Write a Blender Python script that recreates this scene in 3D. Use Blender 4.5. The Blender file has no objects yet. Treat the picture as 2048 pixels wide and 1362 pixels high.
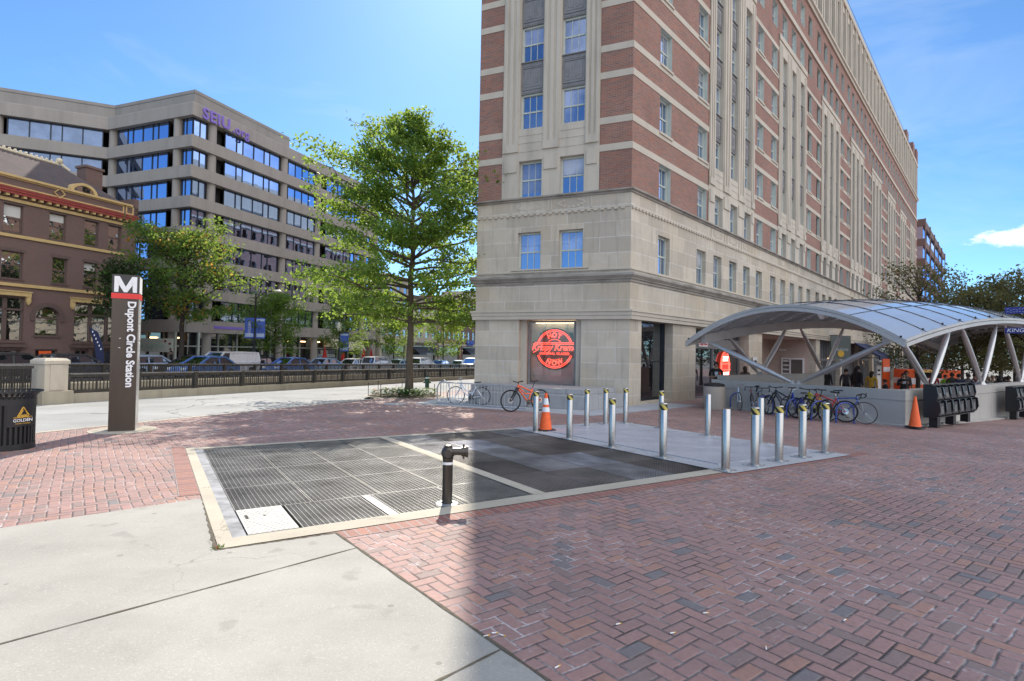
import bpy, bmesh, math, random
import numpy as np
from mathutils import Vector, Matrix

random.seed(7)
SC = bpy.context.scene
COL = SC.collection
R_ = math.radians

# ---------------------------------------------------------------- terrain and camera
EYE = 1.65
FPX, CX, CY = 1100.0, 1024.0, 681.0
PITCH, ROLL = math.atan(21 / 1100.0), R_(1.03)
_f = Vector((0, math.cos(PITCH), math.sin(PITCH)))
_u0 = Vector((0, -math.sin(PITCH), math.cos(PITCH)))
_r0 = Vector((1, 0, 0))
_r = _r0 * math.cos(ROLL) + _u0 * math.sin(ROLL)
_u = _u0 * math.cos(ROLL) - _r0 * math.sin(ROLL)


def gz(x, y):
    """height of the gently falling plaza"""
    return -0.018 * min(y, 140.0) - 0.025 * max(0.0, min(x, 45.0) - 8.0)


def ray(px, py):
    d = _f + _r * ((px - CX) / FPX) - _u * ((py - CY) / FPX)
    return d / d.y


def ground_at(px, py):
    """where a sight line meets the ground (used to survey positions)"""
    d = ray(px, py)
    lo, hi = 0.5, 400.0
    for _ in range(50):
        m = (lo + hi) / 2
        if EYE + d.z * m > gz(d.x * m, m):
            lo = m
        else:
            hi = m
    return Vector((d.x * lo, lo, gz(d.x * lo, lo)))


def dir_az(az):
    return Vector((math.sin(R_(az)), math.cos(R_(az)), 0))


def on_line(px, py, p0, az):
    """sight line against a vertical plane: distance along it and height"""
    d = ray(px, py)
    a = dir_az(az)
    den = d.x * (-a.y) + a.x * d.y
    t = (p0[0] * (-a.y) + a.x * p0[1]) / den
    P = Vector((d.x * t, d.y * t, EYE + d.z * t))
    return (P.x - p0[0]) * a.x + (P.y - p0[1]) * a.y, P.z


# ---------------------------------------------------------------- mesh builder
class MB:
    def __init__(self):
        self.v, self.f, self.m = [], [], []
        self.M = None

    def pt(self, p):
        p = Vector(p)
        if self.M is not None:
            p = self.M @ p
        self.v.append((p.x, p.y, p.z))
        return len(self.v) - 1

    def poly(self, pts, m=0):
        self.f.append([self.pt(p) for p in pts])
        self.m.append(m)

    def box(self, x0, x1, y0, y1, z0, z1, m=0):
        i = [self.pt(p) for p in ((x0, y0, z0), (x1, y0, z0), (x1, y1, z0), (x0, y1, z0),
                                  (x0, y0, z1), (x1, y0, z1), (x1, y1, z1), (x0, y1, z1))]
        for q in ((3, 2, 1, 0), (4, 5, 6, 7), (0, 1, 5, 4), (1, 2, 6, 5), (2, 3, 7, 6), (3, 0, 4, 7)):
            self.f.append([i[k] for k in q])
            self.m.append(m)

    def prism(self, pts, z0, z1, m=0, cap=True):
        n = len(pts)
        a = [self.pt((p[0], p[1], z0)) for p in pts]
        b = [self.pt((p[0], p[1], z1)) for p in pts]
        for k in range(n):
            self.f.append([a[k], a[(k + 1) % n], b[(k + 1) % n], b[k]])
            self.m.append(m)
        if cap:
            self.f.append(a[::-1]); self.f.append(b); self.m += [m, m]

    def extrude(self, pts, vec, m=0):
        """planar outline swept along a vector"""
        vec = Vector(vec)
        n = len(pts)
        a = [self.pt(Vector(p)) for p in pts]
        b = [self.pt(Vector(p) + vec) for p in pts]
        for k in range(n):
            self.f.append([a[k], a[(k + 1) % n], b[(k + 1) % n], b[k]])
            self.m.append(m)
        self.f.append(a[::-1]); self.f.append(b); self.m += [m, m]

    def tube(self, path, r, n=8, m=0, cap=True, closed=False):
        path = [Vector(p) for p in path]
        k = len(path)
        rs = r if isinstance(r, (list, tuple)) else [r] * k
        rings = []
        ref = None
        for i, p in enumerate(path):
            if closed:
                t = path[(i + 1) % k] - path[i - 1]
            else:
                t = path[min(i + 1, k - 1)] - path[max(i - 1, 0)]
            if t.length < 1e-9:
                t = Vector((0, 0, 1))
            t.normalize()
            if ref is None:
                ref = Vector((0, 0, 1)) if abs(t.z) < 0.9 else Vector((1, 0, 0))
            s = ref - t * ref.dot(t)
            if s.length < 1e-6:
                s = t.orthogonal()
            s.normalize()
            ref = s
            w = t.cross(s)
            rings.append([self.pt(p + (s * math.cos(2 * math.pi * j / n) + w * math.sin(2 * math.pi * j / n)) * rs[i])
                          for j in range(n)])
        for i in range(k if closed else k - 1):
            A, B = rings[i], rings[(i + 1) % k]
            for j in range(n):
                self.f.append([A[j], A[(j + 1) % n], B[(j + 1) % n], B[j]])
                self.m.append(m)
        if cap and not closed:
            self.f.append(rings[0][::-1]); self.f.append(rings[-1]); self.m += [m, m]

    def bar(self, p, q, w, h, m=0, up=(0, 0, 1)):
        """rectangular bar between two points"""
        p, q = Vector(p), Vector(q)
        t = (q - p).normalized()
        s = t.cross(Vector(up))
        if s.length < 1e-5:
            s = t.cross(Vector((1, 0, 0)))
        s.normalize()
        v = s.cross(t)
        s *= w / 2
        v *= h / 2
        i = [self.pt(x) for x in (p - s - v, p + s - v, p + s + v, p - s + v, q - s - v, q + s - v, q + s + v, q - s + v)]
        for g in ((0, 1, 2, 3), (7, 6, 5, 4), (0, 4, 5, 1), (1, 5, 6, 2), (2, 6, 7, 3), (3, 7, 4, 0)):
            self.f.append([i[k] for k in g])
            self.m.append(m)

    def lathe(self, prof, c=(0, 0, 0), n=24, m=0):
        """profile of (radius, z) turned about the vertical"""
        rings = []
        for r, z in prof:
            if r < 1e-6:
                rings.append([self.pt((c[0], c[1], c[2] + z))])
            else:
                rings.append([self.pt((c[0] + r * math.cos(2 * math.pi * j / n), c[1] + r * math.sin(2 * math.pi * j / n), c[2] + z))
                              for j in range(n)])
        for A, B in zip(rings[:-1], rings[1:]):
            for j in range(n):
                a = [A[j % len(A)], A[(j + 1) % len(A)], B[(j + 1) % len(B)], B[j % len(B)]]
                a = [x for i, x in enumerate(a) if x not in a[:i]]
                if len(a) > 2:
                    self.f.append(a); self.m.append(m)

    def ball(self, c, r, m=0, n=12, sz=1.0):
        k = max(6, n // 2)
        self.lathe([(r * math.sin(math.pi * i / k), -r * sz * math.cos(math.pi * i / k)) for i in range(k + 1)], c, n, m)

    def build(self, name, mats, parent=None, mat4=None, smooth=None):
        me = bpy.data.meshes.new(name)
        me.from_pydata(self.v, [], self.f)
        if not isinstance(mats, (list, tuple)):
            mats = [mats]
        for x in mats:
            me.materials.append(x)
        if len(mats) > 1:
            me.polygons.foreach_set('material_index', self.m)
        if smooth is not None:
            me.polygons.foreach_set('use_smooth', [True] * len(me.polygons))
            me.set_sharp_from_angle(angle=R_(smooth))
        me.update()
        return link(name, me, parent, mat4)


def link(name, me, parent=None, mat4=None):
    o = bpy.data.objects.new(name, me)
    COL.objects.link(o)
    if parent is not None:
        o.parent = parent
    if mat4 is not None:
        o.matrix_local = mat4
    return o


def tag(o, label, cat, group=None, kind=None):
    if label: o['label'] = label
    if cat: o['category'] = cat
    if group: o['group'] = group
    if kind: o['kind'] = kind
    return o


def struct(o):
    o['kind'] = 'structure'
    return o


def thing(name, label, cat, loc=(0, 0, 0), rz=0.0, group=None):
    o = bpy.data.objects.new(name, None)
    COL.objects.link(o)
    o.empty_display_size = 0.3
    o.location = loc
    o.rotation_euler = (0, 0, rz)
    return tag(o, label, cat, group)


def copy_tree(o, parent=None):
    c = o.copy()
    COL.objects.link(c)
    if parent is not None:
        c.parent = parent
    for ch in list(o.children):
        copy_tree(ch, c)
    return c


def frame(origin, ang, z=0.0):
    """local axes turned by ang (math angle, degrees) at an origin"""
    return Matrix.Translation((origin[0], origin[1], z)) @ Matrix.Rotation(R_(ang), 4, 'Z')


def text(name, s, size, mat, mat4, parent=None, extrude=0.005, bold=0.0, align='CENTER', outline=0.0, spacing=1.0, shear=0.0, ybase='CENTER'):
    cu = bpy.data.curves.new(name, 'FONT')
    cu.body = s
    cu.size = size
    cu.align_x = align
    cu.align_y = ybase
    cu.space_character = spacing
    cu.shear = shear
    cu.resolution_u = 3
    if outline:
        cu.fill_mode = 'NONE'
        cu.bevel_depth = outline
        cu.bevel_resolution = 1
        cu.extrude = 0
    else:
        cu.extrude = extrude
        cu.offset = bold
    ob = bpy.data.objects.new(name, cu)
    COL.objects.link(ob)
    dg = bpy.context.evaluated_depsgraph_get()
    me = bpy.data.meshes.new_from_object(ob.evaluated_get(dg))
    bpy.data.objects.remove(ob)
    bpy.data.curves.remove(cu)
    me.name = name
    me.materials.clear()
    me.materials.append(mat)
    return link(name, me, parent, mat4)


def up_frame(origin, xdir, z=None):
    """text frame: x along xdir (horizontal), y up, facing out to the right-hand normal"""
    x = Vector((xdir[0], xdir[1], 0)).normalized()
    y = Vector((0, 0, 1))
    n = x.cross(y)
    M = Matrix((x, y, n)).transposed().to_4x4()
    return Matrix.Translation(origin) @ M
# ---------------------------------------------------------------- materials
def new_mat(name):
    m = bpy.data.materials.new(name)
    m.use_nodes = True
    nt = m.node_tree
    nt.nodes.clear()
    out = nt.nodes.new('ShaderNodeOutputMaterial')
    return m, nt, out


class NT:
    """terse node helpers"""
    def __init__(self, nt):
        self.nt = nt

    def n(self, t, **kw):
        x = self.nt.nodes.new(t)
        for k, v in kw.items():
            setattr(x, k, v)
        return x

    def l(self, a, b):
        self.nt.links.new(a, b)

    def val(self, x, sock):
        if isinstance(x, (int, float)):
            sock.default_value = x
        else:
            self.l(x, sock)

    def math(self, op, a, b=None, c=None):
        x = self.n('ShaderNodeMath', operation=op)
        self.val(a, x.inputs[0])
        if b is not None: self.val(b, x.inputs[1])
        if c is not None: self.val(c, x.inputs[2])
        return x.outputs[0]

    def mix(self, fac, a, b, mode='MIX'):
        x = self.n('ShaderNodeMix', data_type='RGBA', blend_type=mode)
        x.clamp_factor = True
        self.val(fac, x.inputs[0])
        for s, i in ((a, 6), (b, 7)):
            if isinstance(s, (tuple, list)):
                x.inputs[i].default_value = (s[0], s[1], s[2], 1)
            else:
                self.l(s, x.inputs[i])
        return x.outputs[2]

    def noise(self, vec, scale, detail=4, rough=0.55, dist=0.0):
        x = self.n('ShaderNodeTexNoise')
        x.inputs['Scale'].default_value = scale
        x.inputs['Detail'].default_value = detail
        x.inputs['Roughness'].default_value = rough
        x.inputs['Distortion'].default_value = dist
        self.l(vec, x.inputs['Vector'])
        return x.outputs['Fac']

    def ramp(self, fac, lo, hi):
        x = self.n('ShaderNodeMapRange')
        x.inputs['From Min'].default_value = lo
        x.inputs['From Max'].default_value = hi
        self.val(fac, x.inputs['Value'])
        return x.outputs[0]

    def scale(self, vec, s):
        x = self.n('ShaderNodeVectorMath', operation='MULTIPLY')
        self.l(vec, x.inputs[0])
        x.inputs[1].default_value = s
        return x.outputs[0]

    def bump(self, h, strength, dist=0.02):
        x = self.n('ShaderNodeBump')
        x.inputs['Strength'].default_value = strength
        x.inputs['Distance'].default_value = dist
        self.l(h, x.inputs['Height'])
        return x.outputs[0]

    def bsdf(self, out, col, rough=0.6, metal=0.0, normal=None, spec=0.5, **kw):
        b = self.n('ShaderNodeBsdfPrincipled')
        if isinstance(col, (tuple, list)):
            b.inputs['Base Color'].default_value = (col[0], col[1], col[2], 1)
        else:
            self.l(col, b.inputs['Base Color'])
        self.val(rough, b.inputs['Roughness'])
        self.val(metal, b.inputs['Metallic'])
        b.inputs['Specular IOR Level'].default_value = spec
        for k, v in kw.items():
            b.inputs[k.replace('_', ' ')].default_value = v
        if normal is not None:
            self.l(normal, b.inputs['Normal'])
        self.l(b.outputs[0], out.inputs[0])
        return b


def mat(name, col, rough=0.6, metal=0.0, var=0.12, scale=3.0, bump=0.0, bscale=40.0, spec=0.5, fine=0.0, **kw):
    m, nt, out = new_mat(name)
    k = NT(nt)
    pos = k.n('ShaderNodeNewGeometry').outputs['Position']
    c = col
    if var > 0:
        f = k.noise(pos, scale, 5)
        c = k.mix(k.ramp(f, 0.3, 0.7), tuple(x * (1 - var) for x in col), tuple(min(1, x * (1 + var)) for x in col))
    if fine > 0:
        f2 = k.noise(pos, scale * 25, 2)
        c = k.mix(k.math('MULTIPLY', k.ramp(f2, 0.35, 0.75), fine), c, tuple(x * 0.4 for x in col))
    nrm = None
    if bump > 0:
        nrm = k.bump(k.noise(pos, bscale, 3), bump)
    r = rough
    if var > 0 and rough > 0.05:
        r = k.math('ADD', k.math('MULTIPLY', k.noise(pos, scale * 2.3, 3), rough * 0.4), rough * 0.8)
    k.bsdf(out, c, r, metal, nrm, spec, **kw)
    return m


def emit(name, col, s):
    m, nt, out = new_mat(name)
    k = NT(nt)
    e = k.n('ShaderNodeEmission')
    e.inputs[0].default_value = (*col, 1)
    e.inputs[1].default_value = s
    k.l(e.outputs[0], out.inputs[0])
    return m


def pavers(name='herringbone_brick', ang=38.0):
    """90 degree herringbone of 2:1 clay pavers"""
    m, nt, out = new_mat(name)
    k = NT(nt)
    pos = k.n('ShaderNodeNewGeometry').outputs['Position']
    mp = k.n('ShaderNodeMapping')
    mp.inputs['Rotation'].default_value = (0, 0, R_(-ang))
    w = 0.104
    mp.inputs['Scale'].default_value = (1 / w, 1 / w, 0)
    k.l(pos, mp.inputs[0])
    # courses wander a little, as settled pavers do
    wob = k.n('ShaderNodeTexNoise'); wob.inputs['Scale'].default_value = 0.75; wob.inputs['Detail'].default_value = 2
    k.l(pos, wob.inputs[0])
    sub = k.n('ShaderNodeVectorMath', operation='MULTIPLY_ADD')
    k.l(wob.outputs['Color'], sub.inputs[0]); sub.inputs[1].default_value = (0.95, 0.95, 0)
    k.l(mp.outputs[0], sub.inputs[2])
    sp = k.n('ShaderNodeSeparateXYZ'); k.l(sub.outputs[0], sp.inputs[0])
    x, y = sp.outputs[0], sp.outputs[1]
    i, j = k.math('FLOOR', x), k.math('FLOOR', y)
    fx, fy = k.math('SUBTRACT', x, i), k.math('SUBTRACT', y, j)
    d = k.math('FLOORED_MODULO', k.math('SUBTRACT', i, j), 4.0)
    d = k.math('ROUND', d)
    isv = k.math('GREATER_THAN', d, 1.5)
    is1 = k.math('COMPARE', d, 1.0, 0.1)
    is2 = k.math('COMPARE', d, 2.0, 0.1)

    def sel(a, b):   # isv ? b : a
        return k.math('ADD', k.math('MULTIPLY', isv, b), k.math('MULTIPLY', k.math('SUBTRACT', 1.0, isv), a))
    lx = sel(k.math('ADD', fx, is1), k.math('ADD', fy, is2))
    ly = sel(fy, fx)
    idx, idy = k.math('SUBTRACT', i, is1), k.math('SUBTRACT', j, is2)
    e = k.math('MINIMUM', k.math('MINIMUM', lx, k.math('SUBTRACT', 2.0, lx)), k.math('MINIMUM', ly, k.math('SUBTRACT', 1.0, ly)))
    nse = k.noise(pos, 55, 3)
    e = k.math('ADD', e, k.math('MULTIPLY', k.math('SUBTRACT', nse, 0.5), 0.07))
    cid = k.n('ShaderNodeCombineXYZ'); k.l(idx, cid.inputs[0]); k.l(idy, cid.inputs[1])
    wn = k.n('ShaderNodeTexWhiteNoise', noise_dimensions='2D'); k.l(cid.outputs[0], wn.inputs['Vector'])
    rnd = wn.outputs['Value']
    wc = k.n('ShaderNodeSeparateColor'); k.l(wn.outputs['Color'], wc.inputs[0])
    # brick colour: reds, some browns, a few blue-grey clinkers
    c = k.mix(k.ramp(rnd, 0.0, 0.8), (0.365, 0.222, 0.198), (0.31, 0.20, 0.182))
    c = k.mix(k.math('GREATER_THAN', wc.outputs[1], 0.84), c, (0.255, 0.19, 0.175))
    c = k.mix(k.math('GREATER_THAN', wc.outputs[2], 0.955), c, (0.19, 0.18, 0.185))
    c = k.mix(k.math('GREATER_THAN', wc.outputs[0], 0.90), c, (0.37, 0.215, 0.17))
    c = k.mix(k.math('MULTIPLY', k.ramp(k.noise(pos, 28, 5, 0.7), 0.4, 0.75), 0.35), c, (0.13, 0.07, 0.06))
    c = k.mix(k.math('MULTIPLY', k.ramp(k.noise(pos, 0.35, 4), 0.45, 0.75), 0.4), c, (0.15, 0.09, 0.085))
    # pale bloom: droppings and salts in scattered patches
    blm = k.math('MULTIPLY', k.ramp(k.noise(pos, 2.2, 6, 0.7), 0.58, 0.70), k.ramp(k.noise(pos, 40, 3), 0.5, 0.66))
    c = k.mix(k.math('MULTIPLY', blm, 0.9), c, (0.62, 0.58, 0.58))
    # joints: dark sand in places, limy in others
    jm = k.ramp(k.noise(pos, 0.55, 5, 0.65), 0.40, 0.56)
    jc = k.mix(jm, (0.055, 0.045, 0.042), (0.50, 0.45, 0.45))
    jc = k.mix(k.ramp(k.noise(pos, 9, 3), 0.4, 0.6), jc, (0.12, 0.09, 0.085))
    gap = k.math('SUBTRACT', 1.0, k.ramp(e, 0.036, 0.092))
    c = k.mix(gap, c, jc)
    hgt = k.ramp(e, 0.0, 0.14)
    tilt = k.math('ADD', k.math('MULTIPLY', k.math('SUBTRACT', wc.outputs[0], 0.5), lx), k.math('MULTIPLY', k.math('SUBTRACT', wc.outputs[1], 0.5), ly))
    hh = k.math('ADD', k.math('MULTIPLY', hgt, 0.6), k.math('MULTIPLY', tilt, 0.22))
    hh = k.math('ADD', hh, k.math('MULTIPLY', rnd, 0.3))
    hh = k.math('ADD', hh, k.math('MULTIPLY', k.noise(pos, 120, 3), 0.14))
    k.bsdf(out, c, 0.72, 0.0, k.bump(hh, 0.9, 0.012), 0.35)
    return m


def soldier_mat(name, ang, org):
    """a course of pavers side by side along a frame edge"""
    m, nt, out = new_mat(name)
    k = NT(nt)
    pos = k.n('ShaderNodeTexCoord').outputs['Object']
    b = k.n('ShaderNodeTexBrick')
    b.offset = 0.0
    b.inputs['Color1'].default_value = (0.33, 0.14, 0.10, 1)
    b.inputs['Color2'].default_value = (0.22, 0.10, 0.085, 1)
    b.inputs['Mortar'].default_value = (0.30, 0.26, 0.25, 1)
    b.inputs['Scale'].default_value = 1.0
    b.inputs['Mortar Size'].default_value = 0.008
    b.inputs['Brick Width'].default_value = 0.105
    b.inputs['Row Height'].default_value = 0.22
    k.l(pos, b.inputs[0])
    c = k.mix(k.math('MULTIPLY', k.ramp(k.noise(pos, 25, 4), 0.4, 0.75), 0.4), b.outputs['Color'], (0.12, 0.07, 0.06))
    k.bsdf(out, c, 0.72, 0, k.bump(k.math('SUBTRACT', 1.0, b.outputs['Fac']), 0.7, 0.01), 0.35)
    return m


def wall_brick(name, c1, c2, mortar, bw=0.21, rh=0.068, dirt=0.35):
    m, nt, out = new_mat(name)
    k = NT(nt)
    tc = k.n('ShaderNodeTexCoord').outputs['Object']
    sp = k.n('ShaderNodeSeparateXYZ'); k.l(tc, sp.inputs[0])
    cb = k.n('ShaderNodeCombineXYZ')
    k.l(k.math('ADD', sp.outputs[0], sp.outputs[1]), cb.inputs[0]); k.l(sp.outputs[2], cb.inputs[1])
    b = k.n('ShaderNodeTexBrick')
    b.inputs['Color1'].default_value = (*c1, 1)
    b.inputs['Color2'].default_value = (*c2, 1)
    b.inputs['Mortar'].default_value = (*mortar, 1)
    b.inputs['Scale'].default_value = 1.0
    b.inputs['Mortar Size'].default_value = 0.007
    b.inputs['Brick Width'].default_value = bw
    b.inputs['Row Height'].default_value = rh
    b.inputs['Bias'].default_value = 0.1
    k.l(cb.outputs[0], b.inputs[0])
    # streaks of darker and brighter courses
    st = k.n('ShaderNodeVectorMath', operation='MULTIPLY'); k.l(cb.outputs[0], st.inputs[0]); st.inputs[1].default_value = (1.6, 14, 1)
    c = k.mix(k.math('MULTIPLY', k.ramp(k.noise(st.outputs[0], 1.0, 3), 0.48, 0.66), 0.55), b.outputs['Color'], tuple(x * y for x, y in zip(c1, (1.35, 0.95, 0.85))))
    c = k.mix(k.math('MULTIPLY', k.ramp(k.noise(cb.outputs[0], 0.5, 5), 0.42, 0.72), dirt), c, tuple(x * 0.6 for x in c2))
    k.bsdf(out, c, 0.82, 0, k.bump(k.math('SUBTRACT', 1.0, b.outputs['Fac']), 0.4, 0.006), 0.3)
    return m


def ashlar(name, col, bw, rh, joint=(0.5, 0.48, 0.44), var=0.17, streak=0.45):
    """coursed limestone blocks with pale joints and water marks"""
    m, nt, out = new_mat(name)
    k = NT(nt)
    tc = k.n('ShaderNodeTexCoord').outputs['Object']
    sp = k.n('ShaderNodeSeparateXYZ'); k.l(tc, sp.inputs[0])
    cb = k.n('ShaderNodeCombineXYZ')
    k.l(k.math('ADD', sp.outputs[0], sp.outputs[1]), cb.inputs[0]); k.l(sp.outputs[2], cb.inputs[1])
    b = k.n('ShaderNodeTexBrick')
    b.inputs['Color1'].default_value = (*[x * (1 + var) for x in col], 1)
    b.inputs['Color2'].default_value = (*[x * (1 - var) for x in col], 1)
    b.inputs['Mortar'].default_value = (*joint, 1)
    b.inputs['Scale'].default_value = 1.0
    b.inputs['Mortar Size'].default_value = 0.013
    b.inputs['Brick Width'].default_value = bw
    b.inputs['Row Height'].default_value = rh
    k.l(cb.outputs[0], b.inputs[0])
    c = k.mix(k.math('MULTIPLY', k.ramp(k.noise(cb.outputs[0], 0.8, 6, 0.65), 0.42, 0.72), 0.5), b.outputs['Color'], tuple(x * 0.66 for x in col))
    c = k.mix(k.math('MULTIPLY', k.ramp(k.noise(cb.outputs[0], 0.35, 3), 0.5, 0.66), 0.45), c, tuple(x * y for x, y in zip(col, (1.08, 0.97, 0.80))))
    st = k.n('ShaderNodeVectorMath', operation='MULTIPLY'); k.l(cb.outputs[0], st.inputs[0]); st.inputs[1].default_value = (5.0, 0.5, 1)
    c = k.mix(k.math('MULTIPLY', k.ramp(k.noise(st.outputs[0], 1.0, 4), 0.52, 0.75), streak), c, tuple(x * 0.5 for x in col))
    c = k.mix(k.math('MULTIPLY', k.ramp(k.noise(cb.outputs[0], 30, 3), 0.45, 0.8), 0.18), c, tuple(x * 0.6 for x in col))
    k.bsdf(out, c, 0.8, 0, k.bump(k.noise(cb.outputs[0], 50, 3), 0.12, 0.01), 0.3)
    return m


def streaked(name, col, rough=0.8, amount=0.35, sx=2.0, sz=0.25, metal=0.0, dark=0.45, fine=0.15, spec=0.4):
    """weathered surface with runs down from the top"""
    m, nt, out = new_mat(name)
    k = NT(nt)
    pos = k.n('ShaderNodeNewGeometry').outputs['Position']
    v = k.scale(pos, (sx, sx, sz))
    f = k.ramp(k.noise(v, 1.0, 6, 0.6), 0.45, 0.75)
    c = k.mix(k.math('MULTIPLY', f, amount), col, tuple(x * dark for x in col))
    f2 = k.ramp(k.noise(pos, 45, 3), 0.4, 0.8)
    c = k.mix(k.math('MULTIPLY', f2, fine), c, tuple(x * 0.55 for x in col))
    f3 = k.ramp(k.noise(pos, 0.7, 4), 0.35, 0.7)
    c = k.mix(k.math('MULTIPLY', f3, 0.2), c, tuple(min(1, x * 1.3) for x in col))
    k.bsdf(out, c, rough, metal, k.bump(k.noise(pos, 60, 3), 0.1, 0.01), spec)
    return m


def concrete_walk(name, col=(0.36, 0.35, 0.318)):
    m, nt, out = new_mat(name)
    k = NT(nt)
    pos = k.n('ShaderNodeNewGeometry').outputs['Position']
    c = k.mix(k.ramp(k.noise(pos, 0.9, 5), 0.35, 0.7), tuple(x * 0.86 for x in col), tuple(x * 1.1 for x in col))
    c = k.mix(k.math('MULTIPLY', k.ramp(k.noise(pos, 160, 2), 0.45, 0.75), 0.45), c, tuple(x * 0.55 for x in col))
    c = k.mix(k.math('MULTIPLY', k.ramp(k.noise(pos, 70, 2), 0.58, 0.72), 0.4), c, tuple(min(1, x * 1.5) for x in col))
    # gum spots and stains
    cv = k.n('ShaderNodeTexVoronoi', feature='DISTANCE_TO_EDGE'); cv.inputs['Scale'].default_value = 0.33
    cw = k.n('ShaderNodeTexNoise'); cw.inputs['Scale'].default_value = 2.2; cw.inputs['Detail'].default_value = 6; k.l(pos, cw.inputs[0])
    ca = k.n('ShaderNodeVectorMath', operation='ADD'); k.l(pos, ca.inputs[0]); k.l(cw.outputs['Color'], ca.inputs[1]); k.l(ca.outputs[0], cv.inputs['Vector'])
    crk = k.math('MULTIPLY', k.math('LESS_THAN', cv.outputs['Distance'], 0.0022), k.ramp(k.noise(pos, 0.5, 2), 0.5, 0.56))
    c = k.mix(k.math('MULTIPLY', crk, 0.6), c, tuple(x * 0.35 for x in col))
    c = k.mix(k.math('MULTIPLY', k.ramp(k.noise(pos, 5.0, 6, 0.75), 0.55, 0.75), 0.28), c, tuple(x * 0.5 for x in col))
    vs = k.n('ShaderNodeTexVoronoi'); vs.inputs['Scale'].default_value = 2.6; k.l(pos, vs.inputs['Vector'])
    gum = k.math('LESS_THAN', vs.outputs['Distance'], k.math('MULTIPLY', k.noise(pos, 1.1, 2), 0.11))
    c = k.mix(k.math('MULTIPLY', gum, 0.5), c, tuple(x * 0.38 for x in col))
    spot = k.ramp(k.noise(pos, 3.1, 3, 0.4), 0.66, 0.72)
    c = k.mix(k.math('MULTIPLY', spot, 0.4), c, tuple(x * 0.5 for x in col))
    c = k.mix(k.math('MULTIPLY', k.ramp(k.noise(k.scale(pos, (1, 4, 1)), 0.6, 5), 0.5, 0.7), 0.18), c, tuple(x * 0.6 for x in col))
    k.bsdf(out, c, 0.85, 0, k.bump(k.noise(pos, 220, 3), 0.35, 0.004), 0.3)
    return m


def asphalt(name, col):
    m, nt, out = new_mat(name)
    k = NT(nt)
    pos = k.n('ShaderNodeNewGeometry').outputs['Position']
    c = k.mix(k.ramp(k.noise(pos, 0.4, 5), 0.35, 0.7), tuple(x * 0.8 for x in col), tuple(x * 1.15 for x in col))
    c = k.mix(k.math('MULTIPLY', k.ramp(k.noise(pos, 60, 2), 0.45, 0.7), 0.5), c, tuple(x * 0.5 for x in col))
    vor = k.n('ShaderNodeTexVoronoi', feature='DISTANCE_TO_EDGE')
    vor.inputs['Scale'].default_value = 0.16
    wv = k.n('ShaderNodeTexNoise'); wv.inputs['Scale'].default_value = 1.3; k.l(pos, wv.inputs[0])
    ad = k.n('ShaderNodeVectorMath', operation='ADD'); k.l(pos, ad.inputs[0]); k.l(wv.outputs['Color'], ad.inputs[1])
    k.l(ad.outputs[0], vor.inputs['Vector'])
    crack = k.math('LESS_THAN', vor.outputs['Distance'], 0.0045)
    c = k.mix(k.math('MULTIPLY', crack, 0.8), c, tuple(x * 0.25 for x in col))
    k.bsdf(out, c, 0.85, 0, k.bump(k.noise(pos, 150, 3), 0.4, 0.006), 0.35)
    return m


def glass_refl(name, tint, base, refl=0.75, rough=0.02, wave=0.0):
    """window glass seen from outside: mostly mirrors what stands opposite"""
    m, nt, out = new_mat(name)
    k = NT(nt)
    pos = k.n('ShaderNodeNewGeometry').outputs['Position']
    g = k.n('ShaderNodeBsdfGlossy'); g.inputs[0].default_value = (*tint, 1); g.inputs['Roughness'].default_value = rough
    d = k.n('ShaderNodeBsdfDiffuse')
    c = k.mix(k.ramp(k.noise(pos, 0.8, 3), 0.4, 0.6), tuple(x * 0.5 for x in base), tuple(x * 1.3 for x in base))
    k.l(c, d.inputs[0])
    if wave:
        b = k.bump(k.noise(pos, 0.9, 2), wave, 0.05)
        k.l(b, g.inputs['Normal'])
    fr = k.n('ShaderNodeFresnel'); fr.inputs[0].default_value = 1.5
    fac = k.math('MINIMUM', 1.0, k.math('ADD', k.math('MULTIPLY', fr.outputs[0], 1.2), refl))
    mx = k.n('ShaderNodeMixShader'); k.l(fac, mx.inputs[0]); k.l(d.outputs[0], mx.inputs[1]); k.l(g.outputs[0], mx.inputs[2])
    k.l(mx.outputs[0], out.inputs[0])
    return m


def leaf_mat(name, c1, c2, trans, tw=0.5, c3=None, c3amt=0.0):
    m, nt, out = new_mat(name)
    k = NT(nt)
    geo = k.n('ShaderNodeNewGeometry')
    pos = geo.outputs['Position']
    rnd = geo.outputs['Random Per Island']
    f = k.ramp(k.noise(pos, 0.9, 3), 0.35, 0.65)
    f = k.math('ADD', k.math('MULTIPLY', f, 0.5), k.math('MULTIPLY', rnd, 0.5))
    c = k.mix(f, c1, c2)
    t = k.mix(f, tuple(x * 0.7 for x in trans), trans)
    if c3 is not None:
        g = k.math('MULTIPLY', k.ramp(k.noise(pos, 0.55, 2), 0.5, 0.62), k.math('GREATER_THAN', rnd, 1 - c3amt))
        c = k.mix(g, c, c3)
        t = k.mix(g, t, tuple(min(1, x * 1.6) for x in c3))
    d = k.n('ShaderNodeBsdfPrincipled'); k.l(c, d.inputs['Base Color']); d.inputs['Roughness'].default_value = 0.55
    d.inputs['Specular IOR Level'].default_value = 0.25
    tr = k.n('ShaderNodeBsdfTranslucent'); k.l(t, tr.inputs[0])
    mx = k.n('ShaderNodeMixShader'); mx.inputs[0].default_value = tw
    k.l(d.outputs[0], mx.inputs[1]); k.l(tr.outputs[0], mx.inputs[2])
    k.l(mx.outputs[0], out.inputs[0])
    return m


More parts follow.
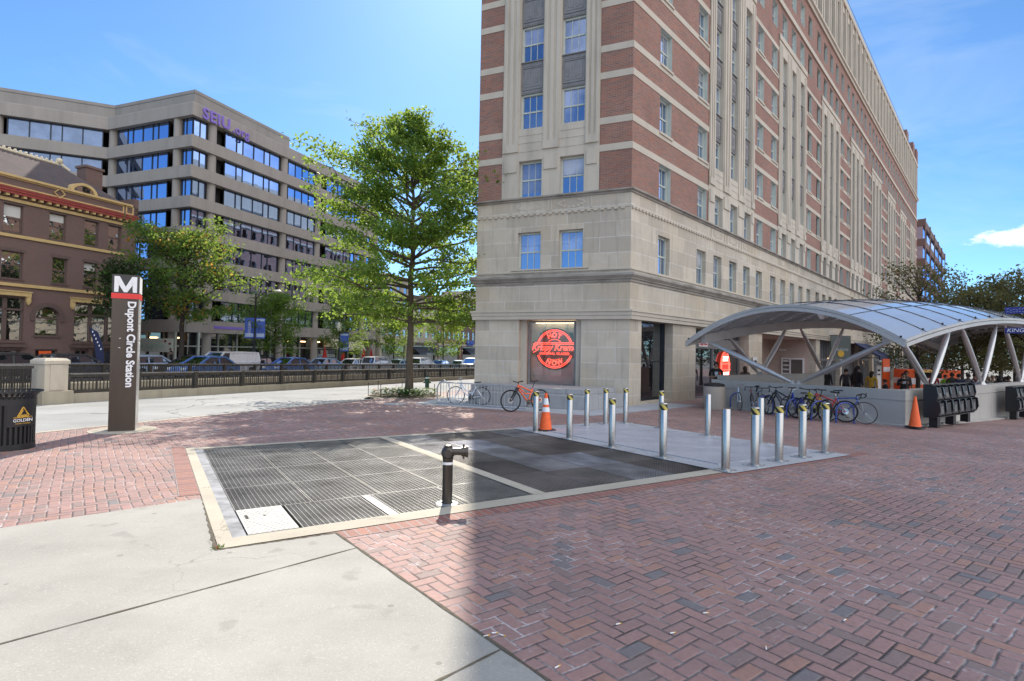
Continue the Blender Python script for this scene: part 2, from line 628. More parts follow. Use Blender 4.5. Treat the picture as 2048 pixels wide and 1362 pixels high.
def hazard_mat():
    m, nt, out = new_mat('hazard_tape')
    k = NT(nt)
    tc = k.n('ShaderNodeTexCoord').outputs['Object']
    sp = k.n('ShaderNodeSeparateXYZ'); k.l(tc, sp.inputs[0])
    ang = k.math('ARCTAN2', sp.outputs[1], sp.outputs[0])
    v = k.math('ADD', k.math('MULTIPLY', ang, 0.067), sp.outputs[2])
    fr = k.math('FRACT', k.math('MULTIPLY', v, 1 / 0.14))
    c = k.mix(k.math('GREATER_THAN', fr, 0.5), (0.62, 0.50, 0.10), (0.02, 0.02, 0.02))
    k.bsdf(out, c, 0.5, 0)
    return m


def plate_mat():
    m, nt, out = new_mat('tread_plate')
    k = NT(nt)
    tc = k.n('ShaderNodeTexCoord').outputs['Object']
    w1 = k.n('ShaderNodeTexChecker'); w1.inputs['Scale'].default_value = 28
    mp = k.n('ShaderNodeMapping'); mp.inputs['Rotation'].default_value = (0, 0, R_(45)); k.l(tc, mp.inputs[0]); k.l(mp.outputs[0], w1.inputs[0])
    c = k.mix(k.ramp(k.noise(tc, 1.2, 5), 0.35, 0.7), (0.42, 0.44, 0.50), (0.58, 0.60, 0.66))
    c = k.mix(k.math('MULTIPLY', k.ramp(k.noise(tc, 12, 5), 0.5, 0.75), 0.3), c, (0.2, 0.19, 0.2))
    k.bsdf(out, c, 0.42, 0.35, k.bump(w1.outputs['Fac'], 0.35, 0.003), 0.5)
    return m


M = {}
M['paver'] = pavers()
M['soldier'] = soldier_mat('soldier_course', 33, None)
M['concrete'] = concrete_walk('walk_concrete')
M['kerbstone'] = concrete_walk('kerb_concrete', (0.46, 0.42, 0.34))
M['padcon'] = concrete_walk('pad_concrete', (0.42, 0.435, 0.46))
M['road'] = asphalt('worn_asphalt', (0.33, 0.335, 0.33))
M['road2'] = asphalt('dark_asphalt', (0.12, 0.12, 0.12))
M['earth'] = mat('soil', (0.10, 0.08, 0.05), 0.95, var=0.3, scale=3, bump=0.5)
M['groundsheet'] = mat('ground_mix', (0.20, 0.19, 0.17), 0.9, var=0.2, scale=0.3, fine=0.3)
M['brick'] = wall_brick('hotel_brick', (0.325, 0.168, 0.118), (0.225, 0.122, 0.095), (0.31, 0.27, 0.24))
M['brown'] = wall_brick('painted_brown_brick', (0.185, 0.128, 0.112), (0.168, 0.115, 0.10), (0.15, 0.105, 0.092), dirt=0.15)
M['lime'] = ashlar('limestone_base', (0.53, 0.47, 0.38), 1.35, 0.62, joint=(0.66, 0.63, 0.58))
M['limeplain'] = streaked('limestone', (0.53, 0.475, 0.39), amount=0.5)
M['limeband'] = streaked('limestone_band', (0.52, 0.465, 0.38), amount=0.2)
M['ledge'] = streaked('stained_ledge', (0.33, 0.30, 0.26), amount=0.8, sx=1.2, sz=3.0, dark=0.22)
M['bronze'] = streaked('bronze_spandrel', (0.25, 0.24, 0.235), rough=0.5, metal=0.25, amount=0.5, sx=4, sz=3)
M['winframe'] = mat('window_paint', (0.50, 0.54, 0.49), 0.5, var=0.08)
M['glassA'] = glass_refl('window_glass', (0.62, 0.74, 1.0), (0.03, 0.035, 0.05), 0.45)
M['glassB'] = glass_refl('curtained_glass', (0.62, 0.74, 1.0), (0.30, 0.31, 0.36), 0.35)
M['glassW'] = glass_refl('wing_glass', (0.45, 0.6, 0.9), (0.10, 0.13, 0.19), 0.18)
M['glassO'] = glass_refl('office_glass', (0.47, 0.63, 0.98), (0.02, 0.03, 0.05), 0.8, wave=0.05)
M['shopglass'] = glass_refl('shop_glass', (0.7, 0.75, 0.8), (0.02, 0.02, 0.022), 0.22)
M['oldglass'] = glass_refl('old_glass', (0.8, 0.82, 0.8), (0.03, 0.03, 0.03), 0.55, wave=0.25)
M['officecon'] = streaked('office_concrete', (0.345, 0.312, 0.28), amount=0.35, sx=1.0, sz=0.12)
M['officedark'] = streaked('office_roof_concrete', (0.30, 0.275, 0.25), amount=0.45, sx=0.6, sz=0.06)
M['alum'] = mat('dark_mullion', (0.035, 0.04, 0.05), 0.4, 0.6, var=0.1)
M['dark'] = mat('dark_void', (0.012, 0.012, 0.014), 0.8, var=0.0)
M['yellow'] = mat('ochre_trim', (0.58, 0.41, 0.18), 0.55, var=0.1)
M['redtrim'] = mat('red_trim', (0.37, 0.07, 0.055), 0.5, var=0.15)
M['slate'] = wall_brick('slate_roof', (0.115, 0.095, 0.095), (0.09, 0.078, 0.08), (0.06, 0.05, 0.05), bw=0.3, rh=0.2)
M['cream'] = mat('cream_paint', (0.62, 0.55, 0.40), 0.6, var=0.1)
M['iron'] = mat('painted_iron', (0.024, 0.024, 0.024), 0.42, 0.2, var=0.2, spec=0.5)
M['railiron'] = mat('railing_brown_iron', (0.060, 0.054, 0.048), 0.42, 0.3, var=0.2)
M['railstone'] = streaked('rail_stone', (0.40, 0.355, 0.27), amount=0.45)
M['palewall'] = streaked('pale_retaining_wall', (0.66, 0.59, 0.45), amount=0.35)
M['pierstone'] = streaked('pier_limestone', (0.52, 0.46, 0.37), amount=0.4, sx=3, sz=0.8)
M['steel'] = streaked('brushed_steel', (0.50, 0.48, 0.455), rough=0.27, metal=1.0, amount=0.25, sx=20, sz=0.6, fine=0.1)
M['galv'] = mat('galvanised_steel', (0.50, 0.52, 0.54), 0.42, 0.75, var=0.15, scale=14)
M['grate'] = mat('grating_steel', (0.20, 0.20, 0.195), 0.5, 0.5, var=0.35, scale=2)
M['edgesteel'] = mat('edge_steel', (0.22, 0.23, 0.25), 0.62, 0.3, var=0.4, scale=5)
M['grate2'] = mat('worn_grating_steel', (0.17, 0.16, 0.155), 0.5, 0.4, var=0.4, scale=1.3)
M['grate3'] = mat('sheen_grating_steel', (0.22, 0.225, 0.24), 0.5, 0.4, var=0.5, scale=1.3)  # grey-blue sheen of some panels put into their colour
M['grate4'] = mat('dark_grating_steel', (0.13, 0.12, 0.115), 0.5, 0.4, var=0.4, scale=1.3)
M['grate5'] = mat('pale_grating_steel', (0.28, 0.29, 0.33), 0.5, 0.4, var=0.6, scale=1.3)
M['hatch'] = mat('hatch_plate', (0.42, 0.415, 0.39), 0.65, 0.1, var=0.12, scale=5, bump=0.4, bscale=60)
M['plate'] = plate_mat()
M['hazard'] = hazard_mat()
M['pylon'] = streaked('bronze_pylon', (0.085, 0.068, 0.055), rough=0.33, metal=0.55, amount=0.5, sx=3, sz=0.5, dark=0.5, fine=0.1)
M['pylonside'] = mat('pylon_edge_metal', (0.55, 0.54, 0.52), 0.35, 0.6, var=0.1)
M['pylonblack'] = mat('pylon_head_black', (0.035, 0.033, 0.032), 0.4, var=0.05)
M['white'] = mat('white_paint', (0.80, 0.80, 0.80), 0.45, var=0.03)
M['red'] = mat('signal_red', (0.72, 0.035, 0.03), 0.4, var=0.04)
M['gold'] = mat('gold_print', (0.78, 0.45, 0.06), 0.45, var=0.03)
M['purple'] = mat('purple_letter', (0.24, 0.16, 0.55), 0.5, var=0.05)
M['orange'] = mat('cone_orange', (0.90, 0.13, 0.02), 0.5, var=0.1, scale=12)
M['reflective'] = mat('reflective_white', (0.78, 0.80, 0.82), 0.35, var=0.05)
M['rubber'] = mat('black_rubber', (0.02, 0.02, 0.02), 0.75, var=0.2, scale=20)
M['gunmetal'] = streaked('standpipe_bronze', (0.10, 0.09, 0.08), rough=0.36, metal=0.75, amount=0.3, sx=8, sz=2)
M['canopysteel'] = streaked('canopy_grey_paint', (0.48, 0.465, 0.445), rough=0.45, amount=0.35, sx=1.5, sz=1.0, metal=0.25)
M['strut'] = streaked('strut_steel', (0.58, 0.57, 0.56), rough=0.32, metal=0.7, amount=0.25, sx=6, sz=1)
M['wallcon'] = streaked('parapet_concrete', (0.43, 0.41, 0.375), amount=0.3, sx=1.5, sz=0.5)
M['granite'] = ashlar('grey_granite', (0.36, 0.365, 0.37), 1.6, 0.5, joint=(0.25, 0.25, 0.25), var=0.06)
M['bark'] = streaked('bark', (0.115, 0.088, 0.062), rough=0.9, amount=0.6, sx=9, sz=1.5, dark=0.4)
M['barkdark'] = streaked('dark_bark', (0.06, 0.048, 0.04), rough=0.9, amount=0.5, sx=9, sz=1.5)
M['leafoak'] = leaf_mat('oak_leaf', (0.045, 0.105, 0.026), (0.095, 0.175, 0.042), (0.43, 0.60, 0.09), 0.52)
M['leafmaple'] = leaf_mat('maple_leaf', (0.055, 0.115, 0.03), (0.10, 0.18, 0.045), (0.34, 0.48, 0.08), 0.5, c3=(0.46, 0.24, 0.05), c3amt=0.28)
M['leafelm'] = leaf_mat('elm_leaf', (0.05, 0.11, 0.028), (0.09, 0.16, 0.04), (0.40, 0.56, 0.08), 0.5)
M['leafdry'] = leaf_mat('autumn_leaf', (0.07, 0.085, 0.035), (0.13, 0.11, 0.05), (0.24, 0.24, 0.08), 0.4)
M['leafdark'] = leaf_mat('dark_leaf', (0.022, 0.045, 0.018), (0.045, 0.075, 0.025), (0.08, 0.13, 0.03), 0.35)  # darker green leaves for the tree behind the pylon and the back trees
M['leafbed'] = leaf_mat('bed_plant_leaf', (0.04, 0.10, 0.025), (0.08, 0.15, 0.03), (0.22, 0.36, 0.05), 0.4, c3=(0.45, 0.05, 0.06), c3amt=0.12)
M['bannerblue'] = mat('banner_blue', (0.06, 0.13, 0.55), 0.6, var=0.06)
M['signblue'] = mat('deep_blue', (0.025, 0.035, 0.22), 0.55, var=0.06)
M['navy'] = mat('navy_cloth', (0.018, 0.024, 0.075), 0.8, var=0.1)
M['umbrella'] = mat('red_cloth', (0.55, 0.035, 0.03), 0.8, var=0.12)
M['hydrant'] = mat('hydrant_green', (0.02, 0.09, 0.05), 0.45, var=0.1)
M['globe'] = mat('globe_glass', (0.85, 0.84, 0.72), 0.3, var=0.03)
M['neon'] = emit('neon_red', (1.0, 0.085, 0.06), 2.6)
M['neonwhite'] = emit('neon_pale', (1.0, 0.55, 0.40), 3.5)
M['lampwarm'] = emit('warm_lamp', (1.0, 0.62, 0.3), 4.0)
M['blind'] = streaked('shop_blind', (0.62, 0.61, 0.57), amount=0.1)
M['railcap'] = mat('glint_rail_top', (0.32, 0.31, 0.30), 0.28, 0.8, var=0.2)  # brighter, smoother metal than the railing, standing in for a sun glint
M['pinkwall'] = mat('pale_pink_plaster', (0.54, 0.43, 0.37), 0.8, var=0.05)
M['black'] = mat('gloss_black', (0.012, 0.012, 0.013), 0.35, var=0.1)
M['tyre'] = mat('tyre', (0.016, 0.016, 0.016), 0.8, var=0.1)
M['chrome'] = mat('bright_alloy', (0.62, 0.62, 0.64), 0.25, 0.95, var=0.05)
M['blindA'] = glass_refl('pale_blind_glass', (0.62, 0.74, 1.0), (0.42, 0.42, 0.42), 0.16)
M['blindB'] = glass_refl('grey_blind_glass', (0.62, 0.74, 1.0), (0.16, 0.17, 0.20), 0.22)
M['carglass'] = glass_refl('car_glass', (0.6, 0.72, 0.95), (0.02, 0.022, 0.025), 0.12)
M['lampclear'] = mat('lamp_lens', (0.75, 0.77, 0.78), 0.15, var=0.02)
M['lampred'] = mat('tail_lens', (0.45, 0.02, 0.02), 0.2, var=0.02)
M['skin'] = mat('skin', (0.42, 0.25, 0.18), 0.55, var=0.05)
M['skindark'] = mat('skin_dark', (0.14, 0.075, 0.05), 0.55, var=0.05)
M['browntrim0'] = mat('dark_board', (0.10, 0.075, 0.06), 0.7, var=0.2)
M['canopyglass'] = None
def _cg():
    m, nt, out = new_mat('canopy_glass')
    k = NT(nt)
    pos = k.n('ShaderNodeNewGeometry').outputs['Position']
    g = k.n('ShaderNodeBsdfGlossy'); g.inputs[0].default_value = (0.92, 0.94, 0.96, 1); g.inputs['Roughness'].default_value = 0.06
    d = k.n('ShaderNodeBsdfTranslucent'); d.inputs[0].default_value = (0.68, 0.75, 0.84, 1)
    f = k.n('ShaderNodeBsdfDiffuse'); f.inputs[0].default_value = (0.66, 0.71, 0.78, 1)
    a = k.n('ShaderNodeMixShader'); a.inputs[0].default_value = 0.5
    k.l(d.outputs[0], a.inputs[1]); k.l(f.outputs[0], a.inputs[2])
    fr = k.n('ShaderNodeFresnel'); fr.inputs[0].default_value = 1.6
    fac = k.math('MINIMUM', 1.0, k.math('ADD', k.math('MULTIPLY', fr.outputs[0], 0.8), 0.06))
    mx = k.n('ShaderNodeMixShader'); k.l(fac, mx.inputs[0]); k.l(a.outputs[0], mx.inputs[1]); k.l(g.outputs[0], mx.inputs[2])
    k.l(mx.outputs[0], out.inputs[0])
    return m
M['canopyglass'] = _cg()


def paint(name, col):
    if name not in M:
        M[name] = mat(name, col, 0.28, 0.15, var=0.03, spec=0.6, Coat_Weight=0.6, Coat_Roughness=0.08)
    return M[name]


def cloth(name, col):
    if name not in M:
        M[name] = mat(name, col, 0.85, var=0.18, scale=9)
    return M[name]
# ---------------------------------------------------------------- camera, sun, sky
cam = bpy.data.cameras.new('camera')
cam.sensor_width = 36.0
cam.lens = 36.0 * FPX / 2048.0
cam.clip_start, cam.clip_end = 0.05, 3000
co = bpy.data.objects.new('camera', cam)
COL.objects.link(co)
co.matrix_world = Matrix.Translation((0, 0, EYE)) @ Matrix((_r, _u, -_f)).transposed().to_4x4()
SC.camera = co

SUN_AZ, SUN_EL = -3.7, 40.0
sd = Vector((math.sin(R_(SUN_AZ)) * math.cos(R_(SUN_EL)), math.cos(R_(SUN_AZ)) * math.cos(R_(SUN_EL)), math.sin(R_(SUN_EL))))
sl = bpy.data.lights.new('sun', 'SUN')
sl.energy = 4.3
sl.angle = R_(0.5)
sl.color = (1.0, 0.91, 0.78)
so = bpy.data.objects.new('sun', sl)
COL.objects.link(so)
so.rotation_euler = sd.to_track_quat('Z', 'Y').to_euler()

w = bpy.data.worlds.new('World')
SC.world = w
w.use_nodes = True
wn = w.node_tree
wn.nodes.clear()
k = NT(wn)
wo = k.n('ShaderNodeOutputWorld')
bg = k.n('ShaderNodeBackground')
bg.inputs[1].default_value = 0.12
sky = k.n('ShaderNodeTexSky', sky_type='NISHITA')
sky.sun_disc = False
sky.sun_elevation = R_(SUN_EL)
sky.sun_rotation = R_(SUN_AZ)
sky.altitude = 20
sky.air_density = 0.7
sky.dust_density = 0.22
sky.ozone_density = 3.0
# a few real clouds in the dome: one bright puff low on the right, thin cirrus elsewhere
tcw = k.n('ShaderNodeTexCoord').outputs['Generated']
def lobe(az, el, wd, ht, amount):
    """soft elliptical cloud cover round one direction of the dome"""
    c = Vector((math.sin(R_(az)) * math.cos(R_(el)), math.cos(R_(az)) * math.cos(R_(el)), math.sin(R_(el))))
    right = Vector((math.cos(R_(az)), -math.sin(R_(az)), 0))
    up = right.cross(c)
    def dot(v):
        x = k.n('ShaderNodeVectorMath', operation='DOT_PRODUCT'); k.l(tcw, x.inputs[0]); x.inputs[1].default_value = v
        return x.outputs['Value']
    a = k.math('DIVIDE', dot(right), math.sin(R_(wd)))
    b = k.math('DIVIDE', dot(up), math.sin(R_(ht)))
    r2 = k.math('ADD', k.math('MULTIPLY', a, a), k.math('MULTIPLY', b, b))
    front = k.math('GREATER_THAN', dot(c), 0.0)
    return k.math('MULTIPLY', k.math('MULTIPLY', k.math('SUBTRACT', 1.0, k.math('MINIMUM', r2, 1.0)), front), amount)
nz = k.noise(k.scale(tcw, (1, 1, 2.6)), 34, 8, 0.7)
puff = k.ramp(k.math('ADD', lobe(43.8, 9.5, 4.6, 0.95, 0.75), k.math('MULTIPLY', k.math('SUBTRACT', nz, 0.5), 1.9)), 0.16, 0.62)
puff = k.math('MULTIPLY', puff, k.math('GREATER_THAN', lobe(43.8, 9.5, 5.0, 1.2, 1.0), 0.0))
nz2 = k.noise(k.scale(tcw, (1, 1, 3)), 3.2, 6, 0.6, 0.6)
cir = k.math('MULTIPLY', k.ramp(nz2, 0.5, 0.8), 0.26)
# unseen bright cumulus added high behind the viewer to fill shaded faces
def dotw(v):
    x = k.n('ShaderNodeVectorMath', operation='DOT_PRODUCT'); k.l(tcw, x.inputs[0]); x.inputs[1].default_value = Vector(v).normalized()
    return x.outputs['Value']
fill_bank = k.math('ADD', dotw((0.62, -0.55, 0.62)), k.math('MULTIPLY', k.math('SUBTRACT', k.noise(tcw, 2.6, 7, 0.6, 0.4), 0.5), 1.1))
fill_bank = k.ramp(fill_bank, 0.42, 0.72)
skb = k.mix(1.0, sky.outputs[0], (0.66, 0.93, 1.06), 'MULTIPLY')
skc = k.mix(cir, skb, (4.6, 5.1, 5.6))
skc = k.mix(fill_bank, skc, (8.7, 8.9, 9.5))
skc = k.mix(puff, skc, (7.0, 7.1, 7.2))
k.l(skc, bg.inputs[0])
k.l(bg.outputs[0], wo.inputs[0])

SC.view_settings.view_transform = 'Standard'
SC.view_settings.look = 'None'
SC.view_settings.exposure = 0.72
SC.view_settings.gamma = 1.0
SC.cycles.use_denoising = True
SC.cycles.max_bounces = 6
SC.cycles.diffuse_bounces = 3
SC.cycles.glossy_bounces = 3
SC.cycles.transparent_max_bounces = 6
SC.cycles.sample_clamp_indirect = 6.0


# ---------------------------------------------------------------- ground sheets
def sheet(name, poly, dz, m, fr=None, cuts=(), drop=None):
    """a polygon laid on the terrain, exact on its slopes; fr: local axes the object keeps"""
    bm = bmesh.new()
    P = [Vector((p[0], p[1], 0)) for p in poly]
    if fr is not None:
        P = [fr @ p for p in P]
    bm.faces.new([bm.verts.new(p) for p in P])
    lines = [((8, 0, 0), (1, 0, 0)), ((45, 0, 0), (1, 0, 0)), ((0, 140, 0), (0, 1, 0))] + list(cuts)
    for c, n in lines:
        g = bm.verts[:] + bm.edges[:] + bm.faces[:]
        bmesh.ops.bisect_plane(bm, geom=g, plane_co=c, plane_no=n)
    if drop:
        bad = [f for f in bm.faces if drop(f.calc_center_median())]
        bmesh.ops.delete(bm, geom=bad, context='FACES')
    for v in bm.verts:
        v.co.z = gz(v.co.x, v.co.y) + dz
    bmesh.ops.recalc_face_normals(bm, faces=bm.faces[:])
    for f in bm.faces:
        if f.normal.z < 0:
            f.normal_flip()
    me = bpy.data.meshes.new(name)
    mat4 = None
    if fr is not None:
        bm.transform(fr.inverted())
        mat4 = fr
    bm.to_mesh(me)
    bm.free()
    me.materials.append(m)
    return struct(link(name, me, None, mat4))


GA = 33.0
GF = frame((-2.46, 4.71), GA)            # axes of the grating field
GFi = GF.inverted()
SF = frame((-16.0, 18.5), 90 - 20.3)     # axes of the avenue: x along it, y away to its far side
SFi = SF.inverted()


def gw(a, b, dz=0.0):
    p = GF @ Vector((a, b, 0))
    return Vector((p.x, p.y, gz(p.x, p.y) + dz))


def sw(q, wv, dz=0.0):
    p = SF @ Vector((q, wv, 0))
    return Vector((p.x, p.y, gz(p.x, p.y) + dz))


def street_at(px, wv, py=730):
    p0 = SF @ Vector((0, wv, 0))
    s, _ = on_line(px, py, p0, 20.3)
    return s


def gcuts(vals, axis):
    out = []
    for v in vals:
        c = GF @ (Vector((v, 0, 0)) if axis == 0 else Vector((0, v, 0)))
        n = GF.to_3x3() @ (Vector((1, 0, 0)) if axis == 0 else Vector((0, 1, 0)))
        out.append((c, n))
    return out


def in_pit(p):
    l = GFi @ Vector((p.x, p.y, 0))
    return (0.24 < l.x < 3.46 or 3.64 < l.x < 6.86) and 0.26 < l.y < 5.8


def in_pit2(p):
    l = GFi @ Vector((p.x, p.y, 0))
    return 0.1 < l.x < 6.9 and 0.2 < l.y < 5.85


pc = gcuts((0.24, 3.46, 3.64, 6.86), 0) + gcuts((0.26, 5.8), 1)
pc2 = gcuts((0.1, 6.9), 0) + gcuts((0.2, 5.85), 1)
sheet('ground', [(-150, -700), (900, -700), (900, -.1), (-150, -.1)], -0.14, M['groundsheet'], SF, pc2, in_pit2)
sheet('ground', [(-150, 9.1), (900, 9.1), (900, 600), (-150, 600)], -0.14, M['groundsheet'], SF)
sheet('ground', [(135, -.1), (900, -.1), (900, 9.1), (135, 9.1)], -0.15, M['groundsheet'], SF)
# plaza of clay pavers: everything right of the avenue kerb
sheet('plaza_paving', [(-45, -120), (120, -120), (120, -8.3), (-45, -8.3)], 0.0, M['paver'], SF, pc, in_pit)
sheet('street', [(-60, -8.32), (140, -8.32), (140, -.1), (-60, -.1)], -0.10, M['road'], SF)
kb = MB()
for q in np.arange(-30, 120, 2.4):
    a, b = sw(q, -8.3, 0.006), sw(q + 2.38, -8.3, 0.006)
    a2, b2 = sw(q, -8.46, 0.006), sw(q + 2.38, -8.46, 0.006)
    a3, b3 = sw(q, -8.3, -0.14), sw(q + 2.38, -8.3, -0.14)
    kb.poly([a, a2, b2, b]); kb.poly([a3, a, b, b3])
struct(kb.build('kerb', M['kerbstone']))
# foreground walk of cast concrete
sheet('concrete_walk', [(-3.53, 6.38), (-9.5, 0.45), (-9.5, -7), (8.0, -7), (.2, 2.88), (-1.62, 5.2), (-2.47, 4.70)], 0.005, M['concrete'])
jm = mat('joint_dirt', (0.10, 0.085, 0.06), 0.95, var=0.3, scale=20)
def joint(p, q, wd=0.014):
    p, q = Vector((*p, 0)), Vector((*q, 0))
    n = Vector((-(q - p).y, (q - p).x, 0)).normalized() * wd / 2
    b = MB()
    k_ = 24
    for i in range(k_):
        a, c = p.lerp(q, i / k_), p.lerp(q, (i + 1) / k_)
        j1, j2 = 1 + 0.5 * math.sin(i * 2.3), 1 + 0.5 * math.sin((i + 1) * 2.3)
        b.poly([(*(a - n * j1).xy, gz(*a.xy) + .009), (*(c - n * j2).xy, gz(*c.xy) + .009), (*(c + n * j2).xy, gz(*c.xy) + .009), (*(a + n * j1).xy, gz(*a.xy) + .009)])
    struct(b.build('walk_joint', jm))
joint((-5.3, 0.45), (-1.30, 4.82))
g1, g2 = ground_at(1000, 1302), ground_at(880, 1362)
dv = (g2 - g1)
joint((g1 + dv * 6).xy, (g1 - dv * 0.02).xy)
joint((-3.53, 6.38), (-2.47, 4.68), 0.03)
joint((-2.47, 4.685), (-1.62, 5.2), 0.016)
joint((-1.62, 5.2), (1.6, 1.12), 0.02)
wd_ = MB()      # weeds in the corner of the frame
for _ in range(34):
    a = Vector((-2.48 + random.uniform(-.03, .04), 4.74 + random.uniform(-.04, .04), gz(0, 4.7)))
    t = random.uniform(0, 6.3)
    s = Vector((math.cos(t), math.sin(t), 0)) * .012
    wd_.poly([a - s, a + s, a + Vector((random.uniform(-.04, .04), random.uniform(-.04, .04), random.uniform(.01, .035)))])
tag(wd_.build('weeds', M['leafbed']), None, None, kind='stuff')

# ---------------------------------------------------------------- grating field
sheet('kerb_frame', [(0, 0), (7.0, 0), (7.0, .26), (0, .26)], 0.010, M['kerbstone'], GF)
sheet('kerb_frame', [(0, .26), (.13, .26), (.13, 5.8), (0, 5.8)], 0.010, M['kerbstone'], GF)
sheet('kerb_frame', [(0, 5.8), (7.0, 5.8), (7.0, 5.98), (0, 5.98)], 0.010, M['kerbstone'], GF)
sheet('kerb_frame', [(3.46, .26), (3.64, .26), (3.64, 5.8), (3.46, 5.8)], 0.012, M['kerbstone'], GF)
sheet('steel_edge', [(.13, .26), (.25, .26), (.25, 5.8), (.13, 5.8)], 0.006, M['edgesteel'], GF)
sheet('soldier_course', [(1.0, -.225), (11, -.225), (11, -.003), (.9, -.003)], 0.004, M['soldier'], GF)
sheet('soldier_course', [(2.2, .003), (6.2, .003), (6.2, .225), (2.2, .225)], 0.0045, M['soldier'], GF @ Matrix.Rotation(R_(90), 4, 'Z'))
b = MB()   # vent shaft below the bars
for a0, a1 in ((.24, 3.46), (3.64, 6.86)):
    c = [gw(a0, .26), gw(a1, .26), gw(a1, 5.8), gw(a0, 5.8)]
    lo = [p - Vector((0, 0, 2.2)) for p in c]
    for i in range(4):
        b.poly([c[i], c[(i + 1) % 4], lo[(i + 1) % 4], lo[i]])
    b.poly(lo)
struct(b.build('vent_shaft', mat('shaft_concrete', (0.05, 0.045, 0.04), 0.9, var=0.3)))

_pm = {}
def panel_mesh(wa, wb, m):
    key = (round(wa, 3), round(wb, 3), m.name)
    if key not in _pm:
        b = MB()
        g = .006
        n = int((wb - .02) / .046)
        for i in range(n + 1):
            y = .012 + (wb - .024) * i / n
            b.box(g, wa - g, y - .0035, y + .0035, -.03, 0)
        n = int(wa / .052)
        for i in range(n + 1):
            x = .012 + (wa - .024) * i / n
            b.box(x - .003, x + .003, .012, wb - .012, -.02, -.0015)
        for y0 in (g, wb - g - .012):
            b.box(g, wa - g, y0, y0 + .012, -.03, .001)
        for x0 in (g, wa - g - .010):
            b.box(x0, x0 + .010, g, wb - g, -.03, .0015)
        me = bpy.data.meshes.new('grate_panel')
        me.from_pydata(b.v, [], b.f)
        me.materials.append(m)
        _pm[key] = me
    return _pm[key]


def ground_mat(a, b, dz=0.0):
    """grating axes laid into the slope of the plaza"""
    o = gw(a, b, dz)
    ex = (gw(a + 1, b) - gw(a, b)).normalized()
    ez = Vector((0, 0.018, 1)).normalized()
    ey = ez.cross(ex).normalized()
    ex = ey.cross(ez)
    return Matrix.Translation(o) @ Matrix((ex, ey, ez)).transposed().to_4x4()


ORD = ['first', 'second', 'third', 'fourth', 'fifth', 'sixth', 'seventh', 'eighth']
def panel(a0, b0, wa, wb, m, lab, grp):
    o = link('grate_panel', panel_mesh(wa, wb, m), None, ground_mat(a0, b0, 0.004))
    tag(o, lab, 'grate', grp)
rows = [1.22 + 1.145 * i for i in range(4)]
for j, b0 in enumerate(rows):
    for i in range(4):
        panel(.25 + .8025 * i, b0, .8025, 1.145, M['grate'],
              'sunlit steel grating panel, %s row behind the white hatch, %s from the left' % (ORD[j], ORD[i]), 'grating panels of the left vent')
panel(.74, .27, .86, .95, M['grate'], 'steel grating panel right beside the white hatch', 'grating panels of the left vent')
panel(1.73, .27, .865, .95, M['grate'], 'front row grating panel right of the pale steel strip', 'grating panels of the left vent')
panel(2.595, .27, .865, .95, M['grate'], 'front row grating panel under the bronze standpipe', 'grating panels of the left vent')
sheet('steel_edge', [(1.61, .26), (1.72, .26), (1.72, 1.22), (1.61, 1.22)], 0.008, M['edgesteel'], GF)
gv = ['grate2', 'grate3', 'grate4', 'grate2', 'grate5', 'grate4', 'grate3']
for j in range(5):
    for i in range(4):
        panel(3.65 + .8025 * i, .27 + 1.106 * j, .8025, 1.106, M[gv[(i * 3 + j * 5) % 7]],
              'worn brown grating panel of the right vent, %s row back, %s from the left' % (ORD[j], ORD[i]), 'grating panels of the right vent')
b = MB()
b.box(.008, .455, .008, .94, -.03, .0)
for i in range(9):
    for j in range(18):
        x, y = .04 + .046 * i + (.023 if j % 2 else 0), .03 + .051 * j
        if x < .43:
            b.box(x - .011, x + .011, y - .004, y + .004, 0, .003)
h = tag(b.build('access_hatch', M['hatch'], None, ground_mat(.255, .27, .012)), 'white raised tread access hatch in the corner of the grating', 'hatch')
b = MB(); b.box(.06, .085, .55, .68, .0005, .005); b.build('handle', M['dark'], h)
b = MB(); b.lathe([(0, .005), (.014, .005), (.014, .0005)], (.24, .6, 0), 10); b.build('lock', M['dark'], h)

# tread plate platform with its kerb
sheet('platform_kerb', [(6.86, -.12), (10.42, -.12), (10.42, 6.0), (6.86, 6.0)], 0.014, M['padcon'], GF)
for i in range(2):
    for j in range(4):
        b = MB()
        b.box(.004, 1.366, .004, 1.266, -.012, .012)
        tag(b.build('tread_plate', M['plate'], None, ground_mat(7.28 + 1.37 * i, .42 + 1.27 * j, .016)),
            'grey steel tread plate of the platform, %s column, %s from the front' % (['left', 'right'][i], ORD[j]), 'plate', 'tread plates of the platform')

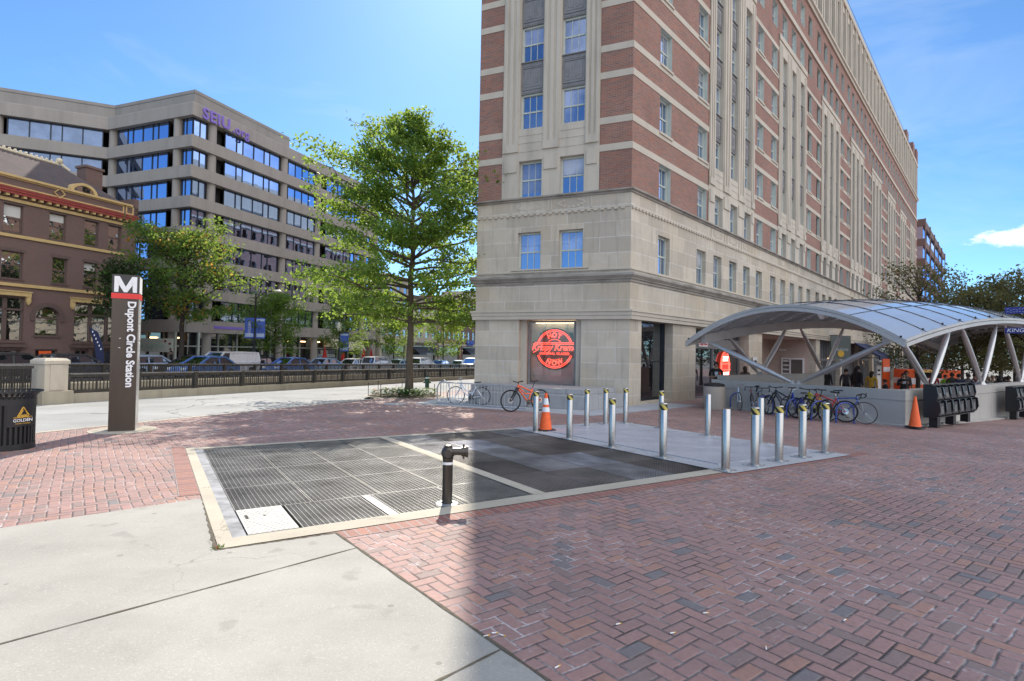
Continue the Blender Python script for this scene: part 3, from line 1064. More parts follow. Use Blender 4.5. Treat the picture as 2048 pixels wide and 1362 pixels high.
# bollards
def make_bollard():
    t = thing('bollard', 'x', 'bollard', group='steel bollards round the platform')
    b = MB(); b.lathe([(0, .012), (.066, .012), (.066, .945), (.062, .952), (0, .955)], n=20)
    b.build('post', M['steel'], t, smooth=40)
    b = MB(); b.box(-.14, .14, -.14, .14, 0, .012)
    for sx in (-1, 1):
        for sy in (-1, 1):
            b.lathe([(.014, .012), (.014, .026), (0, .028)], (sx * .11, sy * .11, 0), 8)
    b.build('base_plate', M['galv'], t)
    b = MB(); b.lathe([(.0675, .83), (.0675, .935)], n=20)
    b.build('hazard_band', M['hazard'], t, smooth=40)
    return t
bp = [(6.97, .07, 1, 'bare bollard without hazard band at the front corner of the plate'), (6.97, 1.32, 1, 'banded bollard second from the front corner along the grating side'), (6.97, 2.6, 1, 'banded bollard third from the front corner along the grating side'),
      (6.97, 3.9, 1, 'banded bollard just right of the traffic cone on the platform edge'), (6.97, 5.14, 1, 'banded bollard just left of the traffic cone, leftmost of all'),
      (7.76, .09, 1, 'banded bollard first right of the bare corner bollard'), (8.53, .14, 1, 'banded bollard second right of the bare corner bollard'), (9.31, .17, 1, 'banded bollard third right of the bare corner bollard'),
      (10.19, .22, 1, 'rightmost banded bollard at the right corner of the plate'), (10.22, 1.57, 0, 'bare bollard seen behind the front right row of banded bollards'), (10.18, 2.85, 0, 'bare bollard standing before the concrete bin'),
      (10.3, 4.34, 1, 'banded bollard hidden behind the one third along the far right side'), (10.3, 5.6, 1, 'banded bollard at the far corner before the stone pier'), (9.6, 5.63, 1, 'banded bollard in the back row left of the far corner'), (8.79, 5.45, 1, 'banded bollard in the back row before the granite plinth')]
b0 = make_bollard()
for i, (a, bb, band, lab) in enumerate(bp):
    o = b0 if i == 0 else copy_tree(b0)
    o.location = gw(a, bb, .014)
    o.rotation_euler = (0, 0, R_(GA))
    o['label'] = lab
    o['bare'] = 0 if band else 1
for o in [x for x in COL.objects if x.get('category') == 'bollard']:
    if 'bare' in o['label'].split()[:1]:
        for ch in list(o.children):
            if ch.name.startswith('hazard_band'):
                bpy.data.objects.remove(ch)
    del o['bare']

# standpipe
sp_ = ground_at(894, 1008)
t = thing('standpipe', 'bronze fire standpipe with side outlet standing on the grating', 'standpipe', sp_, R_(3))
b = MB(); b.lathe([(0, 0), (.125, 0), (.125, .012), (.07, .018)], n=24); b.build('flange', M['galv'], t, smooth=40)
b = MB(); b.lathe([(.058, .012), (.058, .5), (.062, .51), (.062, .53)], n=20); b.build('riser', M['gunmetal'], t, smooth=40)
b = MB(); b.ball((0, 0, .585), .078, n=18, sz=1.05)
b.tube([(0, -.02, .585), (0, -.085, .585)], .045, 14); b.tube([(0, -.085, .585), (0, -.10, .585)], .03, 6)
b.lathe([(.045, .655), (.045, .672), (.02, .68), (0, .68)], n=8)
b.build('valve_body', M['gunmetal'], t, smooth=40)
b = MB(); b.tube([(.05, 0, .6), (.15, 0, .6), (.152, 0, .6), (.2, 0, .6), (.202, 0, .6), (.232, 0, .6)], [.042, .042, .055, .055, .066, .066], 18)
for a in range(4):
    b.bar((.178 if a % 2 else .216, .05 * math.cos(a * 1.57), .6 + .05 * math.sin(a * 1.57)), (.178 if a % 2 else .216, .085 * math.cos(a * 1.57), .6 + .085 * math.sin(a * 1.57)), .022, .022)
b.build('outlet', M['gunmetal'], t, smooth=40)
b = MB(); b.lathe([(.0595, .455), (.0595, .485)], n=20); b.build('paper_label', M['white'], t, smooth=40)

# concrete pads and covers
sheet('concrete_pad', [(-3.6, 20.35), (2.5, 16.95), (7.6, 22.0), (6.6, 23.0), (2.0, 24.5), (-2.6, 26)], 0.004, M['padcon'])
c = ground_at(790, 808)
sheet('manhole_cover', [(c.x + .42 * math.cos(a), c.y + .42 * math.sin(a)) for a in np.linspace(0, 6.2832, 25)[:-1]], 0.006, M['padcon'])

# dropped cigarette ends on the pavers
for px, py, an in ((1237, 1250, .4), (990, 1268, .1), (1005, 1273, -.5), (1115, 1336, .7), (1346, 1268, .3), (1412, 1228, .2), (1532, 1298, 1.2), (973, 1274, .5), (1690, 1242, .6)):
    p = ground_at(px, py)
    b = MB(); b.tube([(-.02, 0, .008), (.008, 0, .008)], .004, 6, 0); b.tube([(.008, 0, .008), (.02, 0, .008)], .004, 6, 1)
    tag(b.build('cigarette_butt', [M['white'], M['gold']], None, Matrix.Translation(p) @ Matrix.Rotation(an, 4, 'Z')), 'small white cigarette end dropped on the foreground brick paving', 'cigarette butt', 'cigarette ends on the paving')
# ---------------------------------------------------------------- wall and cornice helpers
def wall_holes(b, u0, u1, z0, z1, holes, depth=0.2, m=0, mr=None, y=0.0):
    """wall face at local y with rectangular openings and their reveals"""
    mr = m if mr is None else mr
    hs = [(max(u0, h[0]), min(u1, h[1]), max(z0, h[2]), min(z1, h[3])) for h in holes if h[0] < u1 and h[1] > u0 and h[2] < z1 and h[3] > z0]
    us = sorted({u0, u1, *[h[0] for h in hs], *[h[1] for h in hs]})
    zs = sorted({z0, z1, *[h[2] for h in hs], *[h[3] for h in hs]})
    for a, c in zip(us[:-1], us[1:]):
        run = None
        for e, g in zip(zs[:-1], zs[1:]):
            inside = any(h[0] <= (a + c) / 2 <= h[1] and h[2] <= (e + g) / 2 <= h[3] for h in hs)
            if inside:
                if run is not None:
                    b.poly([(a, y, run), (c, y, run), (c, y, e), (a, y, e)], m); run = None
            elif run is None:
                run = e
        if run is not None:
            b.poly([(a, y, run), (c, y, run), (c, y, z1), (a, y, z1)], m)
    for h in hs:
        a, c, e, g = h
        d = y + depth
        b.poly([(a, y, e), (a, y, g), (a, d, g), (a, d, e)], mr)
        b.poly([(c, y, g), (c, y, e), (c, d, e), (c, d, g)], mr)
        b.poly([(a, y, g), (c, y, g), (c, d, g), (a, d, g)], mr)
        b.poly([(c, y, e), (a, y, e), (a, d, e), (c, d, e)], mr)


def cornice(b, plan, prof, m=0, closed=False):
    """moulding profile (out, z) run along a plan polyline whose right-hand side is outdoors"""
    P = [Vector((p[0], p[1])) for p in plan]
    n = len(P)
    rings = []
    for i in range(n):
        d0 = (P[i] - P[i - 1]).normalized() if i > 0 else None
        d1 = (P[i + 1] - P[i]).normalized() if i < n - 1 else None
        d0 = d0 or d1
        d1 = d1 or d0
        n0, n1 = Vector((d0.y, -d0.x)), Vector((d1.y, -d1.x))
        mt = (n0 + n1)
        mt = mt / max(0.2, (mt.dot(n0)))
        rings.append([b.pt((P[i].x + mt.x * o, P[i].y + mt.y * o, z)) for o, z in prof])
    for A, B in zip(rings[:-1], rings[1:]):
        for j in range(len(prof) - 1):
            b.f.append([A[j], B[j], B[j + 1], A[j + 1]]); b.m.append(m)
    for Rg, fl in ((rings[0], False), (rings[-1], True)):
        b.f.append(Rg if not fl else Rg[::-1]); b.m.append(m)


def face_mat(o, xd):
    x = Vector((xd[0], xd[1], 0)).normalized()
    z = Vector((0, 0, 1))
    y = z.cross(x)
    return Matrix.Translation((o[0], o[1], 0)) @ Matrix((x, y, z)).transposed().to_4x4()


_wm = {}
def window_meshes(wd, ht, key='hung', frame_m='winframe', cols=3):
    """double hung sash, cols panes wide per sash; sill line at z=0, left jamb at x=0"""
    kk = (round(wd, 3), round(ht, 3), key)
    if kk in _wm:
        return _wm[kk]
    b = MB()
    f = .075
    b.box(0, f, -.02, .09, 0, ht); b.box(wd - f, wd, -.02, .09, 0, ht)
    b.box(f, wd - f, -.018, .09, 0, f); b.box(f, wd - f, -.018, .09, ht - f, ht)
    mid = ht * .5
    b.box(f, wd - f, .0, .075, mid - .03, mid + .03)
    for i in range(1, cols):
        x = f + (wd - 2 * f) * i / cols
        b.box(x - .013, x + .013, .01, .06, f, mid - .03)
        b.box(x - .013, x + .013, .03, .07, mid + .03, ht - f)
    fm = bpy.data.meshes.new('window')
    fm.from_pydata(b.v, [], b.f); fm.materials.append(M[frame_m])
    g = MB()
    g.poly([(f, .035, f), (wd - f, .035, f), (wd - f, .035, mid), (f, .035, mid)], 0)
    g.poly([(f, .055, mid), (wd - f, .055, mid), (wd - f, .055, ht - f), (f, .055, ht - f)], 1)
    pms = []
    for m0, m1 in (('glassA', 'glassA'), ('glassA', 'glassB'), ('glassB', 'glassB')):
        pm = bpy.data.meshes.new('pane')
        pm.from_pydata(g.v, [], g.f)
        pm.materials.append(M[m0]); pm.materials.append(M[m1])
        pm.polygons.foreach_set('material_index', g.m)
        pms.append(pm)
    _wm[kk] = (fm, pms, b, g)
    return _wm[kk]


def place_window(root, FM, u, z, wd, ht, y=.2, var=None):
    fm, pms, _, _ = window_meshes(wd, ht)
    o = link('window', fm, root, FM @ Matrix.Translation((u, y, z)))
    link('pane', random.choice([pms[0], pms[1], pms[1], pms[2]]) if var is None else pms[var], o)
    r_ = random.random()
    if r_ < .55:      # a blind or curtain drawn to its own height behind the sash
        hh = (ht - .15) * random.choice([.18, .3, .45, .45, .62, .9])
        b = MB(); x0 = .078; x1 = wd - .078
        if random.random() < .3:
            x1 = x0 + (x1 - x0) * random.uniform(.25, .6)
        b.poly([(x0, .0335, ht - .078 - hh), (x1, .0335, ht - .078 - hh), (x1, .0335, ht - .078), (x0, .0335, ht - .078)])
        b.build('blind', M[random.choice(['blindA', 'blindB', 'glassB'])], o)
    return o


class FarWindows:
    """the many small far windows of one building, kept as one mass"""
    def __init__(self):
        self.b = MB()

    def add(self, FM, u, z, wd, ht, y=.2):
        _, _, wb, gb = window_meshes(wd, ht)
        T = FM @ Matrix.Translation((u, y, z))
        base = len(self.b.v)
        for src, off in ((wb, 0), (gb, 1)):
            bs = len(self.b.v)
            self.b.v += [tuple(T @ Vector(p)) for p in src.v]
            self.b.f += [[i + bs for i in f] for f in src.f]
            self.b.m += [0] * len(src.f) if off == 0 else [1, random.choice([1, 2])]

    def build(self, root):
        o = self.b.build('window', [M['winframe'], M['glassA'], M['glassB']], root)
        o['kind'] = 'stuff'
        return o


# ---------------------------------------------------------------- the wedge shaped hotel
HC = Vector((4.52, 21.16, 0))                     # corner of the two visible faces
HL = HC + dir_az(-67.3) * 6.62                    # left end of the narrow face
RD, LD = dir_az(41.8), dir_az(20.3)
RLEN = 93.3
HR = HC + RD * RLEN
HB = HL + LD * 96
FN = face_mat(HL, HC - HL)
FR = face_mat(HC, RD)
FL = face_mat(HB, -LD)
hotel = thing('hotel_building', 'tall wedge shaped brick hotel with limestone base and ornate window bays', 'building', HC)
hotel_w = []
def hpart(b, name, m, FM=None, smooth=None):
    o = b.build(name, m, hotel, Matrix.Translation(-HC) @ FM if FM is not None else Matrix.Translation(-HC), smooth)
    return o
HI = Matrix.Translation(-HC)

SILL = [8.07 + 2.88 * i for i in range(7)]
WH, WW = 1.53, 1.06
Z2 = (4.98, 6.6)
NL = 6.62
# narrow face: columns from the left end
ncols = [NL - 4.72, NL - 2.92]
NW = 1.02
# --- base walls
hN = [(c, c + NW, *Z2) for c in ncols]
b = MB()
wall_holes(b, 0, NL, 2.97, 8.03, hN, .2)
wall_holes(b, 0, NL, -1.2, 2.97, [(NL - 4.6, NL - 1.93, .02, 2.97)], .55)
hpart(b, 'stone_base', M['lime'], FN)
rc_b = [2.25, 6.15]                     # columns in brick before the first bay
rcols = [2.25, 6.1]
bays = [8.1 + 11 * i for i in range(8)]
for s in bays:
    rcols += [s, s + 2.09, s + 4.18]
    if s < 80:
        rcols += [s + 6.3, s + 8.9]
hR = [(c, c + WW, *Z2) for c in rcols]
b = MB()
wall_holes(b, 0, RLEN, 2.97, 8.03, hR, .22)
shop_open = [(.93, 3.72, -.32, 2.97), (6.1, 13.3, -.6, 2.9), (15.6, 28.2, -1.2, 2.97)] + [(29.4 + 8 * i, 36.6 + 8 * i, -3, 2.97) for i in range(8)]
wall_holes(b, 0, RLEN, -4, 2.97, shop_open, .5)
hpart(b, 'stone_base', M['lime'], FR)
b = MB()
lcols = [2.4 + 2.32 * i for i in range(40)]
wall_holes(b, 0, 96, -4, 8.03, [(c, c + WW, *Z2) for c in lcols] + [(3 + 9 * i, 9.5 + 9 * i, -3, 2.9) for i in range(10)], .25)
hpart(b, 'stone_base', M['lime'], FL)
# --- brick shafts
def brick_cols(u0, u1, cols, FM, z0=8.03, z1=27.7, rows=range(7)):
    b = MB()
    wall_holes(b, u0, u1, z0, z1, [(c, c + WW, SILL[r], SILL[r] + WH) for c in cols for r in rows], .2, 0, 1)
    hpart(b, 'brick_wall', [M['brick'], M['winframe']], FM)
NB0, NB1 = 1.13, NL - 1.28
brick_cols(0, NB0, [], FN, z1=33.5)
brick_cols(NB1, NL, [], FN, z1=33.5)
segs = [(0, 7.35, [2.25, 6.1])] + [(s + 5.75, min(s + 10.25, RLEN), [s + 6.3, s + 8.9] if s < 80 else []) for s in bays]
for a, c, cc in segs:
    brick_cols(a, c, cc, FR, rows=range(5), z1=22.3)
brick_cols(0, RLEN, rcols, FR, z0=22.3, rows=(5, 6))
brick_cols(0, 96, lcols, FL)
# --- stone window bays
def bay(u0, u1, cols, FM, wd, zt=22.3, top=22.3):
    b = MB()
    hs = []
    for c in cols:
        hs.append((c, c + wd, SILL[0], SILL[0] + WH))
        hs.append((c, c + wd, SILL[1], SILL[4] + WH if zt < 23 else zt - 1))
    wall_holes(b, u0, u1, 8.03, zt, hs, .26, y=-.03)
    edges = [u0] + [x for c in cols for x in (c, c + wd)] + [u1]
    for i in range(0, len(edges), 2):       # fluted pilasters between the windows
        a, c = edges[i], edges[i + 1]
        n = 3 if c - a > .6 else 2
        for j in range(n):
            x = a + (c - a) * (j + .5) / n
            hw = (c - a) * .24 / n * 2 * .62
            b.box(x - hw, x + hw, -.075, -.03, 10.35, zt - .6)
        b.box(a + .04, c - .04, -.10, -.03, 10.0, 10.34)
        b.box(a + .10, c - .10, -.085, -.03, 9.15, 9.75)
    for z in (9.98, 10.34, 10.66):
        for c in cols:
            b.box(c - .02, c + wd + .02, -.045, -.03, z, z + .03)
    b.box(u0, u1, -.09, -.03, zt - .35, zt)
    hpart(b, 'stone_bay', M['limeplain'], FM)
bay(NB0, NB1, ncols, FN, NW, zt=33.5)
for s in bays:
    bay(s - .75, s + 5.75, [s, s + 2.09, s + 4.18], FR, WW)
# --- spandrel panels
def spandrel_mesh(wd):
    h = SILL[1] - SILL[0] - WH
    b = MB()
    b.box(0, wd, .10, .2, .0, h)
    b.box(.06, wd - .06, .07, .10, .16, .20); b.box(.06, wd - .06, .07, .10, h - .28, h - .24)
    b.box(.05, .09, .07, .10, .20, h - .28); b.box(wd - .09, wd - .05, .07, .10, .20, h - .28)
    n = 8
    for i in range(n):
        x = .06 + (wd - .12) * (i + .5) / n
        b.extrude([(x - .05, .10, h - .21), (x + .05, .10, h - .21), (x, .10, h - .07)], (0, -.02, 0))
        b.box(x - .03, x + .03, .08, .10, .04, .10)
    b.box(.16, wd - .16, .085, .10, .28, h - .36)
    for i in range(5):
        b.box(.22 + (wd - .44) * i / 5, .22 + (wd - .44) * (i + .55) / 5, .07, .085, .33 + .04 * abs(2 - i), h - .42 - .04 * abs(2 - i))
    b.box(0, wd, .04, .2, h - .04, h)
    me = bpy.data.meshes.new('spandrel_panel')
    me.from_pydata(b.v, [], b.f); me.materials.append(M['bronze'])
    return me
sm1, sm2 = spandrel_mesh(NW), spandrel_mesh(WW)
for r in (1, 2, 3, 4, 5):
    for c in ncols:
        link('spandrel_panel', sm1, hotel, HI @ FN @ Matrix.Translation((c, 0, SILL[r] + WH)))
for s in bays:
    for r in (1, 2, 3):
        for q in (0, 2.09, 4.18):
            link('spandrel_panel', sm2, hotel, HI @ FR @ Matrix.Translation((s + q, 0, SILL[r] + WH)))
# --- windows: the nearest hundred as parts, the rest as one mass
far = FarWindows()
for c in ncols:
    place_window(hotel, HI @ FN, c, Z2[0], NW, Z2[1] - Z2[0])
    for r in range(7):
        place_window(hotel, HI @ FN, c, SILL[r], NW, WH)
cnt = 16
for i, c in enumerate(rcols):
    for zz, hh in [(Z2[0], Z2[1] - Z2[0])] + [(z, WH) for z in SILL]:
        if i < 11 and cnt < 100 and zz < 26:
            place_window(hotel, HI @ FR, c, zz, WW, hh); cnt += 1
        else:
            far.add(HI @ FR, c, zz, WW, hh)
for c in lcols:
    for zz, hh in [(Z2[0], Z2[1] - Z2[0])] + [(z, WH) for z in SILL]:
        far.add(HI @ FL, c, zz, WW, hh)
# top storey of tall slots between pilasters, right face
b = MB(); g = MB()
slots = [(1.2 + 2.2 * i, 2.35 + 2.2 * i) for i in range(42)]
wall_holes(b, 0, RLEN, 27.7, 33.5, [(a, c, 28.1, 32.6) for a, c in slots], .35)
for a, c in slots:
    b.box(a - .32, a - .06, -.12, 0, 27.9, 33.2)
    b.box(c + .06, c + .32, -.12, 0, 27.9, 33.2)
b.box(0, RLEN, -.16, 0, 33.2, 33.75)
hpart(b, 'attic_storey', M['limeplain'], FR)
for a, c in slots:
    g.poly([(a, .3, 28.1), (c, .3, 28.1), (c, .3, 32.6), (a, .3, 32.6)])
    for z in (29.2, 30.3, 31.4):
        g.box(a, c, .24, .29, z, z + .35)
hpart(g, 'attic_glazing', M['bronze'], FR)
b = MB()
for s0, z in ((78.5, 35.0), (86, 35.4), (90.5, 35.6)):
    b.box(s0, s0 + 2.0, -.2, 1.6, 33.7, z)
hpart(b, 'roof_turrets', M['brick'], FR)
b = MB(); wall_holes(b, 0, 96, 27.7, 33.6, [], .2); hpart(b, 'attic_storey', M['limeplain'], FL)
b = MB()      # roof slab and far end
b.prism([tuple((HL + Vector((.1, .1, 0))).xy), tuple((HC + Vector((-.05, .1, 0))).xy), tuple(HR.xy), tuple(HB.xy)], 33.3, 33.4)
b.poly([(*HR.xy, -4), (*HB.xy, -4), (*HB.xy, 33.4), (*HR.xy, 33.4)])
hpart(b, 'roof', M['brick'])
b = MB()   # thin railing on the roof edge
for i in range(60):
    p = HC + RD * (1.5 + i * 1.5) + Vector((RD.y, -RD.x, 0)) * -.25
    b.tube([(p.x, p.y, 33.6), (p.x, p.y, 34.45)], .02, 4)
for z in (34.1, 34.45):
    p, q = HC + RD * 1.5, HC + RD * 91
    b.tube([(p.x, p.y, z), (q.x, q.y, z)], .018, 4)
hpart(b, 'roof_railing', M['railiron'])
# --- ledges and mouldings round both faces
plan = [HB, HL, HC, HR]
def mould(name, prof, m):
    b = MB(); cornice(b, plan, prof); return hpart(b, name, m)
mould('lintel_ledge', [(0, 2.96), (.12, 2.96), (.12, 3.1), (.15, 3.12), (.15, 3.24), (.19, 3.26), (.19, 3.33), (0, 3.36)], M['limeband'])
mould('cornice_course', [(0, 4.42), (.06, 4.42), (.06, 4.5), (.13, 4.53), (.13, 4.56), (.24, 4.66), (.24, 4.74), (.2, 4.78), (0, 4.86)], M['ledge'])
mould('sill_course', [(0, 4.9), (.05, 4.9), (.05, 4.975), (0, 4.99)], M['limeband'])
mould('frieze_ledge', [(0, 7.9), (.05, 7.9), (.06, 7.96), (.15, 7.99), (.15, 8.05), (0, 8.08)], M['ledge'])
mould('upper_string_course', [(0, 24.25), (.1, 24.25), (.1, 24.6), (0, 24.62)], M['limeband'])
mould('attic_cornice', [(0, 27.5), (.12, 27.5), (.16, 27.7), (.28, 27.75), (.28, 27.95), (0, 28.0)], M['limeband'])
b = MB()
for FM, L_ in ((FN, NL), (FR, RLEN)):
    b.M = FM
    n = int(L_ / .27)
    b.box(0.02, L_ - .02, -.025, 0, 7.34, 7.40)
    for i in range(n):
        b.box(.02 + i * .27, .02 + i * .27 + .15, -.07, 0, 7.27, 7.36)
b.M = None
hpart(b, 'dentil_course', M['limeband'])
# carved frieze panels over the bays
for FM, cs, wd in [(FN, ncols, NW)] + [(FR, [s, s + 2.09, s + 4.18], WW) for s in bays]:
    b = MB()
    for c in cs:
        for sx in (-1, 1):
            for i in range(7):
                a = i / 6 * 2.6
                b.box(c + wd / 2 + sx * (.1 + .5 * math.sin(a) * .9) - .06, c + wd / 2 + sx * (.1 + .5 * math.sin(a) * .9) + .06, -.012 - .004 * (i % 3), 0, 7.48 + .045 * i, 7.56 + .045 * i)
        b.box(c - .36, c - .30, -.03, 0, 7.44, 7.88); b.box(c + wd + .30, c + wd + .36, -.03, 0, 7.44, 7.88)
    hpart(b, 'carved_frieze', M['limeband'], FM)
# pale stone bands across the brick at sill and head lines
for FM, sg in ((FN, [(0, NB0, []), (NB1, NL, [])]), (FR, segs)):
    for a, c, cc in sg:
        b = MB()
        for r in range(0, 5):
            for z0, z1 in ((SILL[r] - .27, SILL[r] - .005), (SILL[r] + WH + .005, SILL[r] + WH + .27)):
                if z0 < 8.05:
                    continue
                b.box(a, c, -.02, 0, z0, z1)
        for cx in cc:
            for r in range(5):
                b.box(cx - .06, cx + WW + .06, -.07, -.02, SILL[r] - .11, SILL[r] - .012)
        hpart(b, 'stone_band', M['limeband'], FM)
# corner quoins are plain; window sills of the second floor on the narrow face
b = MB(); b.box(ncols[0] - .25, ncols[1] + NW + .25, -.09, 0, 4.995, 5.05); hpart(b, 'sill', M['limeband'], FN)
# --- narrow face shop window with the neon disc
u0, u1 = NL - 4.6, NL - 1.93
for x_ in (u0, u1 - .26):
    b = MB(); b.box(x_, x_ + .26, .22, .55, .02, 2.97); hpart(b, 'window_jamb', M['limeplain'], FN)
b = MB()
a0, a1 = u0 + .3, u1 - .3
for x0, x1, z0, z1 in ((a0, a0 + .09, .25, 2.93), (a1 - .09, a1, .25, 2.93), (a0 + .09, a1 - .09, .25, .34), (a0 + .09, a1 - .09, 2.85, 2.93)):
    b.box(x0, x1, .36, .46, z0, z1)
b.box(u0, u1, .2, .55, .02, .25)
sw_ = hpart(b, 'shop_window', M['bronze'], FN)
b = MB()
b.poly([(a0, .76, .3), (a1, .76, .3), (a1, .76, 1.45), (a0, .76, 1.45)])
b.build('window_blind', M['blind'], sw_)
b = MB()
b.poly([(a0 - .2, .98, .3), (a1 + .2, .98, .3), (a1 + .2, .98, 3.2), (a0 - .2, .98, 3.2)], 0)
b.box(a0 + .5, a0 + .55, .9, .95, 2.2, 2.92, 1); b.box(a1 - .6, a1 - .55, .9, .95, 2.2, 2.92, 1)
b.box(a0 + .32, a1 - .3, .92, .96, 2.05, 2.45, 2)
b.build('shop_interior', [M['cream'], M['winframe'], M['browntrim0']], sw_)
gm, gnt, gout = new_mat('clear_pane')
k = NT(gnt)
gt = k.n('ShaderNodeBsdfTransparent'); gt.inputs[0].default_value = (.86, .88, .86, 1)
gg = k.n('ShaderNodeBsdfGlossy'); gg.inputs['Roughness'].default_value = .02
fr = k.n('ShaderNodeFresnel'); fr.inputs[0].default_value = 1.5
mx = k.n('ShaderNodeMixShader'); k.l(k.math('ADD', fr.outputs[0], .06), mx.inputs[0]); k.l(gt.outputs[0], mx.inputs[1]); k.l(gg.outputs[0], mx.inputs[2]); k.l(mx.outputs[0], gout.inputs[0])
M['clear'] = gm
b = MB(); b.poly([(a0 + .05, .41, .3), (a1 - .05, .41, .3), (a1 - .05, .41, 2.9), (a0 + .05, .41, 2.9)]); b.build('pane', gm, sw_)
b = MB(); b.box(a0 + .15, a1 - .15, .80, .84, 2.86, 2.9); b.build('shop_glow_strip', emit('shop_fill_tube', (1, .82, .6), 5.0), sw_)  # glowing strip added to brighten the shop interior

# neon sign hanging behind the pane: HOT / script band / NOW
NC = FN @ Vector(((a0 + a1) / 2 + .02, .66, 1.77))
neon = thing('neon_sign', 'round red neon sign reading HOT NOW glowing in the corner shop window', 'neon sign', NC, math.atan2((HC - HL).y, (HC - HL).x))
def arc(r, t0, t1, n=28):
    return [(r * math.cos(t), 0, r * math.sin(t)) for t in np.linspace(R_(t0), R_(t1), n)]
b = MB()
for r in (.80, .74):
    b.tube(arc(r, 22, 158), .010, 6)
    b.tube(arc(r, 200, 340), .010, 6)
b.tube(arc(.40, 50, 130, 14), .010, 6); b.tube(arc(.47, 240, 300, 14), .010, 6)
b.build('neon_ring', M['neon'], neon, smooth=60)
b = MB()
for p in ([(-.95, .20), (.9, .20)], [(-.88, .26), (.95, .26), (.88, .12)], [(-.95, -.16), (-.8, -.10)], [(.86, .1), (.98, .1)]):
    b.tube([(x, 0, z) for x, z in p], .010, 6)
b.build('neon_band', M['neon'], neon, smooth=60)
UP = Matrix.Rotation(R_(90), 4, 'X')
def ntext(s, size, x, z, rot=0.0, shear=0.0, o=.009, sp=1.0):
    text('neon_lettering', s, size, M['neon'], Matrix.Translation((x, -.01, z)) @ UP @ Matrix.Rotation(R_(rot), 4, 'Z'), neon, outline=o, shear=shear, spacing=sp)
ntext('Krispy Kreme', .37, -.02, .05, 0, .25, .0065, .95)
ntext('ORIGINAL GLAZED', .14, 0, -.2, 0, 0, .004, 1.1)
for ch, a in zip('HOT', (112, 90, 68)):
    ntext(ch, .27, .57 * math.cos(R_(a)), .57 * math.sin(R_(a)), a - 90)
for ch, a in zip('NOW', (246, 270, 294)):
    ntext(ch, .27, .60 * math.cos(R_(a)), .60 * math.sin(R_(a)), a - 270)
b = MB()
b.M = Matrix.Rotation(R_(90), 4, 'X')
b.lathe([(0, -.06), (.86, -.06), (.88, -.05), (.86, -.04), (0, -.04)], n=48)
b.M = None
b.box(-1.0, 1.0, .035, .055, -.24, .30)
b.build('sign_board', mat('neon_board', (0.14, 0.10, 0.075), 0.6, var=0.2, scale=8), neon)

# --- right face ground floor
b = MB(); b.box(.93, 3.72, .42, .5, -.32, -.22); b.box(.93, 1.0, .38, .5, -.22, 2.97); b.box(3.62, 3.72, .38, .5, -.22, 2.97); b.box(1.0, 3.62, .4, .48, 1.28, 1.33)
f_ = hpart(b, 'shop_window', M['alum'], FR)
b = MB(); b.poly([(.95, .47, -.3), (3.7, .47, -.3), (3.7, .47, 2.97), (.95, .47, 2.97)]); b.build('pane', M['shopglass'], f_)
b = MB()
b.box(6.1, 13.3, .5, .6, 1.95, 2.45)
for x in (6.1, 7.2, 9.4, 11.4, 13.2):
    b.box(x, x + .08, .5, .6, -.6, 1.95); b.box(x, x + .08, .5, .6, 2.45, 2.9)
b.box(6.1, 13.3, .5, .62, -.8, -.45)
f_ = hpart(b, 'shopfront', M['bronze'], FR)
b = MB(); b.poly([(6.1, .58, -.5), (13.3, .58, -.5), (13.3, .58, 2.9), (6.1, .58, 2.9)]); b.build('pane', M['shopglass'], f_)
b = MB(); b.box(7.55, 8.6, .46, .49, 2.06, 2.36); b.extrude([(7.45, .45, 2.36), (7.75, .45, 2.28), (8.4, .45, 2.28), (8.7, .45, 2.36), (8.6, .45, 2.04), (7.55, .45, 2.04)], (0, .008, 0)); b.build('sign_plate', M['white'], f_)
text('sign_lettering', 'Krispy Kreme', .17, M['red'], Matrix.Translation((8.08, .44, 2.17)) @ UP, f_)
# vestibule notch with the pink wall and its white door
b = MB()
b.poly([(15.6, 3.4, -1.4), (28.2, 3.4, -1.4), (28.2, 3.4, 3.2), (15.6, 3.4, 3.2)])
b.poly([(28.2, .5, -1.4), (28.2, 3.4, -1.4), (28.2, 3.4, 3.2), (28.2, .5, 3.2)][::-1])
b.poly([(15.6, .5, -1.4), (15.6, 3.4, -1.4), (15.6, 3.4, 3.2), (15.6, .5, 3.2)])
b.poly([(15.6, .5, 2.95), (28.2, .5, 2.95), (28.2, 3.4, 2.95), (15.6, 3.4, 2.95)])
vb = hpart(b, 'vestibule_wall', M['pinkwall'], FR)
b = MB()
for y0, y1, z0, z1 in ((.8, .9, -1.0, 1.5), (1.75, 1.85, -1.0, 1.5), (2.35, 2.45, -1.0, 1.5), (.9, 1.75, 1.38, 1.5), (1.85, 2.35, 1.38, 1.5)):
    b.box(28.1, 28.2, y0, y1, z0, z1)
dr = hpart(b, 'white_door', M['white'], FR)
b = MB(); b.poly([(28.15, .85, -1.0), (28.15, 2.4, -1.0), (28.15, 2.4, 1.45), (28.15, .85, 1.45)]); b.build('pane', M['shopglass'], dr)
b = MB()
for i in range(4):
    b.box(28.12, 28.14, 1.9, 2.3, 1.2 - .33 * i, 1.3 - .33 * i)
b.build('notice', M['white'], dr)
b = MB(); b.box(28.13, 28.19, 2.1, 2.6, 2.05, 2.2); hpart(b, 'wall_plate', M['white'], FR)
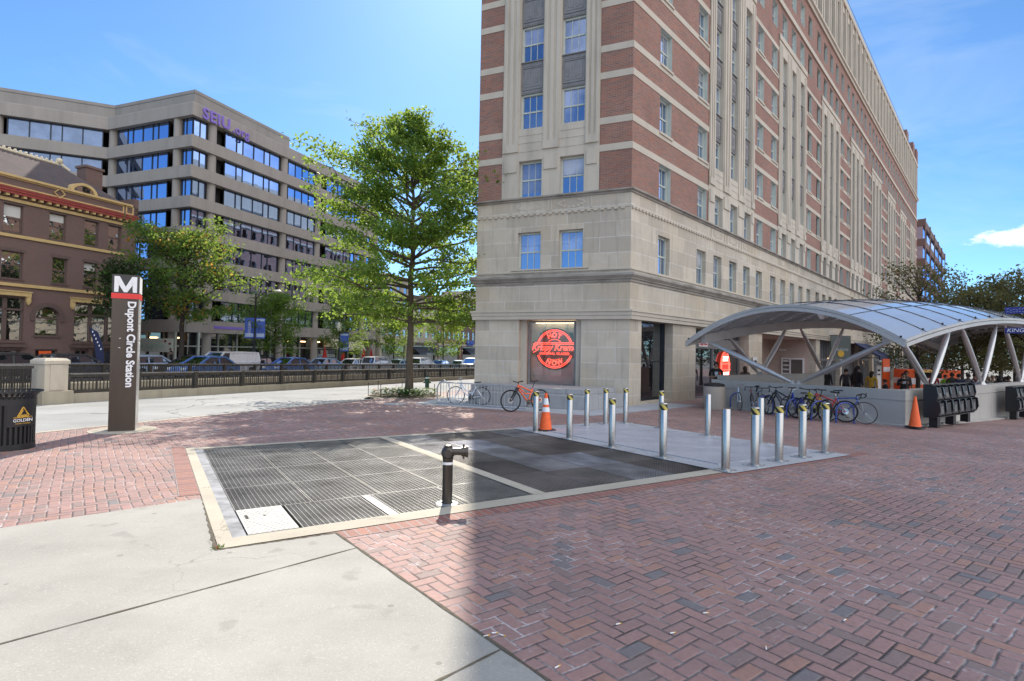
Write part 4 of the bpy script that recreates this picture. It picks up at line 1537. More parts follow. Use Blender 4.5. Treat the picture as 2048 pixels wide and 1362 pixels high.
# dark glazed shopfronts further along
b = MB()
for i in range(8):
    a = 29.4 + 8 * i
    for j in range(13):
        b.box(a + .6 * j, a + .6 * j + .09, .35, .5, -3, 2.97)
    b.box(a, a + 7.2, .38, .5, 1.3, 1.5)
f_ = hpart(b, 'shopfront', M['bronze'], FR)
b = MB(); b.poly([(29, .48, -3), (93, .48, -3), (93, .48, 2.97), (29, .48, 2.97)]); b.build('pane', M['shopglass'], f_)
b = MB()
for i in range(9):
    b.box(31 + 3.1 * i, 31.25 + 3.1 * i, .42, .47, 1.0 + .3 * (i % 3), 1.25 + .3 * (i % 3))
b.build('lamp', M['lampwarm'], f_)
b = MB(); b.poly([(3, .2, -3), (93, .2, -3), (93, .2, 2.9), (3, .2, 2.9)]); hpart(b, 'shopfront', M['shopglass'], FL)

# oval neon sign in the second shopfront, wall camera, stepped granite plinth
p = FR @ Vector((11.0, .50, 1.0))
ov = thing('neon_sign', 'red oval neon sign hung in the shopfront behind the man in black', 'neon sign', p, math.atan2(RD.y, RD.x))
b = MB()
for rx, rz in ((.62, .80), (.5, .66)):
    b.tube([(rx * math.cos(t), -.05, rz * math.sin(t)) for t in np.linspace(0, 6.2832, 33)], .022, 6)
b.tube([(-.66, -.06, .16), (.66, -.06, .16)], .025, 6); b.tube([(-.66, -.06, -.16), (.66, -.06, -.16)], .025, 6)
b.build('neon_ring', M['neon'], ov, smooth=60)
b = MB(); b.prism([(.66 * math.cos(t), .84 * math.sin(t)) for t in np.linspace(0, 6.2832, 33)[:-1]], 0, .04)
b.build('sign_board', mat('oval_board', (0.55, 0.05, 0.03), 0.4, var=0.05, Emission_Color=(1, .08, .04, 1), Emission_Strength=0.35), ov, Matrix.Rotation(R_(90), 4, 'X'))
text('neon_lettering', 'HOT', .34, M['neonwhite'], Matrix.Translation((0, -.07, .42)) @ UP, ov, outline=.014)
text('neon_lettering', 'NOW', .34, M['neonwhite'], Matrix.Translation((0, -.07, -.42)) @ UP, ov, outline=.014)
p = FR @ Vector((13.9, -.12, 1.25))
cmr = thing('security_camera', 'small white security camera on the limestone pier by the dark passage', 'camera', p)
b = MB(); b.box(-.12, .12, -.1, .1, -.02, .3); b.build('housing', M['white'], cmr)
b = MB(); b.ball((.02, -.1, .05), .08, n=10); b.build('dome', M['black'], cmr, smooth=60)

pz = gz(2.69, 18.88)
pl = [Vector((2.69, 18.88)), Vector((4.40, 20.75)), Vector((-1.3, 23.2)), Vector((-1.62, 20.75))]
plinth = thing('granite_plinth', 'stepped grey granite plinth at the foot of the corner shop window', 'plinth', (2.69, 18.88, pz))
b = MB()
b.prism([tuple(p - pl[0]) for p in (pl[0], pl[1], Vector((4.2, 21.1)), Vector((-1.5, 23.4)), pl[3])], -.1, .45)
b.build('lower_step', M['granite'], plinth)
b = MB()
q = [Vector((2.55, 19.35)), Vector((4.0, 20.95)), Vector((-1.45, 23.2)), Vector((-1.55, 21.15))]
b.prism([tuple(p - pl[0]) for p in q], .45, .66)
b.build('upper_step', M['granite'], plinth)
# ---------------------------------------------------------------- office building across the avenue
OC = Vector((-30.8, 52, 0))
ORD_ = dir_az(20.3)
OLD_ = dir_az(-69.7)
OW = OC + OLD_ * 11.9                  # inner corner with the angled wing
OWD = dir_az(-113)
OE = OW + OWD * 16
OR = OC + ORD_ * 31
office = thing('office_building', 'modern concrete office building with ribbon windows and purple rooftop lettering', 'building', OC)
OI = Matrix.Translation(-OC)
oplan = [OE, OW, OC, OR, OR + OLD_ * 25]
def off_in(plan, d):
    """plan polyline moved inwards"""
    out = []
    n = len(plan)
    for i in range(n):
        d0 = (plan[i] - plan[i - 1]).normalized() if i else None
        d1 = (plan[i + 1] - plan[i]).normalized() if i < n - 1 else None
        d0 = d0 or d1; d1 = d1 or d0
        n0, n1 = Vector((-d0.y, d0.x, 0)), Vector((-d1.y, d1.x, 0))
        m_ = n0 + n1
        m_ = m_ / max(.2, m_.dot(n0))
        out.append(plan[i] + m_ * d)
    return out
OZ = -0.95
levels = [(20.65, 21.8), (17.75, 18.9), (14.85, 15.95), (11.97, 13.06), (9.07, 10.15), (6.15, 7.25), (2.9, 4.1)]
for z0, z1 in levels:
    b = MB(); cornice(b, oplan, [(-1.2, z0), (0, z0), (0, z1), (-1.2, z1)])
    b.build('spandrel', M['officecon'], office, OI)
b = MB(); cornice(b, oplan, [(-1.2, 23.66), (0, 23.66), (0, 24.85), (-.02, 24.95), (-.9, 24.95)])
b.build('top_fascia', M['officecon'], office, OI)
ip = off_in(oplan, .9)
ip[3] = OC + ORD_ * 13.6 + OLD_ * .9
ip[4] = ip[3] + OLD_ * 22
b = MB(); cornice(b, [ip[0], ip[1], ip[2], ip[3], ip[4]], [(0, 24.8), (0, 26.6), (-.3, 26.6), (-.3, 24.8)])
b.prism([tuple(p.xy) for p in ip], 26.2, 26.3)
b.build('penthouse', M['officedark'], office, OI)
b = MB()
b.prism([tuple(p.xy) for p in off_in(oplan, 1.0)], 24.3, 24.4)
for z0, z1 in levels[:-1]:
    b.prism([tuple(p.xy) for p in off_in(oplan, 1.15)], z0 + .02, z0 + .06)
b.build('floor_slabs', M['officedark'], office, OI)
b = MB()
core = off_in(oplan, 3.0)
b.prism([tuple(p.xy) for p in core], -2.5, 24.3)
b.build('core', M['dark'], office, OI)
rcol = [2.67, 12.44, 18.3, 28.1, 30.4]
lcol = [2.5, 11.9]
def ocol(p, r=.42):
    b = MB(); b.lathe([(r, -1.6), (r, 24)], (0, 0, 0), 18)
    b.build('column', M['officecon'], office, OI @ Matrix.Translation(p), smooth=50)
inn_r = Vector((ORD_.y, -ORD_.x, 0)) * -1
inn_l = Vector((-OLD_.y, OLD_.x, 0)) * -1
for s in rcol[:-1]:
    ocol(OC + ORD_ * s + inn_r * .55)
b = MB(); b.box(30.0, 31, .1, 1.2, -1.6, 24)
b.build('column', M['officecon'], office, OI @ face_mat(OC, ORD_))
FOL = face_mat(OW, OC - OW)           # left face, from inner corner to the corner
FOR = face_mat(OC, ORD_)
FOW = face_mat(OE, OW - OE)
ocol((FOL @ Vector((11.9 - 2.5, .55, 0))))
ocol((FOL @ Vector((.1, .65, 0))), .45)
ocol((FOW @ Vector((7.0, .65, 0))), .45)
bands = [(4.1, 6.15), (7.25, 9.07), (10.15, 11.97), (13.06, 14.85), (15.95, 17.75), (18.9, 20.65), (21.8, 23.66)]
def ribbon(FM, u0, u1, z0, z1, n, y=.55, m='glassO', thin=()):
    f = MB()
    f.box(u0, u1, y - .05, y + .05, z0, z0 + .06); f.box(u0, u1, y - .05, y + .05, z1 - .06, z1)
    wts = [0.55 if i in thin else 1.0 for i in range(n)]
    xs = [u0]
    for wv in wts:
        xs.append(xs[-1] + (u1 - u0) * wv / sum(wts))
    for x in xs:
        f.box(x - .045, x + .045, y - .06, y + .06, z0, z1)
    o = f.build('window', M['alum'], office, OI @ FM)
    g = MB()
    for a, c in zip(xs[:-1], xs[1:]):
        t = random.uniform(-.008, .008)
        g.poly([(a, y + t, z0), (c, y - t, z0), (c, y - t, z1), (a, y + t, z1)])
    g.build('pane', M[m], o)
for z0, z1 in bands:
    ribbon(FOL, .9, 8.1, z0, z1, 6, thin=(1, 4))
    ribbon(FOL, 10.1, 11.3, z0, z1, 2, thin=(0,))
    ribbon(FOR, .55, 2.0, z0, z1, 2)
    ribbon(FOR, 4.2, 11.7, z0, z1, 6, thin=(1, 4))
    ribbon(FOR, 13.1, 17.8, z0, z1, 4)
    ribbon(FOR, 19.9, 27.4, z0, z1, 6, thin=(1, 4))
    ribbon(FOR, 28.8, 30.0, z0, z1, 1)
    ribbon(FOW, 7.8, 15.5, z0, z1, 5, m='glassW', thin=(2,))
    ribbon(FOW, .5, 6.4, z0, z1, 4, m='glassW')
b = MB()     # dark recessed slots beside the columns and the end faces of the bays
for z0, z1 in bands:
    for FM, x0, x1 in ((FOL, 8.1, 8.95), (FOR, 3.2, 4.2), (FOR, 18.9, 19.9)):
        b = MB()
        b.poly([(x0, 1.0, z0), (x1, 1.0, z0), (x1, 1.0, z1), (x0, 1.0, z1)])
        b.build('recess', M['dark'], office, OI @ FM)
UP = Matrix.Rotation(R_(90), 4, 'X')
text('roof_lettering', 'SEIU', 1.55, M['purple'], OI @ FOR @ Matrix.Translation((1.0, -.08, 24.2)) @ UP, office, extrude=.06, bold=.03, align='LEFT', spacing=1.12)
text('roof_lettering', '.org', 1.25, M['purple'], OI @ FOR @ Matrix.Translation((4.5, -.08, 24.05)) @ UP, office, extrude=.05, bold=.02, align='LEFT', spacing=1.1)
# ground floor shops
b = MB()
for FM, L_, n in ((FOL, 11.9, 5), (FOR, 31, 13), (FOW, 16, 6)):
    b.M = FM
    for i in range(n + 1):
        x = L_ * i / n
        b.box(x - .06, x + .06, 1.3, 1.42, -1.5, 2.9)
    b.box(0, L_, 1.3, 1.4, 1.5, 1.62)
b.M = None
sf = b.build('shopfront', M['winframe'], office, OI)
b = MB()
for FM, L_ in ((FOL, 10.5), (FOR, 31), (FOW, 14.8)):
    b.M = FM
    b.poly([(1.3, 1.45, -2), (L_, 1.45, -2), (L_, 1.45, 2.9), (1.3, 1.45, 2.9)])
b.M = None
b.build('pane', M['shopglass'], sf)
b = MB()
for i in range(9):
    b.M = FOR if i < 6 else FOL
    x = 14 + i * 2.7 if i < 6 else 2 + (i - 6) * 3.2
    b.box(x, x + 1.0, 1.36, 1.40, 2.3, 2.42)
b.M = None
b.build('shop_glow_strip', M['lampwarm'], sf)
# cupcake shop sign on the left face and its dots
b = MB(); b.box(2.4, 10.2, -.02, .08, .95, 2.25)
sg = b.build('shop_sign', mat('pale_mint_sign', (0.66, 0.70, 0.62), 0.5, var=.03), office, OI @ FOL)
text('sign_lettering', 'hello cupcake', .78, mat('mint_letter', (0.40, 0.56, 0.46), .5, var=.02), Matrix.Translation((6.9, -.03, 1.55)) @ UP, sg, extrude=.008)
b = MB()
for x, z, r in ((3.4, 1.95, .2), (4.1, 1.75, .24), (2.7, 2.15, .16), (9.2, 2.0, .14), (9.8, 1.75, .14), (9.9, 1.25, .12)):
    b.extrude([(x + r * 1.2 * math.cos(t), -.03, z + r * .75 * math.sin(t)) for t in np.linspace(0, 6.28, 17)[:-1]], (0, -.015, 0), 0)
    b.extrude([(x + r * .5 * math.cos(t), -.05, z + r * .3 * math.sin(t)) for t in np.linspace(0, 6.28, 13)[:-1]], (0, -.012, 0), 1)
b.build('sign_dots', [mat('choc', (0.09, 0.03, 0.03), .5, var=.05), M['red']], sg)
b = MB(); b.box(3.0, 6.6, -.03, .06, 3.35, 3.62); b.build('sign_strip', M['purple'], office, OI @ FOR)
b = MB(); b.box(20.6, 26.6, -.5, .9, 1.75, 2.75); b.extrude([(20.6, -.5, 1.75), (20.6, -1.4, 1.3), (20.6, -1.4, 1.45), (20.6, -.5, 2.75)], (6, 0, 0))
b.build('shop_awning', M['cream'], office, OI @ FOR)

# ---------------------------------------------------------------- brown painted row building
BO = OC + ORD_ * -5.1                  # right end
BL = 26.0
FB = face_mat(BO - ORD_ * BL, ORD_)    # x runs to the right end at BL
brown = thing('row_building', 'brown painted brick row building with ochre trim and bracketed red cornice', 'building', BO)
BI = Matrix.Translation(-BO)
def bpart(b, n, m, FM=FB, smooth=None):
    return b.build(n, m, brown, BI @ FM, smooth)
def bs(s):            # distance measured along the avenue line -> local x
    return BL + 5.1 + s
w3 = [(-14.47, -13.3), (-11.64, -10.5), (-9.18, -8.1), (-7.37, -6.3), (-17.4, -16.2), (-20.3, -19.1), (-23.2, -22)]
w2 = [(-14.5, -13.2), (-11.35, -10.3), (-9.15, -8.15), (-7.3, -6.4), (-17.4, -16.2), (-20.3, -19.1), (-23.2, -22)]
holes = [(bs(a), bs(c), 9.45, 11.45) for a, c in w3] + [(bs(a), bs(c), 6.15, 8.1) for a, c in w2]
big = [(bs(-16.9), bs(-13.05), 1.75, 4.85), (bs(-9.75), bs(-6.2), 1.75, 4.75), (bs(-24), bs(-20), 1.75, 4.8)]
arch = (bs(-12.35), bs(-10.75), 2.2, 4.3)
low = [(bs(-16.5), bs(-13.2), -.4, 1.1), (bs(-12.3), bs(-10.8), -1.2, 1.15), (bs(-9.6), bs(-8.6), -1.2, 1.15), (bs(-8.3), bs(-6.4), -.5, 1.15)]
b = MB(); wall_holes(b, 0, BL, -2, 12.1, holes + big + [arch] + low, .28)
b.poly([(BL, 0, -2), (BL, 14, -2), (BL, 14, 12.9), (BL, 0, 12.9)])
b.poly([(0, 0, -2), (0, 14, -2), (0, 14, 12.9), (0, 0, 12.9)])
bpart(b, 'wall', M['brown'])
brt = mat('brown_trim', (0.125, 0.082, 0.07), 0.6, var=.1)
M['browntrim'] = brt
def sash(a, c, z0, z1, cols=1, arch_=False):
    f = MB()
    t = .08
    for x0, x1, e, g in ((a, a + t, z0, z1), (c - t, c, z0, z1), (a + t, c - t, z0, z0 + t), (a + t, c - t, z1 - t, z1), (a + t, c - t, (z0 + z1) / 2 - .04, (z0 + z1) / 2 + .04)):
        f.box(x0, x1, .16, .26, e, g)
    f.box(a - .08, c + .08, -.06, .1, z0 - .1, z0 - .004)
    f.box(a - .12, c + .12, -.03, 0, z1 + .004, z1 + .22)
    o = bpart(f, 'window', brt)
    g = MB(); g.poly([(a, .22, z0), (c, .22, z0), (c, .22, z1), (a, .22, z1)]); g.build('pane', M['oldglass'], o)
    if random.random() < .6:
        g = MB(); hh = (z1 - z0) * random.uniform(.25, .5)
        g.poly([(a + t, .215, z1 - hh), (c - t, .215, z1 - hh), (c - t, .215, z1 - t), (a + t, .215, z1 - t)]); g.build('shade', M['blind'], o)
for a, c, z0, z1 in holes:
    sash(a, c, z0, z1)
for a, c, z0, z1 in big:
    f = MB()
    xs = [a, a + (c - a) * .36, a + (c - a) * .72, c]
    for x in xs:
        f.box(x - .09, x + .09, .1, .26, z0, z1)
    for z in (z0, z0 + (z1 - z0) * .72, z1):
        f.box(a, c, .1, .25, z - .07, z + .07)
    f.box(a - .1, c + .1, -.08, .1, z0 - .2, z0 - .08)
    o = bpart(f, 'window', brt)
    g = MB(); g.poly([(a, .22, z0), (c, .22, z0), (c, .22, z1), (a, .22, z1)]); g.build('pane', M['oldglass'], o)
    f = MB(); f.box(a - .3, c + .3, -.25, 0, z1 + .1, z1 + .38); f.box(a - .34, c + .34, -.3, 0, z1 + .38, z1 + .46)
    for x in (a - .3, c + .05):
        f.box(x, x + .25, -.22, 0, z1 - .3, z1 + .1); f.extrude([(x, 0, z1 - .3), (x + .25, 0, z1 - .3), (x + .125, 0, z1 - .5)], (0, -.2, 0))
    bpart(f, 'window_hood', M['yellow'])
a, c, z0, z1 = arch
f = MB()
cx, rr = (a + c) / 2, (c - a) / 2
for i in range(16):
    t0, t1 = math.pi * i / 16, math.pi * (i + 1) / 16
    for r0, r1, y in ((rr + .02, rr + .34, -.07),):
        f.extrude([(cx + r0 * math.cos(t0), 0, z1 - rr + .0 + r0 * math.sin(t0)), (cx + r1 * math.cos(t0), 0, z1 - rr + r1 * math.sin(t0)), (cx + r1 * math.cos(t1), 0, z1 - rr + r1 * math.sin(t1)), (cx + r0 * math.cos(t1), 0, z1 - rr + r0 * math.sin(t1))], (0, y, 0))
    # spandrel corners of the square opening
    f.extrude([(cx + rr * math.cos(t0), .1, z1 - rr + rr * math.sin(t0)), (cx + rr * math.cos(t1), .1, z1 - rr + rr * math.sin(t1)), (cx + rr * math.cos(t1), .1, z1), (cx + rr * math.cos(t0), .1, z1)], (0, .05, 0))
for x0, x1 in ((a - .34, a), (c, c + .34)):
    f.box(x0, x1, -.07, 0, z1 - rr - .25, z1 - rr)
f.box(a, c, .12, .22, z1 - rr - .05, z1 - rr + .05); f.box(a, a + .08, .12, .22, z0, z1); f.box(c - .08, c, .12, .22, z0, z1)
f.box(a - .1, c + .1, -.08, .1, z0 - .16, z0 - .004)
o = bpart(f, 'arched_window', brt)
g = MB(); g.poly([(a, .2, z0), (c, .2, z0), (c, .2, z1), (a, .2, z1)]); g.build('pane', M['oldglass'], o)
f = MB()
for a, c, z0, z1 in low:
    f.box(a, a + .1, .1, .25, z0, z1); f.box(c - .1, c, .1, .25, z0, z1); f.box(a, c, .1, .25, z1 - .1, z1); f.box((a + c) / 2 - .05, (a + c) / 2 + .05, .1, .25, z0, z1)
f.box(bs(-17), bs(-13), -.5, 0, 1.3, 1.5); f.box(bs(-10), bs(-6), -.4, 0, 1.3, 1.5)
o = bpart(f, 'shopfront', brt)
g = MB()
for a, c, z0, z1 in low:
    g.poly([(a, .22, z0), (c, .22, z0), (c, .22, z1), (a, .22, z1)])
g.build('pane', M['shopglass'], o)
g = MB(); g.box(bs(-12.05), bs(-11.25), -.04, .02, .72, 1.02)
s_ = bpart(g, 'door_sign', M['orange'])
g = MB(); g.tube([(bs(-11.62) + .16 * math.cos(t), -.05, .48 + .16 * math.sin(t)) for t in np.linspace(0, 6.28, 15)], .02, 5)
bpart(g, 'round_emblem', M['white'])
g = MB(); g.tube([(bs(-15.8), .12, .6), (bs(-14.8), .12, .68), (bs(-14.6), .12, .85)], .05, 5); g.tube([(bs(-15.8), .12, .45), (bs(-14.2), .12, .5)], .04, 5, 1)
bpart(g, 'window_neon', [emit('neon_small_red', (1, .08, .06), 2.0), M['white']])
# lettering and roundel on the big right window, as seen in white on the glass
g = MB(); cx = bs(-8.0)
g.tube([(cx + .28 * math.cos(t), .18, 2.95 + .2 * math.sin(t)) for t in np.linspace(0, 6.28, 19)], .025, 5)
g.tube([(cx - .12, .18, 2.85), (cx - .05, .18, 3.06), (cx + .05, .18, 2.85), (cx + .14, .18, 3.05)], .02, 5)
g.box(cx - .55, cx + .55, .17, .185, 2.62, 2.66); g.box(cx - .5, cx + .5, .17, .185, 2.42, 2.48)
for i in range(9):
    g.box(cx - .5 + .115 * i, cx - .42 + .115 * i, .17, .185, 2.24, 2.33)
bpart(g, 'window_lettering', M['white'])
b = MB()
b.M = None
b.box(-.1, BL - 1.0, -.12, 0, 11.62, 11.84)
b.box(-.1, BL - 1.0, -.1, 0, 9.1, 9.32)
b.box(-.1, BL - .5, -.12, 0, 5.62, 5.84)
b.box(-.1, BL - .6, -.42, .1, 13.30, 13.46)
for x0, x1 in ((0, BL - 1.25), (BL - 1.1, BL - .45)):
    b.box(x0, x1, -.3, -.24, 12.62, 12.72, 0); b.box(x1 - .1, x1, -.3, -.24, 12.72, 13.2); b.box(x0, x0 + .1, -.3, -.24, 12.72, 13.2); b.box(x0, x1, -.3, -.24, 13.2, 13.29)
dx = bs(-11.2)
for sx, sz in ((1, 1), (1, -1), (-1, 1), (-1, -1)):
    b.bar((dx + sx * .36, -.31, 12.95), (dx, -.31, 12.95 + sz * .36), .06, .1, up=(0, 1, 0))
bpart(b, 'ochre_trim', M['yellow'])
b = MB(); b.box(-.1, BL - .15, -.5, 0, 12.3, 12.45); b.box(-.1, BL - .15, -.42, 0, 12.12, 12.3); b.box(-.1, BL - .15, -.56, 0, 12.45, 12.52)
bpart(b, 'cornice', M['redtrim'])
b = MB()
for i in range(int(BL / .52)):
    x = BL - .5 - i * .52
    b.box(x - .1, x + .1, -.36, -.02, 11.95, 12.115)
bpart(b, 'cornice_brackets', M['yellow'])
b = MB(); b.box(0, BL, -.24, .1, 12.52, 13.3); b.box(BL - .3, BL, -.24, 6, 12.52, 14.1); bpart(b, 'parapet', M['brown'])
b = MB()   # steep slate roof
x1 = BL - 1.4
b.poly([(0, .0, 13.4), (x1 + .6, .0, 13.4), (x1 - 3.0, 3.0, 16.0), (0, 3.0, 16.0)])
b.poly([(x1 + .6, 0, 13.4), (x1 + .6, 6, 13.4), (x1 - 3.0, 3.0, 16.0)])
b.poly([(0, 3.0, 16.0), (x1 - 3, 3, 16.0), (x1 + .6, 6, 13.4), (0, 6, 13.4)])
bpart(b, 'roof', M['slate'])
b = MB()
b.tube([(0, 3, 16.05), (x1 - 3, 3, 16.05)], .12, 8)
for i in range(60):
    b.ball((x1 - 3.1 - i * .35, 3, 16.2), .11, n=6)
b.ball((x1 - 2.9, 3, 16.35), .26, n=10); b.tube([(x1 - 2.9, 3, 16.2), (x1 - 2.3, 2.7, 15.7)], .12, 6)
bpart(b, 'roof_crest', M['cream'], smooth=50)
b = MB()
ax = bs(-9.3)
for i in range(14):
    t0, t1 = math.pi * i / 14, math.pi * (i + 1) / 14
    b.extrude([(ax + .8 * math.cos(t0), -.05, 13.46 + .62 * math.sin(t0)), (ax + 1.0 * math.cos(t0), -.05, 13.46 + .82 * math.sin(t0)), (ax + 1.0 * math.cos(t1), -.05, 13.46 + .82 * math.sin(t1)), (ax + .8 * math.cos(t1), -.05, 13.46 + .62 * math.sin(t1))], (0, 1.2, 0))
dm = bpart(b, 'dormer', M['yellow'])
g = MB(); g.poly([(ax + .8 * math.cos(t), .05, 13.46 + .62 * math.sin(t)) for t in np.linspace(0, math.pi, 15)]); g.build('pane', M['oldglass'], dm)
b = MB(); b.box(bs(-7.6), bs(-6.3), 2.6, 3.8, 13.4, 16.4); b.box(bs(-7.7), bs(-6.2), 2.5, 3.9, 16.4, 16.6)
bpart(b, 'chimney', M['brown'])

# ---------------------------------------------------------------- far row down the avenue
def row_house(s0, s1, h, m, name, label, bands_, awn=None, floors=4, wcols=4, depth=12):
    o = thing(name, label, 'building', OC + ORD_ * s0)
    I = Matrix.Translation(-(OC + ORD_ * s0))
    FM = face_mat(OC + ORD_ * s0, ORD_)
    L_ = s1 - s0
    hs = []
    z0 = 2.9
    fh = (h - 1.0 - z0) / floors
    for f in range(floors):
        for cidx in range(wcols):
            x = L_ * (cidx + .5) / wcols
            hs.append((x - .6, x + .6, z0 + f * fh + .8, z0 + f * fh + fh - .5))
    b = MB()
    wall_holes(b, 0, L_, -2.5, h, hs + [(.6, L_ - .6, -2.2, 2.2)], .25)
    for x in (0, L_):
        b.poly([(x, 0, -2.5), (x, depth, -2.5), (x, depth, h), (x, 0, h)])
    b.poly([(0, 0, h), (L_, 0, h), (L_, depth, h), (0, depth, h)])
    b.build('wall', m, o, I @ FM)
    b = MB(); b.box(0, L_, -.3, 0, h - .3, h + .1); b.box(0, L_, -.1, 0, 2.4, 2.8); b.build('cornice', bands_, o, I @ FM)
    for a, c, e, g in hs:
        f = MB(); f.box(a, a + .08, .12, .2, e, g); f.box(c - .08, c, .12, .2, e, g); f.box(a + .08, c - .08, .12, .2, (e + g) / 2 - .04, (e + g) / 2 + .04)
        wdw = f.build('window', M['winframe'], o, I @ FM)
        f = MB(); f.poly([(a, .18, e), (c, .18, e), (c, .18, g), (a, .18, g)]); f.build('pane', M['glassA'], wdw)
    f = MB(); f.poly([(.6, .24, -2.2), (L_ - .6, .24, -2.2), (L_ - .6, .24, 2.2), (.6, .24, 2.2)]); f.build('shopfront', M['shopglass'], o, I @ FM)
    if awn:
        f = MB(); f.extrude([(1, -.02, 2.1), (1, -1.5, 1.0), (1, -1.5, .75), (1, -.02, .75)], (L_ - 2, 0, 0)); f.build('awning', awn, o, I @ FM)
    return o, I @ FM
row_house(32.0, 40, 13.0, M['limeband'], 'shop_building', 'cream stone shop building just right of the concrete office building', M['cream'], None, 4, 4)
o_, F_ = row_house(40.2, 50, 10.5, M['limeplain'], 'shop_building', 'tan shop building with a dark awning seen right of the oak trunk', M['browntrim'], M['black'], 3, 4)
text('awning_lettering', 'THE BIG HUNT', .5, M['white'], F_ @ Matrix.Translation((5, -1.52, .88)) @ UP, o_)
row_house(50.2, 60, 11.5, M['brick'], 'shop_building', 'red brick shop building glimpsed under the oak crown', M['limeband'], None, 3, 5)
o_, F_ = row_house(60.2, 74, 12.5, M['brown'], 'shop_building', 'dark shop building with blue letters at the left edge of the hotel', M['limeband'], M['black'], 3, 6)
text('shop_lettering', 'KEMP', 1.3, M['bannerblue'], F_ @ Matrix.Translation((3.5, -.3, 3.0)) @ UP, o_, extrude=.08, bold=.03)
row_house(74.2, 110, 15.0, M['limeband'], 'shop_building', 'farthest pale building closing the avenue behind the oak', M['cream'], None, 4, 12)

# glass and brick block beyond the far end of the hotel
gp = HR + RD * 12
o = thing('glass_tower', 'glass and brown brick office block beyond the far end of the hotel', 'building', gp)
FM = face_mat(gp, RD)
I = Matrix.Translation(-gp)
b = MB()
for i in range(9):
    b.box(0, 46, 0, 18, -3 + 3.6 * i, -3 + 3.6 * i + 1.3)
b.build('spandrel', M['brown'], o, I @ FM)
b = MB()
for i in range(8):
    b.box(.2, 45.8, .25, 17.8, -1.7 + 3.6 * i, -1.7 + 3.6 * i + 2.3)
b.build('window_band', M['glassO'], o, I @ FM)
b = MB()
for i in range(6):
    b.box(9 * i, 9 * i + .8, -.15, 0, -3, 27.2)
b.build('pilaster', M['brown'], o, I @ FM)
# ---------------------------------------------------------------- avenue: sunken lanes, railings, far side
sheet('street', [(-60, 9.15), (140, 9.15), (140, 18.4), (-60, 18.4)], 0.08, M['road2'], SF)
sheet('pavement', [(-60, 18.4), (140, 18.4), (140, 27), (-60, 27)], 0.21, M['padcon'], SF)
b = MB()
for q in np.arange(-60, 138, 6.0):
    a, c = sw(q, 18.4, .21), sw(q + 6, 18.4, .21)
    b.poly([a, c, c - Vector((0, 0, .15)), a - Vector((0, 0, .15))])
    a, c = sw(q, .06, 0), sw(q + 6, .06, 0)
    d = Vector((0, 0, 5.2))
    b.poly([a, c, c - d, a - d])
struct(b.build('kerb', M['kerbstone']))
b = MB()
for q in np.arange(-60, 138, 3.0):
    a, c = sw(q, 9.0, .2), sw(q + 2.96, 9.0, .2)
    d = Vector((0, 0, 5.3))
    b.poly([a - d, c - d, c, a])
    a, c = sw(q + 2.96, 9.03, .2), sw(q + 3.0, 9.03, .2)
    b.poly([a - d, c - d, c, a])
    a, c = sw(q, 9.0, -.75), sw(q + 3, 9.0, -.75)
    n = (sw(0, 8.94) - sw(0, 9.0)); n.z = 0
    b.poly([a, c, c + n, a + n]); b.poly([a + n, c + n, c + n - Vector((0, 0, .25)), a + n - Vector((0, 0, .25))])
tag(b.build('retaining_wall', M['palewall']), 'pale stone retaining wall of the sunken lanes seen through the railing', 'wall')
sheet('underpass_road', [(-60, 0.06), (140, 0.06), (140, 9.0), (-60, 9.0)], -5.2, M['road2'], SF)

def railing(name, label, q0, q1, wv, first, pitch=2.56, hi=.94, zb=.21, stone=True):
    o = thing(name, label, 'railing', sw(q0, wv))
    I = Matrix.Translation(-sw(q0, wv))
    if stone:
        b = MB()
        q = q0
        while q < q1:
            e = min(q + 1.7, q1)
            for dz0, dz1, h_ in ((-.15, zb, .24),):
                p0, p1 = sw(q, wv), sw(e - .012, wv)
                b.bar(p0 + Vector((0, 0, (dz0 + dz1) / 2)), p1 + Vector((0, 0, (dz0 + dz1) / 2)), .48, dz1 - dz0)
            q = e
        b.build('stone_base', M['railstone'], o, I)
    q = first
    while q < q1 - .3:
        e = min(q + pitch, q1)
        p0, p1 = sw(q, wv), sw(e, wv)
        b = MB()
        c_ = MB(); c_.bar(p0 + Vector((0, 0, hi - .03)), p1 + Vector((0, 0, hi - .03)), .13, .05); c_.build('hand_rail', M['railcap'], o, I, )
        b.bar(p0 + Vector((0, 0, hi - .10)), p1 + Vector((0, 0, hi - .10)), .05, .09)
        b.bar(p0 + Vector((0, 0, zb + .07)), p1 + Vector((0, 0, zb + .07)), .09, .12)
        n = 20
        for i in range(1, n):
            pp = p0.lerp(p1, i / n)
            b.bar(pp + Vector((0, 0, zb + .13)), pp + Vector((0, 0, hi - .145)), .028 if i % 4 else .05, .03 if i % 4 else .05, up=(0, 1, 0))
        b.build('panel', M['railiron'], o, I)
        b = MB()
        b.prism([tuple((p0 + SF.to_3x3() @ Vector((sx * .09, sy * .09, 0))).xy) for sx, sy in ((-1, -1), (1, -1), (1, 1), (-1, 1))], p0.z + zb, p0.z + hi - .02)
        b.build('post', M['railiron'], o, I)
        q = e
    return o
railing('railing', 'brown iron railing on a stone base along the near side of the sunken lanes', .95, 110, 0, .95)
railing('railing', 'far iron railing behind the near one, in front of the parked cars', -20, 110, 9.1, -20, zb=.12, hi=1.12)
railing('railing', 'short stretch of iron railing left of the stone pier', -22, -.05, 0, -22, hi=1.25)
pp = sw(.45, 0)
t = thing('stone_pier', 'pale limestone end pier of the railing with a sloping cap', 'pier', pp, R_(90 - 20.3))
b = MB(); b.box(-.48, .48, -.46, .46, -.15, .34); b.build('base', M['railstone'], t)
